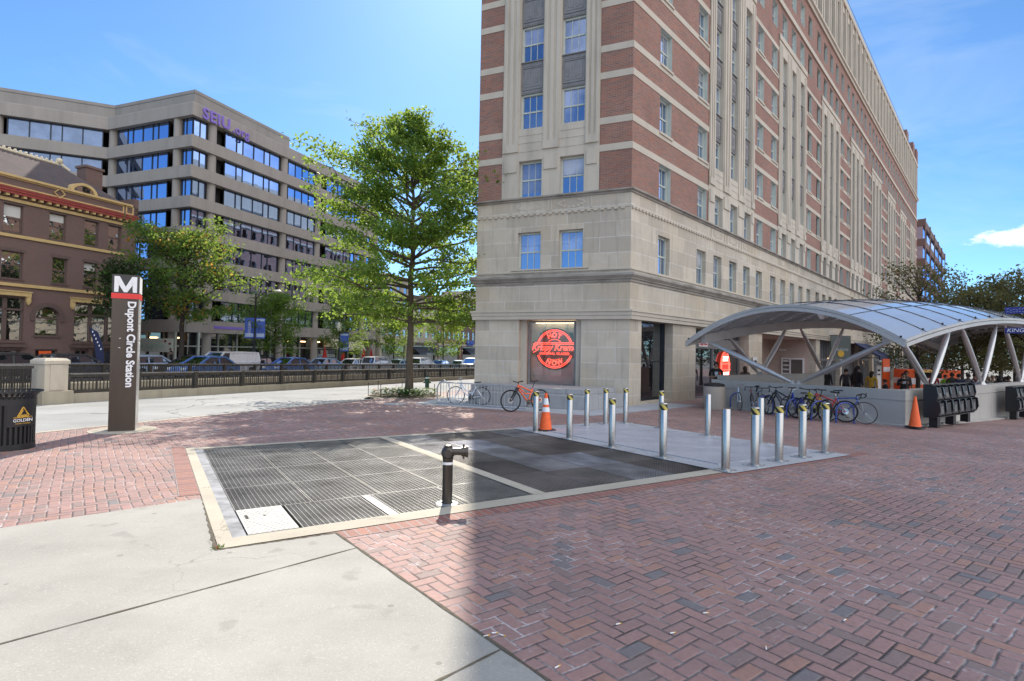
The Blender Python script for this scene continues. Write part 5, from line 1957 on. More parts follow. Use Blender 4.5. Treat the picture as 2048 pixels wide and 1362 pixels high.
b = MB(); b.box(-.36, .36, -.34, .34, .34, 1.27); b.box(-.2, .2, -.37, -.34, .38, 1.24); b.build('shaft', M['pierstone'], t)
b = MB()
r0 = [(-.40, -.38, 1.27), (.40, -.38, 1.27), (.40, .38, 1.27), (-.40, .38, 1.27)]
r1 = [(x, y, 1.38) for x, y, z in r0]
r2 = [(x * .8, y * .78, 1.46) for x, y, z in r0]
for A, B in ((r0, r1), (r1, r2)):
    for i in range(4):
        b.poly([A[i], A[(i + 1) % 4], B[(i + 1) % 4], B[i]])
b.poly(r2); b.build('cap', M['pierstone'], t)

# ---------------------------------------------------------------- station pylon
PB = ground_at(246, 861)
t = thing('station_pylon', 'tall dark bronze station pylon with white M and red band', 'pylon', PB, R_(28))
PW, PD, PH = .235, .235, 3.31
b = MB(); b.box(-PW, PW, -PD, PD, -.05, PH); b.build('shaft', M['pylon'], t)
b = MB(); b.lathe([(0, .02), (.62, .02), (.62, -.1)], n=28); b.build('footing', M['kerbstone'], t)
b = MB(); b.box(-PW - .012, PW + .012, -PD - .012, PD + .012, PH - .48, PH - .37); b.build('red_band', M['red'], t)
b = MB(); b.box(-PW - .006, PW + .006, -PD - .006, PD + .006, PH - .37, PH + .03); b.build('head', M['pylonblack'], t)
b = MB(); b.box(PW, PW + .006, -PD + .02, PD - .02, .0, PH - .48); b.build('side_strip', M['pylonside'], t)
def front(x, z, y=-PD):
    return Matrix.Translation((x, y, z)) @ UP
b = MB()     # the heavy M drawn as an outline
mw, mh = .2, .335
pts = [(-mw, 0), (-mw, mh), (-mw + .09, mh), (0, .115), (mw - .09, mh), (mw, mh), (mw, 0), (mw - .072, 0), (mw - .072, .17), (.03, 0), (-.03, 0), (-mw + .072, .17), (-mw + .072, 0)]
for tri in (((0, 1, 2, 12)), ((2, 3, 10, 11)), ((3, 4, 8, 9)), ((4, 5, 6, 7)), ((3, 9, 10))):
    b.extrude([(pts[i][0], 0, pts[i][1]) for i in tri], (0, -.012, 0))
b.build('letter', M['white'], t, Matrix.Translation((0, -PD - .004, PH - .345)))
b = MB(); b.box(PW + .002, PW + .010, -PD + .03, PD - .03, PH - .35, PH + .0); b.build('side_panel', M['white'], t)
b = MB(); b.box(.025, .2, -PD - .004, -PD, PH - 2.02, PH - .47); b.build('name_plate', mat('plate_bronze', (0.06, 0.045, 0.038), .4, .4, var=.1), t)
text('station_lettering', 'Dupont Circle Station', .205, M['white'], Matrix.Translation((.112, -PD - .006, PH - .53)) @ UP @ Matrix.Rotation(R_(-90), 4, 'Z'), t, extrude=.003, bold=.0065, align='LEFT', spacing=1.0)
text('station_lettering', 'Dupont Circle Station', .17, M['white'], Matrix.Translation((PW + .008, 0.0, PH - .52)) @ Matrix.Rotation(R_(90), 4, 'Z') @ UP @ Matrix.Rotation(R_(-90), 4, 'Z'), t, extrude=.003, align='LEFT', spacing=.85)
b = MB(); b.box(-.09, -.055, -PD - .008, -PD, 1.98, 1.99); b.box(-.1, -.06, -PD - .008, -PD, 1.78, 1.79); b.build('latch', M['chrome'], t)

# ---------------------------------------------------------------- litter bin with the gold triangle
cp = Vector((-8.62, 9.42, 0)); cp.z = gz(cp.x, cp.y)
t = thing('litter_bin', 'black slatted steel litter bin with a gold triangle sign', 'bin', cp, R_(12))
t.scale = (.96, .96, .95)
CR = .40
b = MB(); b.lathe([(.0, .04), (CR - .03, .04), (CR - .03, .8), (CR - .05, .8), (CR - .05, .1), (0, .1)], n=32); b.build('liner', M['dark'], t, smooth=40)
b = MB()
for i in range(36):
    a = 2 * math.pi * i / 36
    rr = lambda z, r: (r * math.cos(a), r * math.sin(a), z)
    b.bar(rr(.1, CR), rr(.84, CR), .036, .012, up=(math.cos(a), math.sin(a), 0))
    pr = [rr(.84, CR), rr(.92, CR), rr(.97, CR + .02), rr(1.01, CR + .06), rr(1.03, CR + .10)]
    for p, q in zip(pr[:-1], pr[1:]):
        b.bar(p, q, .036, .012, up=(math.cos(a), math.sin(a), .01))
b.build('slats', M['iron'], t)
for z0, z1, r in ((.0, .11, CR + .012), (.80, .90, CR + .012), (1.02, 1.045, CR + .11)):
    b = MB(); b.lathe([(r, z0), (r, z1), (r - .03, z1), (r - .03, z0), (r, z0)], n=36); b.build('ring', M['iron'], t, smooth=40)
sa = R_(-28)       # curved sign plate facing the plaza
b = MB()
n_ = 10
A = [sa - .52 + 1.04 * i / n_ for i in range(n_ + 1)]
for a0, a1 in zip(A[:-1], A[1:]):
    r = CR + .02
    b.poly([(r * math.cos(a0), r * math.sin(a0), .42), (r * math.cos(a1), r * math.sin(a1), .42), (r * math.cos(a1), r * math.sin(a1), .80), (r * math.cos(a0), r * math.sin(a0), .80)])
sp = b.build('sign_plate', mat('sign_black', (0.015, 0.015, 0.018), .35, var=.05), t, smooth=60)
SM = Matrix.Rotation(sa + math.pi / 2, 4, 'Z') @ Matrix.Translation((0, -CR - .024, 0))
b = MB(); b.M = SM
for (x0, z0), (x1, z1) in (((-.085, .60), (.0, .765)), ((.0, .765), (.095, .615)), ((.09, .600), (-.085, .592)), ((-.055, .607), (.0, .715)), ((.014, .755), (.075, .63)), ((.06, .62), (-.03, .618))):
    b.bar((x0, 0, z0), (x1, 0, z1), .014, .004, up=(0, 1, 0))
b.M = None
b.build('triangle_emblem', M['gold'], sp)
text('sign_lettering', 'GOLDEN', .075, M['white'], SM @ Matrix.Translation((0, -.002, .53)) @ UP, sp, extrude=.001, bold=.001)
text('sign_lettering', 'KEEP OUR STREETS', .034, M['gold'], SM @ Matrix.Translation((0, -.002, .582)) @ UP, sp, extrude=.001)
text('sign_lettering', 'GOLDEN TRIANGLE', .026, M['gold'], SM @ Matrix.Translation((0, -.002, .475)) @ UP, sp, extrude=.001)

# ---------------------------------------------------------------- station entrance: parapets and canopy
KA = 36.0
KN = Vector((11.1, 15.5, 0))
KU, KV = Vector((math.cos(R_(KA)), math.sin(R_(KA)), 0)), Vector((-math.sin(R_(KA)), math.cos(R_(KA)), 0))
LU, LV = 27.0, 7.35
def kp(u, v, z=0.0):
    p = KN + KU * u + KV * v
    return Vector((p.x, p.y, z))
def kz(u, v):
    a, b_ = 1 - (2 * v / LV - 1) ** 2, 1 - (2 * u / LU - 1) ** 2
    return 2.05 + 1.21 * a + 1.20 * b_ - .36 * a * b_
WT = .68     # top of the parapets
ent = thing('entrance_parapet', 'pale concrete parapet wall round the station entrance under the canopy', 'wall', kp(1.05, .35, gz(11.9, 16.5)))
EI = Matrix.Translation(-ent.location)
def parapet(u0, u1, v0, v1, z1=WT, name='wall_section'):
    b = MB()
    n = 1
    c = [kp(u0, v0), kp(u1, v0), kp(u1, v1), kp(u0, v1)]
    b.prism([tuple(p.xy) for p in c], min(gz(p.x, p.y) for p in c) - .1, z1)
    cc = [kp(u0 - .02, v0 - .02), kp(u1 + .02, v0 - .02), kp(u1 + .02, v1 + .02), kp(u0 - .02, v1 + .02)]
    b.prism([tuple(p.xy) for p in cc], z1 - .30, z1 - .285)
    return b.build(name, M['wallcon'], ent, EI)
parapet(1.05, 1.42, .35, 6.9)
L2 = 22.0
for i in range(8):
    parapet(1.42 + L2 / 8 * i + .012, 1.42 + L2 / 8 * (i + 1), .35, .72, WT - .004)
parapet(1.42, 9.5, 6.5, 6.9, WT + .16)
b = MB(); b.prism([tuple(kp(a, c).xy) for a, c in ((.75, .05), (17.5, .05), (17.5, .35), (1.05, .35), (1.05, 7), (.75, 7))], -1.2, -1.2 + .01)
# low kerb at the foot of the walls
b = MB()
for a0, a1, c0, c1 in ((.8, 1.05, .1, 7.0),) + tuple((1.05 + 2 * i, 1.05 + 2 * (i + 1), .1, .35) for i in range(7)):
    c = [kp(a0, c0), kp(a1, c0), kp(a1, c1), kp(a0, c1)]
    lo = [b.pt((p.x, p.y, gz(p.x, p.y) - .05)) for p in c]
    hi = [b.pt((p.x, p.y, gz(p.x, p.y) + .05)) for p in c]
    for i in range(4):
        b.f.append([lo[i], lo[(i + 1) % 4], hi[(i + 1) % 4], hi[i]]); b.m.append(0)
    b.f.append(hi); b.m.append(0)
b.build('foot_kerb', M['wallcon'], ent, EI)

can = thing('entrance_canopy', 'arched steel and glass canopy on slanted struts over the station entrance', 'canopy', kp(0, 0, gz(11, 15)))
KI = Matrix.Translation(-can.location)
NU, NV = 16, 5
b = MB()
sub = 3
for i in range(NU * sub):
    for j in range(NV * sub):
        us = [LU * (i + d) / (NU * sub) for d in (0, 1)]
        vs = [LV * (j + d) / (NV * sub) for d in (0, 1)]
        b.poly([kp(us[0], vs[0], kz(us[0], vs[0]) + .10), kp(us[1], vs[0], kz(us[1], vs[0]) + .10), kp(us[1], vs[1], kz(us[1], vs[1]) + .10), kp(us[0], vs[1], kz(us[0], vs[1]) + .10)])
gl = b.build('glass_roof', M['canopyglass'], can, KI, smooth=60)
b = MB()
def curve_u(v, dz, n=36, u0=0, u1=LU):
    return [kp(u0 + (u1 - u0) * i / n, v, kz(u0 + (u1 - u0) * i / n, v) + dz) for i in range(n + 1)]
def curve_v(u, dz, n=24, v0=0, v1=LV):
    return [kp(u, v0 + (v1 - v0) * i / n, kz(u, v0 + (v1 - v0) * i / n) + dz) for i in range(n + 1)]
for i in range(1, NU):
    b.tube(curve_v(LU * i / NU, .105), .014, 4)
for j in range(1, NV):
    b.tube(curve_u(LV * j / NV, .105), .014, 4)
for i in range(NU + 1):
    for v in (.12, LV - .12):
        b.ball(tuple(kp(LU * i / NU, v, kz(LU * i / NU, v) + .13)), .035, n=6)
b.build('glazing_bars', M['alum'], can, KI)
def beam(path, wd, ht, b):
    for p, q in zip(path[:-1], path[1:]):
        b.bar(p, q + (q - p).normalized() * .004, wd, ht)
for nm, path in (('edge_beam', curve_v(0.03, 0)), ('edge_beam', curve_u(0.03, 0)), ('edge_beam', curve_v(LU - .03, 0)), ('edge_beam', curve_u(LV - .03, 0))):
    b = MB()
    beam([p + Vector((0, 0, .065)) for p in path], .05, .085, b)
    beam([p - Vector((0, 0, .055)) for p in path], .11, .11, b)
    b.build(nm, M['canopysteel'], can, KI)
for v in (.6, LV - .6):
    b = MB(); beam(curve_u(v, -.22, 40, .25, LU - .3), .16, .34, b); b.build('long_beam', M['canopysteel'], can, KI)
for i in range(1, NU):
    b = MB(); beam(curve_v(LU * i / NU, -.02, 24, .1, LV - .1), .05, .16, b); b.build('rib', M['canopysteel'], can, KI)
def strut(u0, v0, z0, u1, v1):
    p, q = kp(u0, v0, z0), kp(u1, v1, kz(u1, v1) - .36)
    b = MB()
    n = 10
    path = [p.lerp(q, i / n) for i in range(n + 1)]
    b.tube(path, [.035, .065, .085, .095, .1, .1, .1, .095, .085, .065, .045], 14)
    b.build('strut', M['strut'], can, KI, smooth=50)
    b = MB(); b.lathe([(.16, 0), (.1, .06), (.05, .14), (0, .16)], (p.x, p.y, p.z - .06), 12); b.build('strut_foot', M['strut'], can, KI, smooth=40)
z_ = WT + .03
strut(1.2, LV / 2 + .1, z_, .6, LV - .6); strut(1.2, LV / 2 - .1, z_, .6, .6)
for u in (3.63, 9.25, 14.9, 20.5):
    strut(u - .08, .53, z_, u - 2.3, .6); strut(u + .08, .53, z_, u + 2.2, .6)
for u in (4.2, 9.9):
    strut(u - .08, 6.7, z_ + .16, u - 2.2, LV - .6); strut(u + .08, 6.7, z_ + .16, u + 2.2, LV - .6)
b = MB(); p = kp(.5, LV * .34, kz(.5, LV * .34) - .12); b.lathe([(.0, .0), (.13, 0), (.13, -.1), (0, -.1)], p, 12); b.ball(tuple(p - Vector((0, 0, .12))), .1, n=10)
b.build('dome_camera', M['white'], can, KI, smooth=50)

# concrete litter bin at the wall end
cp = ground_at(1428, 818)
t = thing('concrete_bin', 'round pebbled concrete bin with a dark lid beside the parked bicycles', 'bin', cp)
b = MB(); b.lathe([(.36, 0), (.38, .05), (.385, .84), (.33, .86), (.33, .8), (0, .8)], n=28); b.build('drum', streaked('exposed_aggregate', (0.42, 0.37, 0.31), fine=.6), t, smooth=40)
b = MB(); b.lathe([(.38, .86), (.36, .93), (.2, .97), (0, .975)], n=28); b.build('lid', M['rubber'], t, smooth=50)

# ---------------------------------------------------------------- newspaper racks
def news_rack(pos, ang, cols, label):
    t = thing('newspaper_rack', label, 'newspaper rack', pos, R_(ang), 'black newspaper racks against the parapet')
    t.scale = (1.5, .66, 1)
    wd, dp = .40 * cols, .62
    b = MB()
    side = [(0, .30), (0, 1.28), (-.30, 1.28), (-.50, 1.22), (-.56, .98), (-.50, .82), (-.62, .78), (-.66, .52), (-.56, .36), (-.40, .30)]
    for x in (0, wd - .03):
        b.extrude([(x, y, z) for y, z in side], (.03, 0, 0))
    b.box(.03, wd - .03, -.04, 0, .3, 1.27); b.box(.03, wd - .03, -.3, 0, 1.25, 1.28); b.box(.03, wd - .03, -.5, 0, .78, .81); b.box(.03, wd - .03, -.5, 0, .3, .33)
    for i in range(1, cols):
        x = .4 * i
        b.extrude([(x - .03, y, z) for y, z in [(-.05, .33), (-.05, 1.25), (-.31, 1.25), (-.49, 1.2), (-.545, .98), (-.49, .83), (-.6, .78), (-.64, .52), (-.54, .36)]], (.06, 0, 0))
    b.build('cabinet', M['black'], t)
    for i in range(cols):
        for (z0, y0, z1, y1) in ((.85, -.515, 1.2, -.46), (.38, -.575, .74, -.575)):
            b = MB()
            x0, x1 = .4 * i + .05, .4 * i + .36
            b.poly([(x0, y0, z0), (x1, y0, z0), (x1 - .06, y1, z1), (x0 + .06, y1, z1)])
            d = b.build('compartment_door', cloth('smoked_door', (.05, .05, .055)), t)
            if (i * 7 + int(z0 * 10)) % 3 != 1:
                b = MB(); b.poly([(x0 + .08, y0 - .006, z0 + .05), (x1 - .06, y0 - .006, z0 + .05), (x1 - .09, y1 - .006, z1 - .09), (x0 + .10, y1 - .006, z1 - .09)])
                b.build('newspaper', cloth('newsprint', (0.15, 0.15, 0.145)), d)
    for x in (.18, wd / 2 - .08, wd - .34):
        b = MB(); b.box(x, x + .16, -.42, -.1, 0, .3); b.build('leg', M['black'], t)
p = kp(1.5, .05); p.z = gz(p.x, p.y)
news_rack(p, KA, 6, 'black six bay newspaper rack behind the right traffic cone')
p = kp(10.2, .05); p.z = gz(p.x, p.y)
news_rack(p, KA, 6, 'black newspaper rack beside the man in the beige jacket')

# ---------------------------------------------------------------- traffic cones
def cone(pos, label, bands_, dirty=False):
    t = thing('traffic_cone', label, 'traffic cone', pos, R_(20))
    b = MB()
    b.prism([(.19 * sx + .0, .19 * sy) for sx, sy in ((-1, -.8), (-.8, -1), (.8, -1), (1, -.8), (1, .8), (.8, 1), (-.8, 1), (-1, .8))], 0, .035)
    b.prism([(.2 * sx, .2 * sy) for sx, sy in ((-1, -.85), (-.85, -1), (.85, -1), (1, -.85), (1, .85), (.85, 1), (-.85, 1), (-1, .85))], .035, .05)
    b.build('base', M['rubber'], t)
    b = MB(); b.lathe([(.155, .05), (.15, .07), (.035, .86), (.03, .9), (.022, .9), (.02, .86)], n=28); b.build('body', M['orange'], t, smooth=40)
    rad = lambda z: .15 + (z - .07) * (.035 - .15) / .79 + .002
    for z0, z1 in bands_:
        b = MB(); b.lathe([(rad(z0), z0), (rad(z1), z1)], n=28); b.build('reflective_band', M['reflective'], t, smooth=40)
cone(ground_at(1091, 862), 'orange traffic cone with two white bands beside a bollard', [(.46, .57), (.63, .78)])
cone((lambda p: Vector((p.x, p.y, gz(p.x, p.y) + .03)))(kp(.56, -.05)), 'plain orange traffic cone leaning near the newspaper rack', [])

# ---------------------------------------------------------------- hydrant, tree bed edging, wave rack
hp = ground_at(854, 780)
t = thing('fire_hydrant', 'dark green fire hydrant behind the oak tree bed', 'hydrant', hp)
b = MB(); b.lathe([(.16, 0), (.16, .05), (.11, .06), (.11, .5), (.15, .52), (.15, .56), (.12, .6), (.09, .7), (.04, .76), (.04, .82), (0, .82)], n=16)
b.build('barrel', M['hydrant'], t, smooth=40)
b = MB()
for a in (0, math.pi, -math.pi / 2):
    b.tube([(.1 * math.cos(a), .1 * math.sin(a), .42), (.2 * math.cos(a), .2 * math.sin(a), .42)], .055, 10)
b.build('outlet', M['hydrant'], t, smooth=40)
b = MB(); b.lathe([(.125, .62), (.10, .69)], n=16); b.build('bonnet_band', M['white'], t)
# ---------------------------------------------------------------- bicycles
def wheel_mesh(R, tw, m_rim):
    b = MB()
    b.tube([(R * .93 * math.cos(t), 0, R * .93 * math.sin(t)) for t in np.linspace(0, 2 * math.pi, 37)[:-1]], .011, 6, 0, closed=True)
    for i in range(24):
        a = 2 * math.pi * i / 24
        b.tube([(.02 * math.cos(a + 1.2), .025 * (-1) ** i, .02 * math.sin(a + 1.2)), (R * .92 * math.cos(a), 0, R * .92 * math.sin(a))], .0018, 3, 0, cap=False)
    b.tube([(0, -.05, 0), (0, .05, 0)], .018, 8)
    t = MB()
    t.tube([((R - tw) * math.cos(a), 0, (R - tw) * math.sin(a)) for a in np.linspace(0, 2 * math.pi, 41)[:-1]], tw, 8, 0, closed=True)
    return b, t


def bike(front, rear, label, col, style='road', steer=0.0, rim=None, lean=3.0, wb=1.03, group=None, saddle=None, rack=False, R=.335):
    f, r = ground_at(*front), ground_at(*rear)
    h = (f - r); h.z = 0
    ang = math.atan2(h.y, h.x)
    mid = (f + r) / 2
    t = thing('bicycle', label, 'bicycle', (mid.x, mid.y, gz(mid.x, mid.y) + .004), ang, group)
    t.rotation_euler = (R_(lean), 0, ang)
    rim = rim or M['chrome']
    tw = .024 if style == 'mtb' else (.016 if style == 'city' else .013)
    A, Bk = Vector((wb / 2, 0, R)), Vector((-wb / 2, 0, R))
    bb = Vector((-.09, 0, R - .06))
    hd_lo, hd_hi = Vector((.33, 0, R + .33)), Vector((.30, 0, R + .47))
    if style == 'mtb':
        hd_lo, hd_hi = Vector((.30, 0, R + .40)), Vector((.26, 0, R + .52))
    seat = Vector((-.26, 0, R + .40)) if style != 'city' else Vector((-.27, 0, R + .34))
    P = paint('bike_' + '_'.join(str(int(c * 100)) for c in col), col)
    b = MB()
    tr = {'road': .019, 'mtb': .026, 'city': .024}[style]
    if style == 'city':
        b.tube([hd_lo + Vector((0, 0, .05)), Vector((.2, 0, R + .12)), Vector((.0, 0, R - .02)), bb], tr, 8)
        b.tube([hd_hi - Vector((0, 0, .02)), Vector((.15, 0, R + .22)), Vector((-.05, 0, R + .1)), Vector((-.18, 0, R + .12))], tr * .9, 8)
    else:
        b.tube([hd_lo, bb], tr * 1.1, 8)
        b.tube([hd_hi - Vector((0, 0, .03)), seat + Vector((0, 0, -.02 if style == 'road' else -.12))], tr, 8)
        if style == 'mtb':
            b.tube([hd_lo + Vector((-.02, 0, .06)), Vector((.02, 0, R + .22)), Vector((-.2, 0, R + .22))], tr * .9, 8)
    b.tube([bb, seat], tr, 8)
    b.tube([hd_lo, hd_hi], tr * 1.3, 8)
    for s in (-1, 1):
        b.tube([bb + Vector((0, .03 * s, 0)), Bk + Vector((0, .06 * s, 0))], .011, 6)
        b.tube([seat - Vector((0, 0, .06)), Bk + Vector((0, .06 * s, 0))], .010, 6)
    b.build('frame', P, t, smooth=50)
    b = MB()
    if style == 'mtb':
        for s in (-1, 1):
            b.tube([hd_lo + Vector((.0, .07 * s, 0)), hd_lo.lerp(A, .5) + Vector((0, .07 * s, 0)), A + Vector((0, .07 * s, 0))], [.026, .026, .018], 8)
        b.bar(hd_lo + Vector((0, -.09, 0)), hd_lo + Vector((0, .09, 0)), .06, .05)
        fm = M['black']
    else:
        for s in (-1, 1):
            b.tube([hd_lo, hd_lo.lerp(A, .45) + Vector((-.02, .05 * s, 0)), A + Vector((0, .05 * s, 0))], [.014, .013, .009], 6)
        fm = P if style == 'city' else M['black']
    b.build('fork', fm, t, smooth=50)
    wb_, tb = wheel_mesh(R, tw, rim)
    rot = Matrix.Rotation(steer, 4, 'Z')
    for c, rr in ((A, rot), (Bk, Matrix.Identity(4))):
        w_ = wb_.build('wheel', rim, t, Matrix.Translation(c) @ rr)
        tb.build('tyre', M['tyre'], w_, smooth=60)
        if style == 'mtb':
            d = MB(); d.tube([(0, -.03, 0), (0, -.028, 0)], .09, 16); d.build('brake_disc', M['chrome'], w_)
    b = MB()
    top = seat + (seat - bb).normalized() * (.16 if style != 'mtb' else .22)
    b.tube([seat, top], .013, 6)
    b.build('seat_post', M['chrome'] if style != 'mtb' else M['black'], t)
    b = MB()
    b.extrude([top + Vector(p) for p in ((.15, -.012, .03), (.15, .012, .03), (.02, .035, .035), (-.1, .075, .045), (-.12, 0, .05), (-.1, -.075, .045), (.02, -.035, .035))], (0, 0, -.035))
    b.build('saddle', saddle or M['black'], t)
    b = MB()
    ht = hd_hi + Vector((0, 0, .06))
    b.tube([hd_hi, ht, ht + Vector((.07, 0, .02))], .014, 6)
    c = ht + Vector((.07, 0, .02))
    if style == 'road':
        for s in (-1, 1):
            b.tube([c, c + Vector((0, .19 * s, 0)), c + Vector((.06, .205 * s, .0)), c + Vector((.10, .21 * s, -.04)), c + Vector((.08, .21 * s, -.11)), c + Vector((-.03, .21 * s, -.13))], .015, 6)
            b.tube([c + Vector((.09, .205 * s, -.01)), c + Vector((.13, .205 * s, .04)), c + Vector((.12, .205 * s, -.09))], .009, 5)
    elif style == 'mtb':
        b.tube([c + Vector((-.05, -.34, .03)), c + Vector((0, -.1, .0)), c + Vector((0, .1, 0)), c + Vector((-.05, .34, .03))], .014, 6)
        for s in (-1, 1):
            b.tube([c + Vector((-.05, .34 * s, .03)), c + Vector((-.035, .22 * s, .02))], .02, 6)
    else:
        b.tube([c + Vector((-.16, -.27, .08)), c + Vector((-.05, -.24, .1)), c + Vector((.02, -.08, .02)), c + Vector((.02, .08, .02)), c + Vector((-.05, .24, .1)), c + Vector((-.16, .27, .08))], .012, 6)
    b.build('handlebar', M['black'] if style != 'city' else M['chrome'], t, smooth=50)
    b = MB()
    b.tube([bb + Vector((0, .04, 0)), bb + Vector((0, .045, 0))], .085, 16)
    b.tube([bb + Vector((0, .06, 0)), bb + Vector((.1, .06, -.13))], .012, 5); b.tube([bb + Vector((0, -.06, 0)), bb + Vector((-.1, -.06, .13))], .012, 5)
    b.bar(bb + Vector((.1, .06, -.13)), bb + Vector((.1, .16, -.13)), .07, .02); b.bar(bb + Vector((-.1, -.06, .13)), bb + Vector((-.1, -.16, .13)), .07, .02)
    b.tube([bb + Vector((0, .042, .085)), Bk + Vector((0, .042, .04))], .005, 4); b.tube([bb + Vector((0, .042, -.085)), Bk + Vector((0, .042, -.04))], .005, 4)
    b.build('crankset', M['gunmetal'], t)
    if rack:
        b = MB()
        z = R + .37
        for y in (-.05, .05):
            b.tube([(-.32, y, z), (-.70, y, z)], .006, 4)
            b.tube([(-.68, y, z), (Bk.x, y, R)], .005, 4)
        b.box(-.7, -.34, -.05, .05, z, z + .012)
        b.build('carrier', M['black'], t)
    return t
bike((910, 809), (964, 811), 'silver step through city bicycle parked at the metal rack', (.70, .76, .84), 'city', .15, saddle=M['rubber'], rack=True, wb=1.0)
bike((1016, 824), (1086, 822), 'bright orange full suspension mountain bicycle by the corner window', (.85, .12, .02), 'mtb', -.1, rim=M['black'], wb=1.10, R=.36)
GB = 'bicycles parked along the entrance parapet'
bike((1722, 848), (1664, 842), 'black road bicycle with drop bars at the right end of the row', (.05, .12, .45), 'road', 0.05, group=GB)
bike((1622, 840), (1683, 845), 'red framed bicycle with raised black saddle right of centre in the row', (.38, .03, .025), 'mtb', -.2, group=GB)
bike((1606, 836), (1648, 843), 'yellow framed bicycle half hidden behind the red one', (.60, .50, .03), 'mtb', .3, group=GB)
bike((1573, 833), (1613, 841), 'dark blue bicycle with white upright handlebars in mid row', (.03, .06, .35), 'city', .4, group=GB)
bike((1540, 830), (1588, 836), 'black city bicycle beside the dark blue one in mid row', (.025, .025, .03), 'mtb', -.3, group=GB)
bike((1538, 831), (1508, 820), 'grey road bicycle with curled drop bars left of mid row', (.10, .11, .13), 'road', .3, group=GB)
bike((1512, 828), (1494, 815), 'maroon bicycle squeezed third from the bin', (.20, .04, .035), 'road', -.2, group=GB)
bike((1487, 826), (1468, 812), 'pale blue and white bicycle second from the bin', (.45, .58, .75), 'city', .2, group=GB, saddle=M['black'])
bike((1450, 822), (1455, 805), 'silver bicycle seen end on next to the concrete bin', (.42, .43, .46), 'mtb', .1, group=GB)

# wave racks
def hoop(pos, ang, label, mm, w_=.55, h=.85, grp=None):
    t = tag(None or thing('bike_hoop', label, 'bike rack', pos, ang, grp), label, 'bike rack')
    b = MB(); b.tube([(-w_ / 2, 0, 0), (-w_ / 2, 0, h - w_ / 2)] + [(w_ / 2 * math.cos(a), 0, h - w_ / 2 + w_ / 2 * math.sin(a)) for a in np.linspace(math.pi, 0, 11)] + [(w_ / 2, 0, 0)], .025, 8)
    b.build('hoop', mm, t, smooth=50)
    b = MB()
    for x in (-w_ / 2, w_ / 2):
        b.lathe([(.07, 0), (.07, .012), (0, .014)], (x, 0, 0), 10)
    b.build('foot', mm, t)
M['rackblue'] = paint('rack_blue', (.02, .06, .30))
for i, (px, py, lb) in enumerate(((1690, 846, 'blue bike hoop under the black road bicycle'), (1640, 842, 'blue bike hoop between the red and yellow bicycles'), (1590, 836, 'blue bike hoop behind the dark blue bicycle'), (1530, 828, 'blue bike hoop behind the grey road bicycle'), (1475, 818, 'blue bike hoop by the pale blue bicycle'))):
    p = ground_at(px, py)
    hoop(p, R_(KA - 35), lb, M['rackblue'], h=.62, grp='blue hoops of the bike row')
# grid rack on the left
p0, p1 = Vector((-2.75, 20.55, 0)), Vector((.5, 18.85, 0))
d = (p1 - p0); L_ = d.length
t = thing('grid_rack', 'silver tubular grid bike rack in front of the granite plinth', 'bike rack', (p0.x, p0.y, gz(p0.x, p0.y)), math.atan2(d.y, d.x))
b = MB()
b.tube([(0, 0, .05), (0, 0, .62), (.1, 0, .8), (.3, 0, .88), (.48, 0, .78), (.55, 0, .6), (.55, 0, .05)], .024, 8)
b.tube([(.1, 0, .82), (L_, 0, .80), (L_, 0, .05), (0, 0, .05)], .02, 8)
for x in (0, L_ / 2, L_):
    b.tube([(x, -.35, .02), (x, .35, .02)], .02, 6); b.tube([(x, 0, .02), (x, 0, .3)], .02, 6)
b.build('rack_frame', M['galv'], t, smooth=50)
b = MB()
n = 27
for i in range(1, n):
    b.tube([(.0 + L_ * i / n, 0, .05), (L_ * i / n, 0, .8)], .008, 5)
b.build('rack_bars', M['galv'], t)

# ---------------------------------------------------------------- cars across the avenue
PROF = {
    'sedan': ([(-2.25, .45), (-2.25, .72), (-2.15, .93), (-1.55, .98), (1.0, .98), (1.75, .88), (2.2, .72), (2.28, .5), (2.2, .28), (-2.2, .28)], [(-1.75, .97), (-1.05, 1.46), (.25, 1.48), (1.15, .97)]),
    'suv': ([(-2.25, .5), (-2.28, .9), (-2.2, 1.08), (1.0, 1.08), (1.95, 1.0), (2.25, .85), (2.3, .55), (2.2, .32), (-2.2, .32)], [(-2.2, 1.07), (-1.95, 1.72), (.3, 1.74), (1.1, 1.07)]),
    'hatch': ([(-2.0, .45), (-2.05, .8), (-1.98, .98), (.9, .98), (1.7, .86), (2.0, .7), (2.05, .48), (1.98, .28), (-1.98, .28)], [(-1.98, .97), (-1.5, 1.46), (.2, 1.48), (1.05, .97)]),
    'van': ([(-2.7, .45), (-2.75, 1.0), (-2.72, 1.1), (1.7, 1.1), (2.45, 1.02), (2.72, .8), (2.75, .5), (2.65, .3), (-2.65, .3)], [(-2.72, 1.09), (-2.62, 1.84), (.95, 1.86), (1.75, 1.09)]),
}
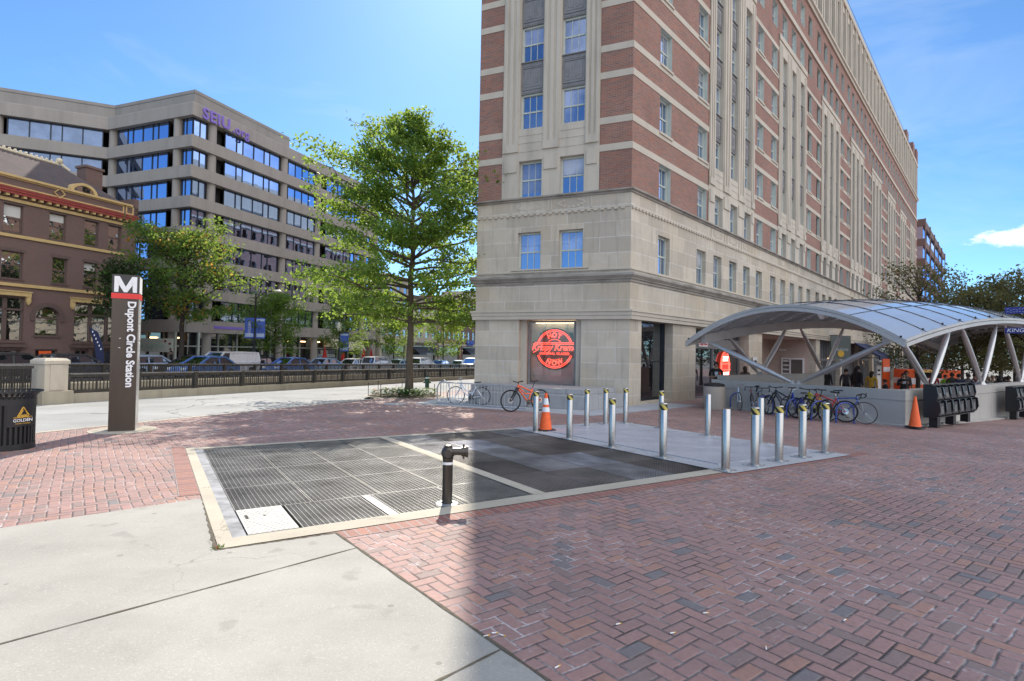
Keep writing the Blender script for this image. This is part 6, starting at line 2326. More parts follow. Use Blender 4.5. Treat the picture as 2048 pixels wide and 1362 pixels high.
def car(px, wv, kind, col, label, face=1, grp='cars on the far side of the avenue', py=728):
    q = street_at(px, wv, py)
    pos = sw(q, wv, .08)
    t = thing('van' if kind == 'van' else 'car', label, 'van' if kind == 'van' else 'car', pos, R_(90 - 20.3) + (0 if face > 0 else math.pi), grp)
    P = paint('paint_%d_%d_%d' % tuple(int(c * 100) for c in col), col)
    low, top = PROF[kind]
    W = .9 if kind != 'van' else 1.0
    b = MB()
    cz = .65
    rings = []
    for y, s in ((-W, .90), (-W + .06, .985), (-W + .16, 1.0), (W - .16, 1.0), (W - .06, .985), (W, .90)):
        rings.append([b.pt((x * (.97 + .03 * (s - .9) / .1), y, cz + (z - cz) * s)) for x, z in low])
    n = len(low)
    for A, B in zip(rings[:-1], rings[1:]):
        for j in range(n):
            b.f.append([A[j], A[(j + 1) % n], B[(j + 1) % n], B[j]]); b.m.append(0)
    b.f.append(rings[0][::-1]); b.f.append(rings[-1]); b.m += [0, 0]
    # greenhouse: painted roof and pillars
    tp = .17
    (x0, z0), (x1, z1), (x2, z2), (x3, z3) = top
    def ring(y_in):
        return [(x0, z0, W - .06), (x1, z1, W - tp), (x2, z2, W - tp), (x3, z3, W - .06)]
    R4 = ring(0)
    b.poly([(x1, -(W - tp), z1), (x2, -(W - tp), z2), (x2, W - tp, z2), (x1, W - tp, z1)], 0)
    rf = [(x1 - .05, z1 - .03), (x1 + .12, z1 + .05), ((x1 + x2) / 2, z1 + .085), (x2 - .1, z1 + .055), (x2 + .08, z2 - .03)]
    for hw in (W - tp + .01, W - tp - .2):
        b.extrude([(x, -hw, z + (.0 if hw > W - tp else .018)) for x, z in rf], (0, 2 * hw, 0))
    for s in (-1, 1):
        for (xa, za, ya), (xb, zb, yb) in zip(R4[:-1], R4[1:]):
            b.bar((xa, s * ya, za), (xb, s * yb, zb), .10, .10)
        xm = x1 + (x2 - x1) * .45
        b.bar((xm, s * (W - tp), z1), (xm - .02, s * (W - .06), z0), .07, .05)
        if kind == 'van':
            b.poly([(x0, s * (W - .05), z0), (.55, s * (W - .05), z0), (.4, s * (W - tp + .01), z2), (x1, s * (W - tp + .01), z1)], 0)
    if kind == 'van':
        b.poly([(x0 - .01, -(W - .06), z0), (x0 - .01, W - .06, z0), (x1 - .01, W - tp, z1), (x1 - .01, -(W - tp), z1)], 0)
    b.build('body', P, t, smooth=35)
    g = MB()
    for s in (-1, 1):
        g.poly([(x0, s * (W - .075), z0), (x1, s * (W - tp - .012), z1), (x2, s * (W - tp - .012), z2), (x3, s * (W - .075), z3)])
    g.poly([(x3, -(W - .08), z3), (x2, -(W - tp), z2), (x2, W - tp, z2), (x3, W - .08, z3)])
    g.poly([(x0, -(W - .08), z0), (x1, -(W - tp), z1), (x1, W - tp, z1), (x0, W - .08, z0)])
    g.build('glazing', M['carglass'], t)
    L2 = low[6][0]
    for x in (-L2 * .62, L2 * .64):
        for s in (-1, 1):
            w_ = MB(); w_.M = Matrix.Translation((x, s * (W - .1), .33)) @ Matrix.Rotation(R_(90), 4, 'X')
            w_.lathe([(.0, -.11), (.19, -.11), (.2, -.09), (.2, .09), (.19, .11), (0, .11)], n=18)
            o = w_.build('wheel', M['chrome'], t, smooth=40)
            w_ = MB(); w_.M = Matrix.Translation((x, s * (W - .1), .33)) @ Matrix.Rotation(R_(90), 4, 'X')
            w_.lathe([(.2, -.105), (.3, -.11), (.33, -.08), (.33, .08), (.3, .11), (.2, .105)], n=20)
            w_.build('tyre', M['tyre'], o, smooth=40)
    for s in (-1, 1):
        b = MB(); b.box(low[7][0] - .18, low[7][0] - .03, s * W * .72 - .15, s * W * .72 + .15, .62, .78); b.build('headlight', M['lampclear'], t)
        b = MB(); b.box(low[0][0] - .012, low[0][0] + .12, s * W * .78 - .1, s * W * .78 + .1, .7, .9); b.build('tail_light', M['lampred'], t)
        b = MB(); b.box(x3 - .28, x3 - .12, s * (W + .1) - .09, s * (W + .1) + .09, z3 + .0, z3 + .13); b.build('mirror', P, t)
    return t
car(452, 16.9, 'van', (.72, .73, .76), 'white panel van parked before the concrete office building', -1)
car(302, 16.9, 'hatch', (.36, .45, .58), 'pale blue hatchback parked right of the station pylon', 1)
car(385, 13.2, 'sedan', (.02, .022, .026), 'black saloon car in front of the white van', -1)
car(410, 11.6, 'sedan', (.08, .17, .42), 'blue saloon car whose roof shows before the white van', -1)
car(528, 16.9, 'sedan', (.03, .035, .04), 'dark saloon car parked under the small tree beside the van', 1)
car(578, 14.0, 'sedan', (.08, .16, .42), 'blue saloon car left of the globe street lamp', -1)
car(655, 16.9, 'sedan', (.28, .42, .60), 'light blue car half hidden by the globe lamp post', 1)
car(712, 16.9, 'sedan', (.66, .67, .68), 'white saloon car right of the globe lamp post', 1)
car(758, 15.0, 'suv', (.52, .54, .56), 'silver estate car before the two red parasols', 1)
car(802, 16.9, 'sedan', (.32, .45, .55), 'pale blue saloon car just left of the oak trunk', 1)
car(846, 14.6, 'suv', (.72, .72, .73), 'white sport utility car just right of the oak trunk', 1)
car(884, 16.9, 'sedan', (.20, .34, .46), 'small blue car in the shade right of the white utility car', 1)
car(924, 16.9, 'hatch', (.25, .40, .55), 'blue hatchback near the left edge of the hotel', 1)
car(946, 13.0, 'van', (.68, .69, .70), 'white delivery van at the left edge of the hotel', -1)
car(30, 14.2, 'sedan', (.05, .05, .055), 'dark car behind the railing before the brown row building', 1, py=722)
car(150, 16.5, 'hatch', (.06, .06, .07), 'dark hatchback before the blue feather flag', 1, py=722)

# orange and white food trailer behind the crowd
tp = ray(1842, 735)
Yd = 46.0
pos = Vector((tp.x * Yd, Yd, 0)); pos.z = gz(pos.x, pos.y)
t = thing('food_trailer', 'orange and white food trailer behind the crowd under the canopy', 'trailer', pos, R_(-8))
b = MB(); b.box(-1.6, 2.4, -1, 1, .5, 2.2, 0); b.box(-1.62, 2.42, -1.02, 1.02, 1.0, 1.5, 1); b.box(-1.0, 1.0, -1.03, -1.0, 1.55, 2.1, 2)
b.build('body', [M['orange'], M['white'], M['dark']], t)
b = MB(); b.extrude([(-1.0, -1.02, 2.2), (-1.0, -1.6, 2.05), (-1.0, -1.6, 1.99), (-1.0, -1.02, 2.14)], (1.6, 0, 0)); b.build('awning', M['gold'], t)
for x in (-.8, 1.5):
    w_ = MB(); w_.M = Matrix.Translation((x, -.9, .33)) @ Matrix.Rotation(R_(90), 4, 'X'); w_.lathe([(0, -.1), (.33, -.1), (.33, .1), (0, .1)], n=16); w_.build('wheel', M['tyre'], t)
tp = ray(1772, 700); Yd = 47.0
pos = Vector((tp.x * Yd, Yd, 0)); pos.z = gz(pos.x, pos.y)
t = thing('sign_panel', 'tall orange sign panel standing by the shopfront behind the crowd', 'sign', pos, R_(20))
b = MB(); b.box(-.4, .4, -.05, .05, .1, 3.0); b.build('panel', M['orange'], t)
b = MB(); b.box(-.4, .4, -.07, -.05, 1.9, 2.3); b.build('stripe', M['white'], t)
b = MB(); b.box(-.7, .7, -.3, .3, 0, .1); b.build('foot', M['iron'], t)
# cafe blade sign and awning on the hotel shopfronts
def blade(px, y, dz0, label, wd, ht, m, txt, tm, size=.3, cat='sign'):
    s, z = on_line(px, y, HC + Vector((RD.y, -RD.x, 0)) * .9, 41.8)
    p = HC + Vector((RD.y, -RD.x, 0)) * .9 + RD * s
    t = thing('blade_sign', label, cat, (p.x, p.y, z), math.atan2(RD.y, RD.x) - R_(48))
    b = MB(); b.box(-wd / 2, wd / 2, -.05, .05, -ht / 2, ht / 2); b.build('panel', m, t)
    text('sign_lettering', txt, size, tm, Matrix.Translation((0, -.056, -.15)) @ UP, t)
    b = MB(); b.tube([(0, 0, ht / 2 + .05), (-.4, .9, ht / 2 + .05)], .03, 6); b.tube([(0, 0, ht / 2), (0, 0, ht / 2 + .06)], .03, 6); b.build('bracket', M['iron'], t)
    return t
M['signpale'] = mat('sign_pale', (.50, .56, .54), .5, var=.03)
t = blade(1767, 710, 0, 'pale green hanging cafe sign reading Cosi under the canopy', 1.0, 1.5, M['signpale'], 'Così', M['black'], .46)
b = MB()
for i in range(4):
    b.tube([(.26 * math.cos(a) * (1 - .2 * i), -.06, .14 + .09 * i + .08 * math.sin(a)) for a in np.linspace(.3, 2.8, 7)], .012, 4)
b.build('cup_emblem', M['black'], t)
t = blade(1681, 695, 0, 'dark green shop sign with an orange emblem behind the strut', 1.6, 1.9, mat('sign_grey_green', (.14, .16, .145), .5, var=.05), 'Teaism', M['signpale'], .42)
b = MB(); b.extrude([(.26 * math.cos(a), -.06, -.5 + .26 * math.sin(a)) for a in np.linspace(0, 6.28, 15)[:-1]], (0, -.02, 0)); b.build('round_emblem', M['gold'], t)
s, z = on_line(1722, 700, HC, 41.8)
p = HC + RD * s
t = thing('shop_awning', 'dark blue cloth awning over a shopfront behind the canopy struts', 'awning', p, math.atan2(RD.y, RD.x))
b = MB(); zt = z + .7
b.extrude([(-4, -.05, zt), (-4, -2.2, zt - 1.3), (-4, -2.2, zt - 1.7), (-4, -2.1, zt - 1.7), (-4, -2.1, zt - 1.4), (-4, -.05, zt - .15)], (7, 0, 0))
b.build('cloth', M['navy'], t)
b = MB(); b.bar((-3.9, -.05, zt - 1.5), (-3.9, -2.1, zt - 1.45), .04, .04); b.bar((2.9, -.05, zt - 1.5), (2.9, -2.1, zt - 1.45), .04, .04); b.build('arm', M['iron'], t)
s, z = on_line(1757, 745, HC + Vector((RD.y, -RD.x, 0)) * 1.2, 41.8)
p = HC + Vector((RD.y, -RD.x, 0)) * 1.2 + RD * s
t = thing('info_post', 'narrow white sign post standing under the cafe sign', 'sign post', (p.x, p.y, gz(p.x, p.y)))
b = MB(); b.box(-.22, .22, -.06, .06, 0, 2.6); b.build('post', M['white'], t)
b = MB(); b.box(-.14, .14, -.07, -.06, 2.0, 2.2); b.box(-.14, .14, -.07, -.06, 1.6, 1.75); b.build('symbol', M['black'], t)

# ---------------------------------------------------------------- lamps, banners, parasols, flag
def banner(pos, rz, label, sides=(1,), w_=.75, h=1.75):
    for s in sides:
        t = thing('street_banner', label if len(sides) == 1 else label[s], 'banner', pos, rz)
        b = MB()
        x0, x1 = (.08, .08 + w_) if s > 0 else (-.08 - w_, -.08)
        b.box(x0, x1, -.008, .008, -h / 2, h / 2)
        b.build('cloth', M['bannerblue'], t)
        cx = (x0 + x1) / 2
        b = MB()
        b.box(x0 + .06, x1 - .06, -.012, -.009, -h / 2 + .12, -h / 2 + .45)
        if s > 0:
            b.box(x0 + .06, x1 - .06, -.012, -.009, h / 2 - .3, h / 2 - .1)
            for k_, (r0, r1) in enumerate(((.34, .27), (.15, .09))):
                pts = [(cx + r0 * math.sin(a), r0 * math.cos(a) - .08) for a in (0, 2.094, 4.189)]
                q_ = [(cx + r1 * math.sin(a), r1 * math.cos(a) - .08) for a in (0, 2.094, 4.189)]
        b.build('pale_panel', mat('banner_pale', (.45, .55, .78), .6, var=.04) if 'bpale' not in M else M['bpale'], t)
        if s > 0:
            b = MB()
            for (r0, r1) in ((.36, .28), (.16, .09)):
                for a0, a1 in ((0, 2.094), (2.094, 4.189), (4.189, 6.283)):
                    b.extrude([(cx + r * math.sin(a) * .85, -.009, r * math.cos(a) * 1.15 - .1) for r, a in ((r0, a0), (r0, a1), (r1, a1), (r1, a0))], (0, -.006, 0))
            b.build('triangle_emblem', mat('banner_navy', (.02, .04, .25), .6, var=.02), t)
        else:
            text('banner_lettering', 'GOLDEN', .32, M['white'], Matrix.Translation((cx, -.012, 0)) @ UP @ Matrix.Rotation(R_(90), 4, 'Z'), t)
        b = MB(); b.tube([(0, 0, h / 2 + .03), (x0 if s < 0 else x1, 0, h / 2 + .03)], .014, 5); b.tube([(0, 0, -h / 2 - .03), (x0 if s < 0 else x1, 0, -h / 2 - .03)], .014, 5)
        b.build('bracket', M['iron'], t)
q = street_at(677, 18.9); lp = sw(q, 18.9, .2)
t = thing('street_lamp', 'black street lamp post with a white glass globe', 'street lamp', lp)
zg = EYE + ray(677, 655).z * lp.y - lp.z
b = MB(); b.lathe([(.22, 0), (.2, .25), (.12, .5), (.075, .7), (.06, zg - .9), (.1, zg - .8), (.12, zg - .5), (.15, zg - .45)], n=14); b.build('post', M['iron'], t, smooth=40)
b = MB(); b.lathe([(.14, -.45), (.28, -.2), (.34, .1), (.28, .42), (.14, .6), (.08, .64), (0, .66)], (0, 0, zg), 16); b.build('globe', M['globe'], t, smooth=60)
b = MB(); b.lathe([(.09, .63), (.07, .74), (.02, .86), (0, .87)], (0, 0, zg), 10); b.build('finial', M['iron'], t, smooth=40)
banner((lp.x, lp.y, EYE + ray(682, 684).z * lp.y), R_(5), 'blue banner with a triangle emblem on the globe lamp post', (1,), 1.0, 2.1)
q = street_at(508, 18.9); lp = sw(q, 18.9, .2)
t = thing('street_lamp', 'tall dark lamp post with a cobra head arm between small trees', 'street lamp', lp)
zt = EYE + ray(508, 588).z * lp.y - lp.z
b = MB(); b.lathe([(.16, 0), (.13, .4), (.09, .5), (.07, zt)], n=12); b.build('post', M['iron'], t, smooth=40)
b = MB(); b.tube([(0, 0, zt - .5), (.4, -.1, zt - .05), (1.2, -.3, zt + .25), (1.9, -.4, zt + .28)], .04, 6); b.build('arm', M['iron'], t, smooth=50)
b = MB(); b.ball((2.2, -.45, zt + .25), .36, n=12, sz=.4); b.build('lamp_head', M['globe'], t, smooth=60)
b = MB(); b.box(-.12, .12, -.2, -.07, 1.8, 2.3); b.box(-.1, .1, -.18, -.06, 2.6, 3.0); b.build('control_box', M['iron'], t)
banner((lp.x, lp.y, EYE + ray(510, 656).z * lp.y), R_(12), {1: 'blue banner with triangle emblem right of the cobra lamp post', -1: 'blue lettered banner left of the cobra lamp post'}, (1, -1), .8, 1.9)
for px, wv, lb in ((649, 22.5, 'leftmost closed red parasol left of the globe lamp'), (686, 22.5, 'closed red parasol hidden behind the globe lamp post'), (727, 22.0, 'closed red parasol left of the pale building pillar'), (742, 22.0, 'rightmost closed red parasol before the office pillar')):
    q = street_at(px, wv); p = sw(q, wv, .2)
    t = thing('parasol', lb, 'parasol', p, 0, 'closed red parasols of the terrace')
    b = MB(); b.tube([(0, 0, 0), (0, 0, 2.75)], .03, 6); b.lathe([(.3, 0), (.3, .06), (0, .08)], n=12); b.build('pole', M['iron'], t)
    b = MB(); b.lathe([(.16, 1.0), (.30, 1.15), (.27, 1.5), (.19, 1.95), (.10, 2.4), (.05, 2.7), (0, 2.72)], n=9); b.build('cloth', M['umbrella'], t)
q = street_at(196, 19.0, 725); p = sw(q, 19.0, .2)
t = thing('feather_flag', 'navy feather flag leaning on the pavement before the row building', 'flag', p, R_(10))
b = MB(); b.tube([(0, 0, 0), (-.25, 0, 2.0), (-.62, 0, 3.3)], .02, 5); b.build('pole', M['iron'], t)
b = MB(); b.extrude([(-.02, 0, .5), (-.25, 0, 2.0), (-.62, 0, 3.3), (-.05, 0, 2.95), (.3, 0, 1.9), (.42, 0, .5)], (0, -.012, 0)); fl = b.build('cloth', M['navy'], t)
b = MB()
for i in range(6):
    x = -.42 + .11 * i
    b.box(x, x + .07, -.02, -.013, 2.9 - .24 * i, 3.02 - .24 * i)
b.build('flag_lettering', M['white'], fl)

# parking sign at the right edge
tp = ray(2042, 640); Yd = 20.5
pos = Vector((tp.x * Yd, Yd, 0)); pos.z = gz(pos.x, pos.y)
t = thing('parking_sign', 'dark blue banner sign with white letters at the right edge', 'sign', pos, R_(-42))
zc = EYE + tp.z * Yd - pos.z
b = MB(); b.box(-.45, .75, -.02, .02, zc + .24, zc + .49); b.box(-.45, .75, -.02, .02, zc - .50, zc - .28); b.build('panel', M['signblue'], t)
b = MB(); b.tube([(.78, 0, 0), (.78, 0, zc + .6)], .035, 8); b.bar((-.45, 0, zc + .36), (.78, 0, zc + .36), .03, .03); b.bar((-.45, 0, zc - .38), (.78, 0, zc - .38), .03, .03); b.build('post', M['iron'], t)
text('sign_lettering', 'KING', .2, M['white'], Matrix.Translation((-.40, -.026, zc - .39)) @ UP, t, align='LEFT', shear=.2)
b = MB()
for i in range(26):
    x, z = -.40 + .085 * (i % 13), zc + .31 + .09 * (i // 13)
    b.bar((x, -.024, z), (x + .06, -.024, z + random.uniform(-.05, .06)), .014, .006, up=(0, 1, 0))
b.build('sign_pattern', M['bannerblue'] if False else mat('sign_tint', (.35, .38, .6), .5, var=.03), t)
# ---------------------------------------------------------------- trees
RNG = np.random.default_rng(11)
def leaf_mesh(name, C, size, m, parent, up=0.35, asp=.62, per=None):
    """many separate small leaves; C: leaf centres, size: lengths"""
    n = len(C)
    nrm = RNG.normal(size=(n, 3)); nrm[:, 2] += up * 2
    nrm /= np.linalg.norm(nrm, axis=1)[:, None]
    a = RNG.normal(size=(n, 3)); a -= nrm * (a * nrm).sum(1)[:, None]; a /= np.linalg.norm(a, axis=1)[:, None]
    c = np.cross(nrm, a)
    s = (size * RNG.uniform(.65, 1.3, n))[:, None] if np.isscalar(size) else size[:, None]
    V = np.empty((n, 4, 3))
    V[:, 0] = C - a * s * .5
    V[:, 1] = C + c * s * .5 * asp + nrm * s * .1
    V[:, 2] = C + a * s * .5
    V[:, 3] = C - c * s * .5 * asp + nrm * s * .1
    me = bpy.data.meshes.new(name)
    me.vertices.add(4 * n); me.vertices.foreach_set('co', V.reshape(-1).astype(np.float32))
    me.loops.add(4 * n); me.loops.foreach_set('vertex_index', np.arange(4 * n, dtype=np.int32))
    me.polygons.add(n); me.polygons.foreach_set('loop_start', np.arange(0, 4 * n, 4, dtype=np.int32))
    me.update(); me.validate()
    me.materials.append(m)
    return link(name, me, parent)


def grow(label, pos, H, tr, prof, z_lo, leafm, barkm, n_limb, n_leaf, lsz, name='tree', grp=None, elev=(-4, 50), sig=.30, twigs=5, lean=0.0, seed=1, fork=0.0, cat='tree', fill=.25, ragged=0.0):
    """tapered trunk, limbs by height with reach prof(t, az), twigs, then leaves round the twigs"""
    rg = random.Random(seed)
    t = thing(name, label, cat, pos, 0, grp)
    b = MB()
    top = H * .97
    path, rad = [], []
    K = 14
    wob = [(rg.uniform(-1, 1) * .012 * H, rg.uniform(-1, 1) * .012 * H) for _ in range(K + 1)]
    for i in range(K + 1):
        u = i / K
        path.append(Vector((wob[i][0] * (0 if i < 2 else u) + lean * u * H, wob[i][1] * (0 if i < 2 else u), top * u - (.1 if i == 0 else 0))))
        rad.append(tr * (1.35 if i == 0 else 1.0) * (1 - u) ** .85 + .012)
    b.tube(path, rad, 10)
    def trunk_at(z):
        u = max(0, min(.999, z / top)) * K
        i = int(u)
        return path[i].lerp(path[i + 1], u - i)
    C = []
    W = []
    for i in range(n_limb):
        u = (i + rg.uniform(0, .8)) / n_limb
        z = z_lo + (top - z_lo) * (u ** .92)
        az = i * 2.39996 + rg.uniform(-.3, .3)
        if ragged:      # limbs gather in loose tiers with gaps between
            tz = (top - z_lo) / 11
            z = z_lo + tz * (math.floor((z - z_lo) / tz) + .5 + rg.uniform(-.33, .33))
        L = prof((z - z_lo) / (top - z_lo), az) * rg.uniform(.82 - ragged * .7, 1.08 + ragged * .22)
        e0 = R_(elev[0] + (elev[1] - elev[0]) * u + rg.uniform(-8, 8))
        base = trunk_at(z)
        dirv = Vector((math.cos(az) * math.cos(e0), math.sin(az) * math.cos(e0), math.sin(e0)))
        sag = rg.uniform(-.10, .12)
        pts = [base + dirv * L * s + Vector((0, 0, sag * L * s * s)) + Vector((rg.uniform(-.05, .05), rg.uniform(-.05, .05), rg.uniform(-.04, .04))) * L * (0 if s == 0 else 1) for s in (0, .25, .5, .75, 1)]
        r0 = min(tr * .42, .012 + .016 * L)
        b.tube(pts, [r0, r0 * .75, r0 * .5, r0 * .3, .006], 6, cap=False)
        for k_ in range(twigs + int(L)):
            s = rg.uniform(fill, 1.0)
            j = min(3, int(s * 4))
            p = pts[j].lerp(pts[j + 1], s * 4 - j)
            a2 = az + rg.choice((-1, 1)) * rg.uniform(.4, 1.2)
            tl = L * rg.uniform(.16, .34) * (1.15 - .4 * s) + .15
            d2 = Vector((math.cos(a2), math.sin(a2), rg.uniform(-.2, .45))).normalized()
            q = p + d2 * tl
            b.tube([p, p.lerp(q, .5) + Vector((0, 0, .03)), q], [max(.008, r0 * .3), .007, .004], 4, cap=False)
            for f in (.35, .7, 1.0):
                C.append(p.lerp(q, f)); W.append(min(1.2, .12 + L * .45))
        C.append(pts[-1]); W.append(min(1.3, .12 + L * .45)); C.append(pts[3]); W.append(min(1.0, .12 + L * .4))
    b.build('trunk', barkm, t, smooth=60)
    C = np.array([tuple(c) for c in C]); W = np.array(W); W = W * RNG.uniform(.35, 1.65, len(W)); W /= W.sum()
    idx = RNG.choice(len(C), n_leaf, p=W)
    off = RNG.normal(size=(n_leaf, 3)) * sig
    off[:, 2] *= .62
    leaf_mesh('crown', C[idx] + off, lsz, leafm, t)
    return t


def prof_pts(pts):
    xs, ys = zip(*pts)
    def f(u, az):
        return float(np.interp(u, xs, ys)) * (1 + .12 * math.sin(2 * az + 1) + .08 * math.sin(5 * az))
    return f
# the pin oak on the corner
tp_ = ground_at(818, 789)
oak = prof_pts([(0, 3.0), (.12, 4.3), (.35, 4.7), (.55, 4.0), (.72, 2.7), (.86, 1.3), (1, .35)])
grow('tall pin oak with a tapering bright green crown beside the hotel', tp_, 13.3, .165, oak, 2.9, M['leafoak'], M['bark'], 96, 39000, .175, name='oak_tree', elev=(-2, 56), sig=.21, seed=14, twigs=6, ragged=.34)
# bed under it
b = MB()
bc = ground_at(806, 793)
for i in range(170):
    a, r = random.uniform(0, 6.28), math.sqrt(random.random())
    x, y = bc.x + 1.25 * r * math.cos(a) * 1.15, bc.y + 1.5 * r * math.sin(a) + .5
    g = gz(x, y)
    for k_ in range(9):
        t0 = random.uniform(0, 6.28)
        h_ = random.uniform(.08, .34)
        p = Vector((x + random.uniform(-.1, .1), y + random.uniform(-.1, .1), g + h_))
        d = Vector((math.cos(t0), math.sin(t0), random.uniform(-.2, .5))) * random.uniform(.06, .11)
        s = Vector((-d.y, d.x, 0)) * .5
        b.poly([p - d, p + s, p + d, p - s])
o = b.build('bed_plants', M['leafbed']); o['kind'] = 'stuff'
cs = [(bc.x + 1.62 * math.cos(a), bc.y + .5 + 1.75 * math.sin(a)) for a in np.linspace(0, 6.2832, 29)[:-1]]
sheet('tree_bed_soil', cs, .02, M['earth'])
sheet('tree_bed_kerb', [(bc.x + 1.75 * math.cos(a), bc.y + .5 + 1.88 * math.sin(a)) for a in np.linspace(0, 6.2832, 29)[:-1]], .012, M['kerbstone'])
t = thing('bed_fence', 'low iron stakes of the guard round the oak tree bed', 'fence', (bc.x, bc.y, bc.z))
for i in range(8):
    a = i * math.pi / 4 + .3
    x, y = 1.6 * math.cos(a), .5 + 1.72 * math.sin(a)
    b = MB(); b.tube([(x, y, -.1), (x, y, .55)], .014, 5); b.ball((x, y, .56), .025, n=6); b.build('stake', M['iron'], t)
# maple across the avenue
q = street_at(362, 18.9); p = sw(q, 18.9, .2)
maple = prof_pts([(0, 3.0), (.2, 4.9), (.5, 5.0), (.75, 3.9), (.92, 2.2), (1, 1.0)])
grow('broad maple with turning orange tips across the avenue', p, 10.6, .22, maple, 4.3, M['leafmaple'], M['barkdark'], 40, 12500, .25, name='maple_tree', elev=(8, 60), sig=.36, seed=9)
def vase(u, az): return 1.6 + 1.5 * math.sin(min(1, u * 1.1) * math.pi) ** .8
for px, wv, H, sd_, lb, n in ((548, 18.9, 6.6, 21, 'small dark street tree between the van and the globe lamp', 7000), (690, 18.9, 7.2, 22, 'small vase shaped street tree behind the globe lamp', 7000), (787, 18.9, 6.6, 23, 'small bright green street tree just left of the oak trunk', 6500), (886, 18.9, 8.5, 24, 'street tree seen under the right side of the oak crown', 6000)):
    q = street_at(px, wv); p = sw(q, wv, .2)
    sc = 1 + (p.y - 50) / 120
    grow(lb, p, H * (1.0 if px < 600 else 1.12), .1, lambda u, az, sc=sc: vase(u, az) * sc, 1.7, M['leafelm'], M['barkdark'], 30, n, .2 * sc, name='street_tree', grp='street trees across the avenue', elev=(15, 70), sig=.33 * sc, seed=sd_)
# leaves close to the left of the pylon
q = street_at(245, 18.9, 720); p = sw(q, 18.9, .2)
grow('dark leafy tree behind the station pylon before the row building', p, 7.8, .14, prof_pts([(0, 1.2), (.3, 1.9), (.7, 1.6), (1, .6)]), 3.9, M['leafdark'], M['barkdark'], 22, 3600, .23, name='street_tree', elev=(5, 55), sig=.4, seed=31)
# thin autumn trees beyond the station entrance
def at_dist(px, Y, py=740):
    d = ray(px, py)
    x = d.x * Y
    return Vector((x, Y, gz(x, Y)))
at_ = prof_pts([(0, 2.0), (.3, 3.4), (.6, 3.2), (.85, 2.0), (1, .8)])
for i, (px, Y, H, tr, n, mm, lb) in enumerate((
        (1836, 40, 9.2, .15, 2600, 'leafdry', 'thin brown leaved tree before the far end of the hotel'),
        (1892, 45, 9.0, .15, 3200, 'leafdry', 'thin autumn tree rising behind the middle of the canopy'),
        (1950, 36, 6.9, .14, 5200, 'leafdry', 'bushy olive brown tree left of the second newspaper rack'),
        (2002, 40, 8.0, .15, 6200, 'leafdry', 'full olive brown tree behind the crowd'),
        (2075, 33, 7.6, .15, 5200, 'leafdry', 'brown leaved tree leaning in at the right edge'),
        (1822, 55, 7.6, .15, 5200, 'leafdark', 'dark green tree behind the cafe sign'),
        (1876, 62, 8.0, .17, 6500, 'leafdark', 'dark green tree behind the orange trailer'),
        (1925, 60, 7.6, .17, 6500, 'leafdark', 'dark green tree in the middle of the square'),
        (1972, 66, 8.4, .17, 6500, 'leafdark', 'dark green tree behind the two struts'),
        (2030, 60, 8.0, .17, 6500, 'leafdark', 'dark green tree at the back of the square on the right'),
        (2090, 56, 9.5, .17, 6500, 'leafdark', 'tall dark tree beyond the parking sign'))):
    grow(lb, at_dist(px, Y), H, tr, lambda u, az, k_=H / 8.5: at_(u, az) * k_ * 1.1, H * .27, M[mm], M['barkdark'], 34, n, .20, name='square_tree', grp='trees of the square beyond the entrance', elev=(10, 62), sig=.34 if mm == 'leafdry' else .5, seed=40 + i, twigs=4)
# ---------------------------------------------------------------- people
def body_mesh(name, J, E, root, mats, zone):
    """skin a joint graph into one continuous surface, then colour its zones"""
    me = bpy.data.meshes.new(name)
    names = list(J)
    ix = {n: i for i, n in enumerate(names)}
    me.from_pydata([J[n][0] for n in names], [(ix[a], ix[c]) for a, c in E], [])
    ob = bpy.data.objects.new(name, me)
    COL.objects.link(ob)
    ob.modifiers.new('skin', 'SKIN')
    lay = me.skin_vertices[0] if me.skin_vertices else None
    for n in names:
        r = J[n][1]
        sv = lay.data[ix[n]]
        sv.radius = (r, r) if not isinstance(r, tuple) else r
        sv.use_root = n == root
    ob.modifiers['skin'].use_smooth_shade = True
    s = ob.modifiers.new('sub', 'SUBSURF'); s.levels = 1; s.render_levels = 1
    dg = bpy.context.evaluated_depsgraph_get()
    out = bpy.data.meshes.new_from_object(ob.evaluated_get(dg))
    bpy.data.objects.remove(ob)
    out.name = name
    out.materials.clear()
    for m in mats:
        out.materials.append(m)
    P = np.array([p[0] for p in J.values()])
    Z = [zone[n] for n in names]
    # each face takes the zone of the nearest bone
    segs = [(np.array(J[a][0]), np.array(J[c][0]), zone[c]) for a, c in E]
    mi = []
    for f in out.polygons:
        c = np.array(f.center)
        best, bz = 1e9, 0
        for a, d, z in segs:
            v = d - a
            u = np.clip(((c - a) @ v) / (v @ v + 1e-9), 0, 1)
            q = np.linalg.norm(c - a - v * u)
            if q < best:
                best, bz = q, z
        mi.append(bz)
    out.polygons.foreach_set('material_index', mi)
    out.polygons.foreach_set('use_smooth', [True] * len(mi))
    return out


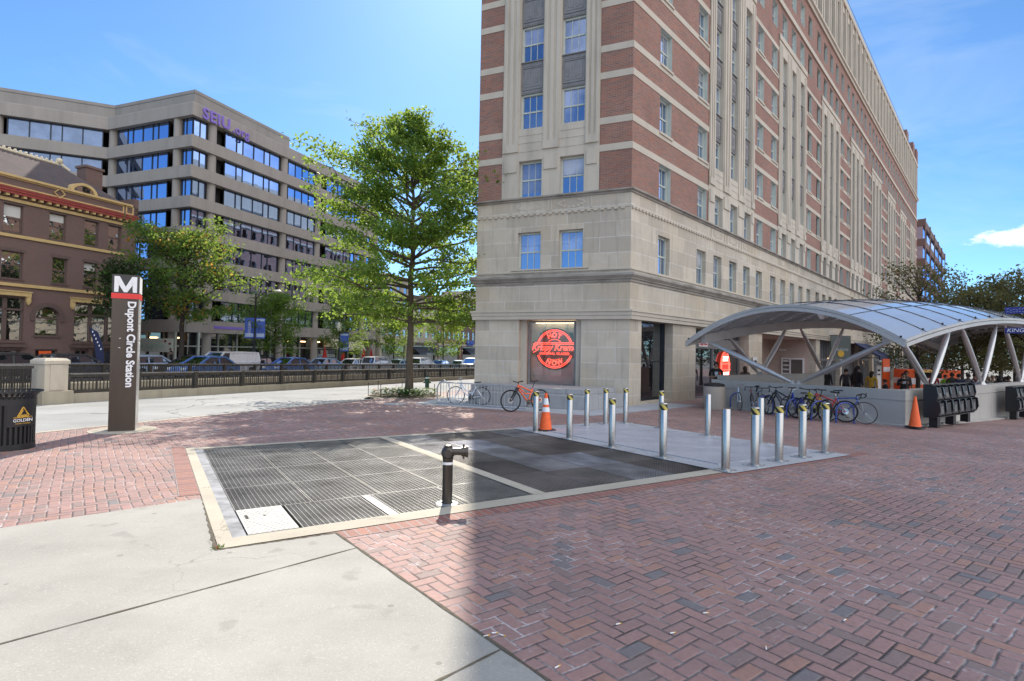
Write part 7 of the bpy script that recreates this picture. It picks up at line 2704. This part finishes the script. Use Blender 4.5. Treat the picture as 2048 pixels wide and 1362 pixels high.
def person(label, pos, facing, top, legs, skin='skin', hair=(.03, .02, .015), pose='stand', H=1.74, hat=None, long_hair=False, sleeves=True, shoes=(.03, .03, .03), grp='people round the station entrance', extra=None, bulk=1.0, hood=False):
    t = thing('person', label, 'person', pos, facing, grp)
    s = (H + (.09 if grp and pose not in ('sit', 'walk', 'hold') else 0)) / 1.74
    J, E, Zn = {}, [], {}
    def j(n, x, y, z, r, zone, par=None):
        J[n] = ((x * s, y * s, z * s), r * s); Zn[n] = zone
        if par: E.append((par, n))
    SK, TP, LG, SH = 0, 1, 2, 3
    B = bulk
    dz = 0.0
    sit = pose == 'sit'
    hz = .92 if not sit else .52
    j('pelvis', 0, 0, hz, .135 * B, LG)
    j('waist', 0, 0, hz + .16, .125 * B, TP, 'pelvis')
    fx = .05 if pose == 'bend' else 0.0
    j('chest', 0, fx, hz + .36, .15 * B, TP, 'waist')
    j('collar', 0, fx + .01, hz + .50, .10, TP, 'chest')
    j('neck', 0, fx + .02, hz + .58, .052, SK, 'collar')
    j('head', 0, fx + .045, hz + .68, .088, SK, 'neck')
    j('crown', 0, fx + .03, hz + .77, .08, SK, 'head')
    j('nose', 0, fx + .155, hz + .68, .014, SK, 'head')
    for sd_, sx in (('L', 1), ('R', -1)):
        if sit:
            j('hip' + sd_, sx * .09, .02, hz - .02, .10, LG, 'pelvis')
            j('knee' + sd_, sx * .13, .44, .50, .065, LG, 'hip' + sd_)
            j('ankle' + sd_, sx * .13, .42, .09, .045, LG, 'knee' + sd_)
            j('toe' + sd_, sx * .14, .58, .035, .035, SH, 'ankle' + sd_)
        else:
            st = {'walk': .24 * sx, 'stand': .02 * sx, 'hold': 0, 'bend': 0, 'phone': 0}[pose]
            j('hip' + sd_, sx * .09, 0, .86, .098, LG, 'pelvis')
            j('knee' + sd_, sx * .10, st * .55 + .02, .48, .066, LG, 'hip' + sd_)
            j('ankle' + sd_, sx * .11, st - (.08 if pose == 'walk' and sx < 0 else 0), .09 + (.05 if pose == 'walk' and sx < 0 else 0), .046, LG, 'knee' + sd_)
            j('toe' + sd_, sx * .13, st + .15 - (.06 if pose == 'walk' and sx < 0 else 0), .04, .036, SH, 'ankle' + sd_)
        sh = hz + .47
        j('shoulder' + sd_, sx * .19 * B, fx, sh, .07, TP, 'collar')
        if pose in ('hold', 'phone') or sit:
            el = (sx * .25, .04, sh - .27); wr = (sx * .14, .25, sh - .26 if pose != 'phone' else sh - .12)
        elif pose == 'walk':
            el = (sx * .25, -.06 * sx, sh - .28); wr = (sx * .26, .08 - .14 * sx, sh - .50)
        else:
            el = (sx * .25, -.02, sh - .29); wr = (sx * .25, .06, sh - .53)
        j('elbow' + sd_, el[0], el[1], el[2], .048, TP, 'shoulder' + sd_)
        j('wrist' + sd_, wr[0], wr[1], wr[2], .032, TP if sleeves else SK, 'elbow' + sd_)
        d = (Vector(wr) - Vector(el)).normalized()
        side = d.cross(Vector((0, 1, .2))).normalized()
        pm = Vector(wr) + d * .08
        j('palm' + sd_, pm.x, pm.y, pm.z, .026, SK, 'wrist' + sd_)
        for k_, (o_, ln) in enumerate(((-.028, .075), (-.010, .085), (.010, .08), (.028, .062))):
            a = pm + side * o_ + d * .03
            c = a + d * ln * .6 + Vector((0, .012, -.01))
            j('fa%d' % k_ + sd_, a.x, a.y, a.z, .009, SK, 'palm' + sd_)
            j('fb%d' % k_ + sd_, c.x, c.y, c.z, .008, SK, 'fa%d' % k_ + sd_)
        a = Vector(wr) + d * .04 - side * .035 + Vector((0, .02, 0))
        j('th' + sd_, a.x, a.y, a.z, .010, SK, 'wrist' + sd_)
        c = a + d * .045 + Vector((0, .015, 0))
        j('tt' + sd_, c.x, c.y, c.z, .009, SK, 'th' + sd_)
    me = body_mesh('body', J, E, 'pelvis', [M[skin], top, legs, cloth('shoe_%d' % int(shoes[0] * 100), shoes)], Zn)
    link('body', me, t)
    hm = cloth('hair_%d_%d' % (int(hair[0] * 100), int(hair[1] * 100)), hair)
    hc = Vector((0, (fx + .03) * s, (hz + .715) * s))
    b = MB()
    R0 = .108 * s
    for i in range(7):
        for k_ in range(16):
            def P(i_, k__):
                th = math.pi * .62 * i_ / 7
                a = 2 * math.pi * k__ / 16
                f = math.sin(a)
                lim = 1.0 if f < .2 else 1 - .38 * f
                th *= lim
                return hc + Vector((R0 * .92 * math.sin(th) * math.cos(a), R0 * 1.1 * math.sin(th) * math.sin(a), R0 * 1.12 * math.cos(th)))
            b.poly([P(i, k_), P(i + 1, k_), P(i + 1, k_ + 1), P(i, k_ + 1)])
    if long_hair or hood:
        b.tube([hc + Vector((0, -.06 * s, .04)), hc + Vector((0, -.09 * s, -.1 * s)), hc + Vector((0, -.09 * s, -.24 * s))], [.085 * s, .09 * s, .05 * s], 10)
    b.build('hood' if hood else 'hair', top if hood else (hm if hat is None else hm), t, smooth=60)
    b = MB()
    for sx in (-1, 1):
        b.ball((sx * .033 * s, hc.y + .082 * s, hc.z - .03 * s), .011 * s, n=6)
        b.ball((sx * .086 * s, hc.y + .012 * s, hc.z - .045 * s), .022 * s, n=6)
    b.box(-.024 * s, .024 * s, hc.y + .085 * s, hc.y + .092 * s, hc.z - .095 * s, hc.z - .087 * s)
    b.build('face', M['skindark'] if skin == 'skin' else M['skindark'], t)
    if hat is not None:
        b = MB(); b.lathe([(.118 * s, 0), (.115 * s, .05 * s), (.07 * s, .11 * s), (0, .125 * s)], hc + Vector((0, 0, .01)), 14)
        b.box(-.07 * s, .07 * s, hc.y + .08 * s, hc.y + .2 * s, hc.z + .01, hc.z + .022)
        b.build('cap', hat, t, smooth=50)
    if extra:
        extra(t, s, hz)
    return t


def stand_at(px, Y):
    return at_dist(px, Y)
TO = lambda p, off=0: math.atan2(-p.x, p.y) + math.pi + off     # facing the viewer
c_black, c_dark, c_grey = cloth('black_cloth', (.018, .018, .02)), cloth('charcoal_cloth', (.045, .045, .055)), cloth('grey_cloth', (.16, .16, .17))
c_jean, c_khaki, c_beige = cloth('denim', (.07, .10, .19)), cloth('khaki', (.25, .21, .15)), cloth('beige_jacket', (.42, .37, .29))
c_yel, c_wht, c_navy2, c_brown = cloth('mustard_cloth', (.58, .36, .05)), cloth('white_shirt', (.62, .64, .70)), cloth('navy_jacket', (.03, .035, .07)), cloth('brown_coat', (.12, .085, .07))
def holding(t, s, hz):
    b = MB(); b.tube([(0, .34 * s, (hz + .14) * s), (0, .35 * s, (hz + .27) * s)], [.032, .036], 10); b.build('shirt_print', c_wht, t)
def print_(t, s, hz):
    b = MB(); b.box(-.07, .07, .15 * s, .165 * s, (hz + .30) * s, (hz + .42) * s); b.build('shirt_print', c_wht, t)
p = stand_at(1432, 23.2)
person('man in a black printed T-shirt holding a white cup behind the concrete bin', p, TO(p, .1), c_black, c_jean, pose='hold', H=1.78, sleeves=False, bulk=1.12, extra=print_)
cup = Vector((p.x, p.y, p.z)) + Vector((-p.x, -p.y, 0)).normalized() * .30 + Vector((0, 0, 1.17))
b = MB(); b.lathe([(.0, 0), (.032, 0), (.042, .14), (0, .142)], n=12)
tag(b.build('paper_cup', M['white'], None, Matrix.Translation(cup)), 'white paper cup held by the man in the black T-shirt', 'cup')
p = stand_at(1490, 26.0)
person('woman in a brown top seen from behind in the dark doorway', p, TO(p, math.pi + .2), c_brown, c_dark, H=1.58, long_hair=True, hair=(.05, .03, .02))
p = stand_at(1692, 29)
person('person in a dark jacket left of the tall hooded figure', p, TO(p, math.pi), c_dark, c_black, H=1.70, pose='stand')
p = stand_at(1714, 28)
person('tall figure in a dark hooded coat by the blue awning', p, TO(p, 2.4), c_black, c_dark, H=1.86, hood=True, bulk=1.15)
p = stand_at(1743, 27.5)
person('person in a mustard yellow jacket and black trousers seen from behind', p, TO(p, math.pi - .3), c_yel, c_black, H=1.62, pose='stand', bulk=1.1, long_hair=True)
p = stand_at(1771, 29)
person('man in dark clothes sitting sideways by the parapet', p, TO(p, -1.2), c_dark, c_dark, H=1.72, pose='sit')
p = stand_at(1807, 25.8)
person('man in a black jacket over a white shirt reading his phone', p, TO(p, .2), c_black, c_black, pose='phone', H=1.58, extra=print_)
p = stand_at(1812, 30)
person('dark haired person standing behind the man with the phone', p, TO(p, .5), c_brown, c_dark, H=1.74)
for i, (px, Y, lb, tp, H, fc, sk, kw) in enumerate((
        (1918, 27.5, 'dark haired man in a navy jacket left of the second strut', c_navy2, 1.68, math.pi, 'skin', {}),
        (1936, 29, 'broad man in a grey hooded top beside the second strut', c_grey, 1.72, math.pi - .4, 'skindark', dict(bulk=1.15)),
        (1962, 27, 'person in a bright white shirt right of the strut foot', c_wht, 1.62, .5, 'skin', {}),
        (1974, 26.5, 'woman with long brown hair in a grey coat', c_grey, 1.62, -1.0, 'skin', dict(long_hair=True, hair=(.09, .05, .03))),
        (1985, 29.5, 'fair haired person far back between the coats', c_khaki, 1.70, .2, 'skin', dict(hair=(.25, .17, .09))),
        (2000, 26.5, 'person in a black hooded coat by the newspaper rack', c_black, 1.68, 2.6, 'skindark', dict(hood=True, bulk=1.15)),
        (2017, 27.5, 'short haired man in dark jacket near the right edge', c_dark, 1.68, math.pi, 'skindark', {}),
        (1904, 30, 'person in an olive jacket left of the navy jacketed man', cloth('olive_jacket', (.08, .085, .05)), 1.74, 2.9, 'skindark', {}),
        (1949, 31, 'tall person in a maroon coat far back between two figures', cloth('maroon_coat', (.12, .03, .035)), 1.78, 1.2, 'skin', {}),
        (1994, 32, 'person in a light blue shirt behind the hooded figure', cloth('blue_shirt', (.22, .30, .45)), 1.72, -.5, 'skin', {}),
        (2010, 30, 'woman with dark long hair in a charcoal coat near the second rack', c_dark, 1.66, 2.2, 'skin', dict(long_hair=True)),
        (1655, 31, 'person in a black coat by the dark green shop sign', c_black, 1.70, 2.5, 'skin', {}),
        (1868, 33, 'person in a red top glimpsed between the struts', cloth('red_top', (.35, .03, .03)), 1.68, 0.3, 'skin', {}),
        (1890, 34, 'person in a bright green vest far back in the square', cloth('green_vest', (.25, .50, .04)), 1.65, .6, 'skin', {}))):
    p = stand_at(px, Y)
    person(lb, p, TO(p, fc), tp, c_dark, H=H, skin=sk, **kw)
p = ground_at(2035, 825)
person('man in a beige jacket and flat cap walking away at the right edge', p, TO(p, math.pi - .5), c_beige, cloth('grey_trousers', (.20, .19, .17)), H=1.74, pose='walk', hat=cloth('cap_grey', (.22, .20, .17)), hair=(.3, .28, .26), bulk=1.1)
q = street_at(342, 20.0, 728)
p = sw(q, 20.0, .21)
person('pedestrian in dark clothes on the far pavement left of the maple trunk', p, TO(p, -1.4), c_black, c_dark, H=1.78, pose='walk')
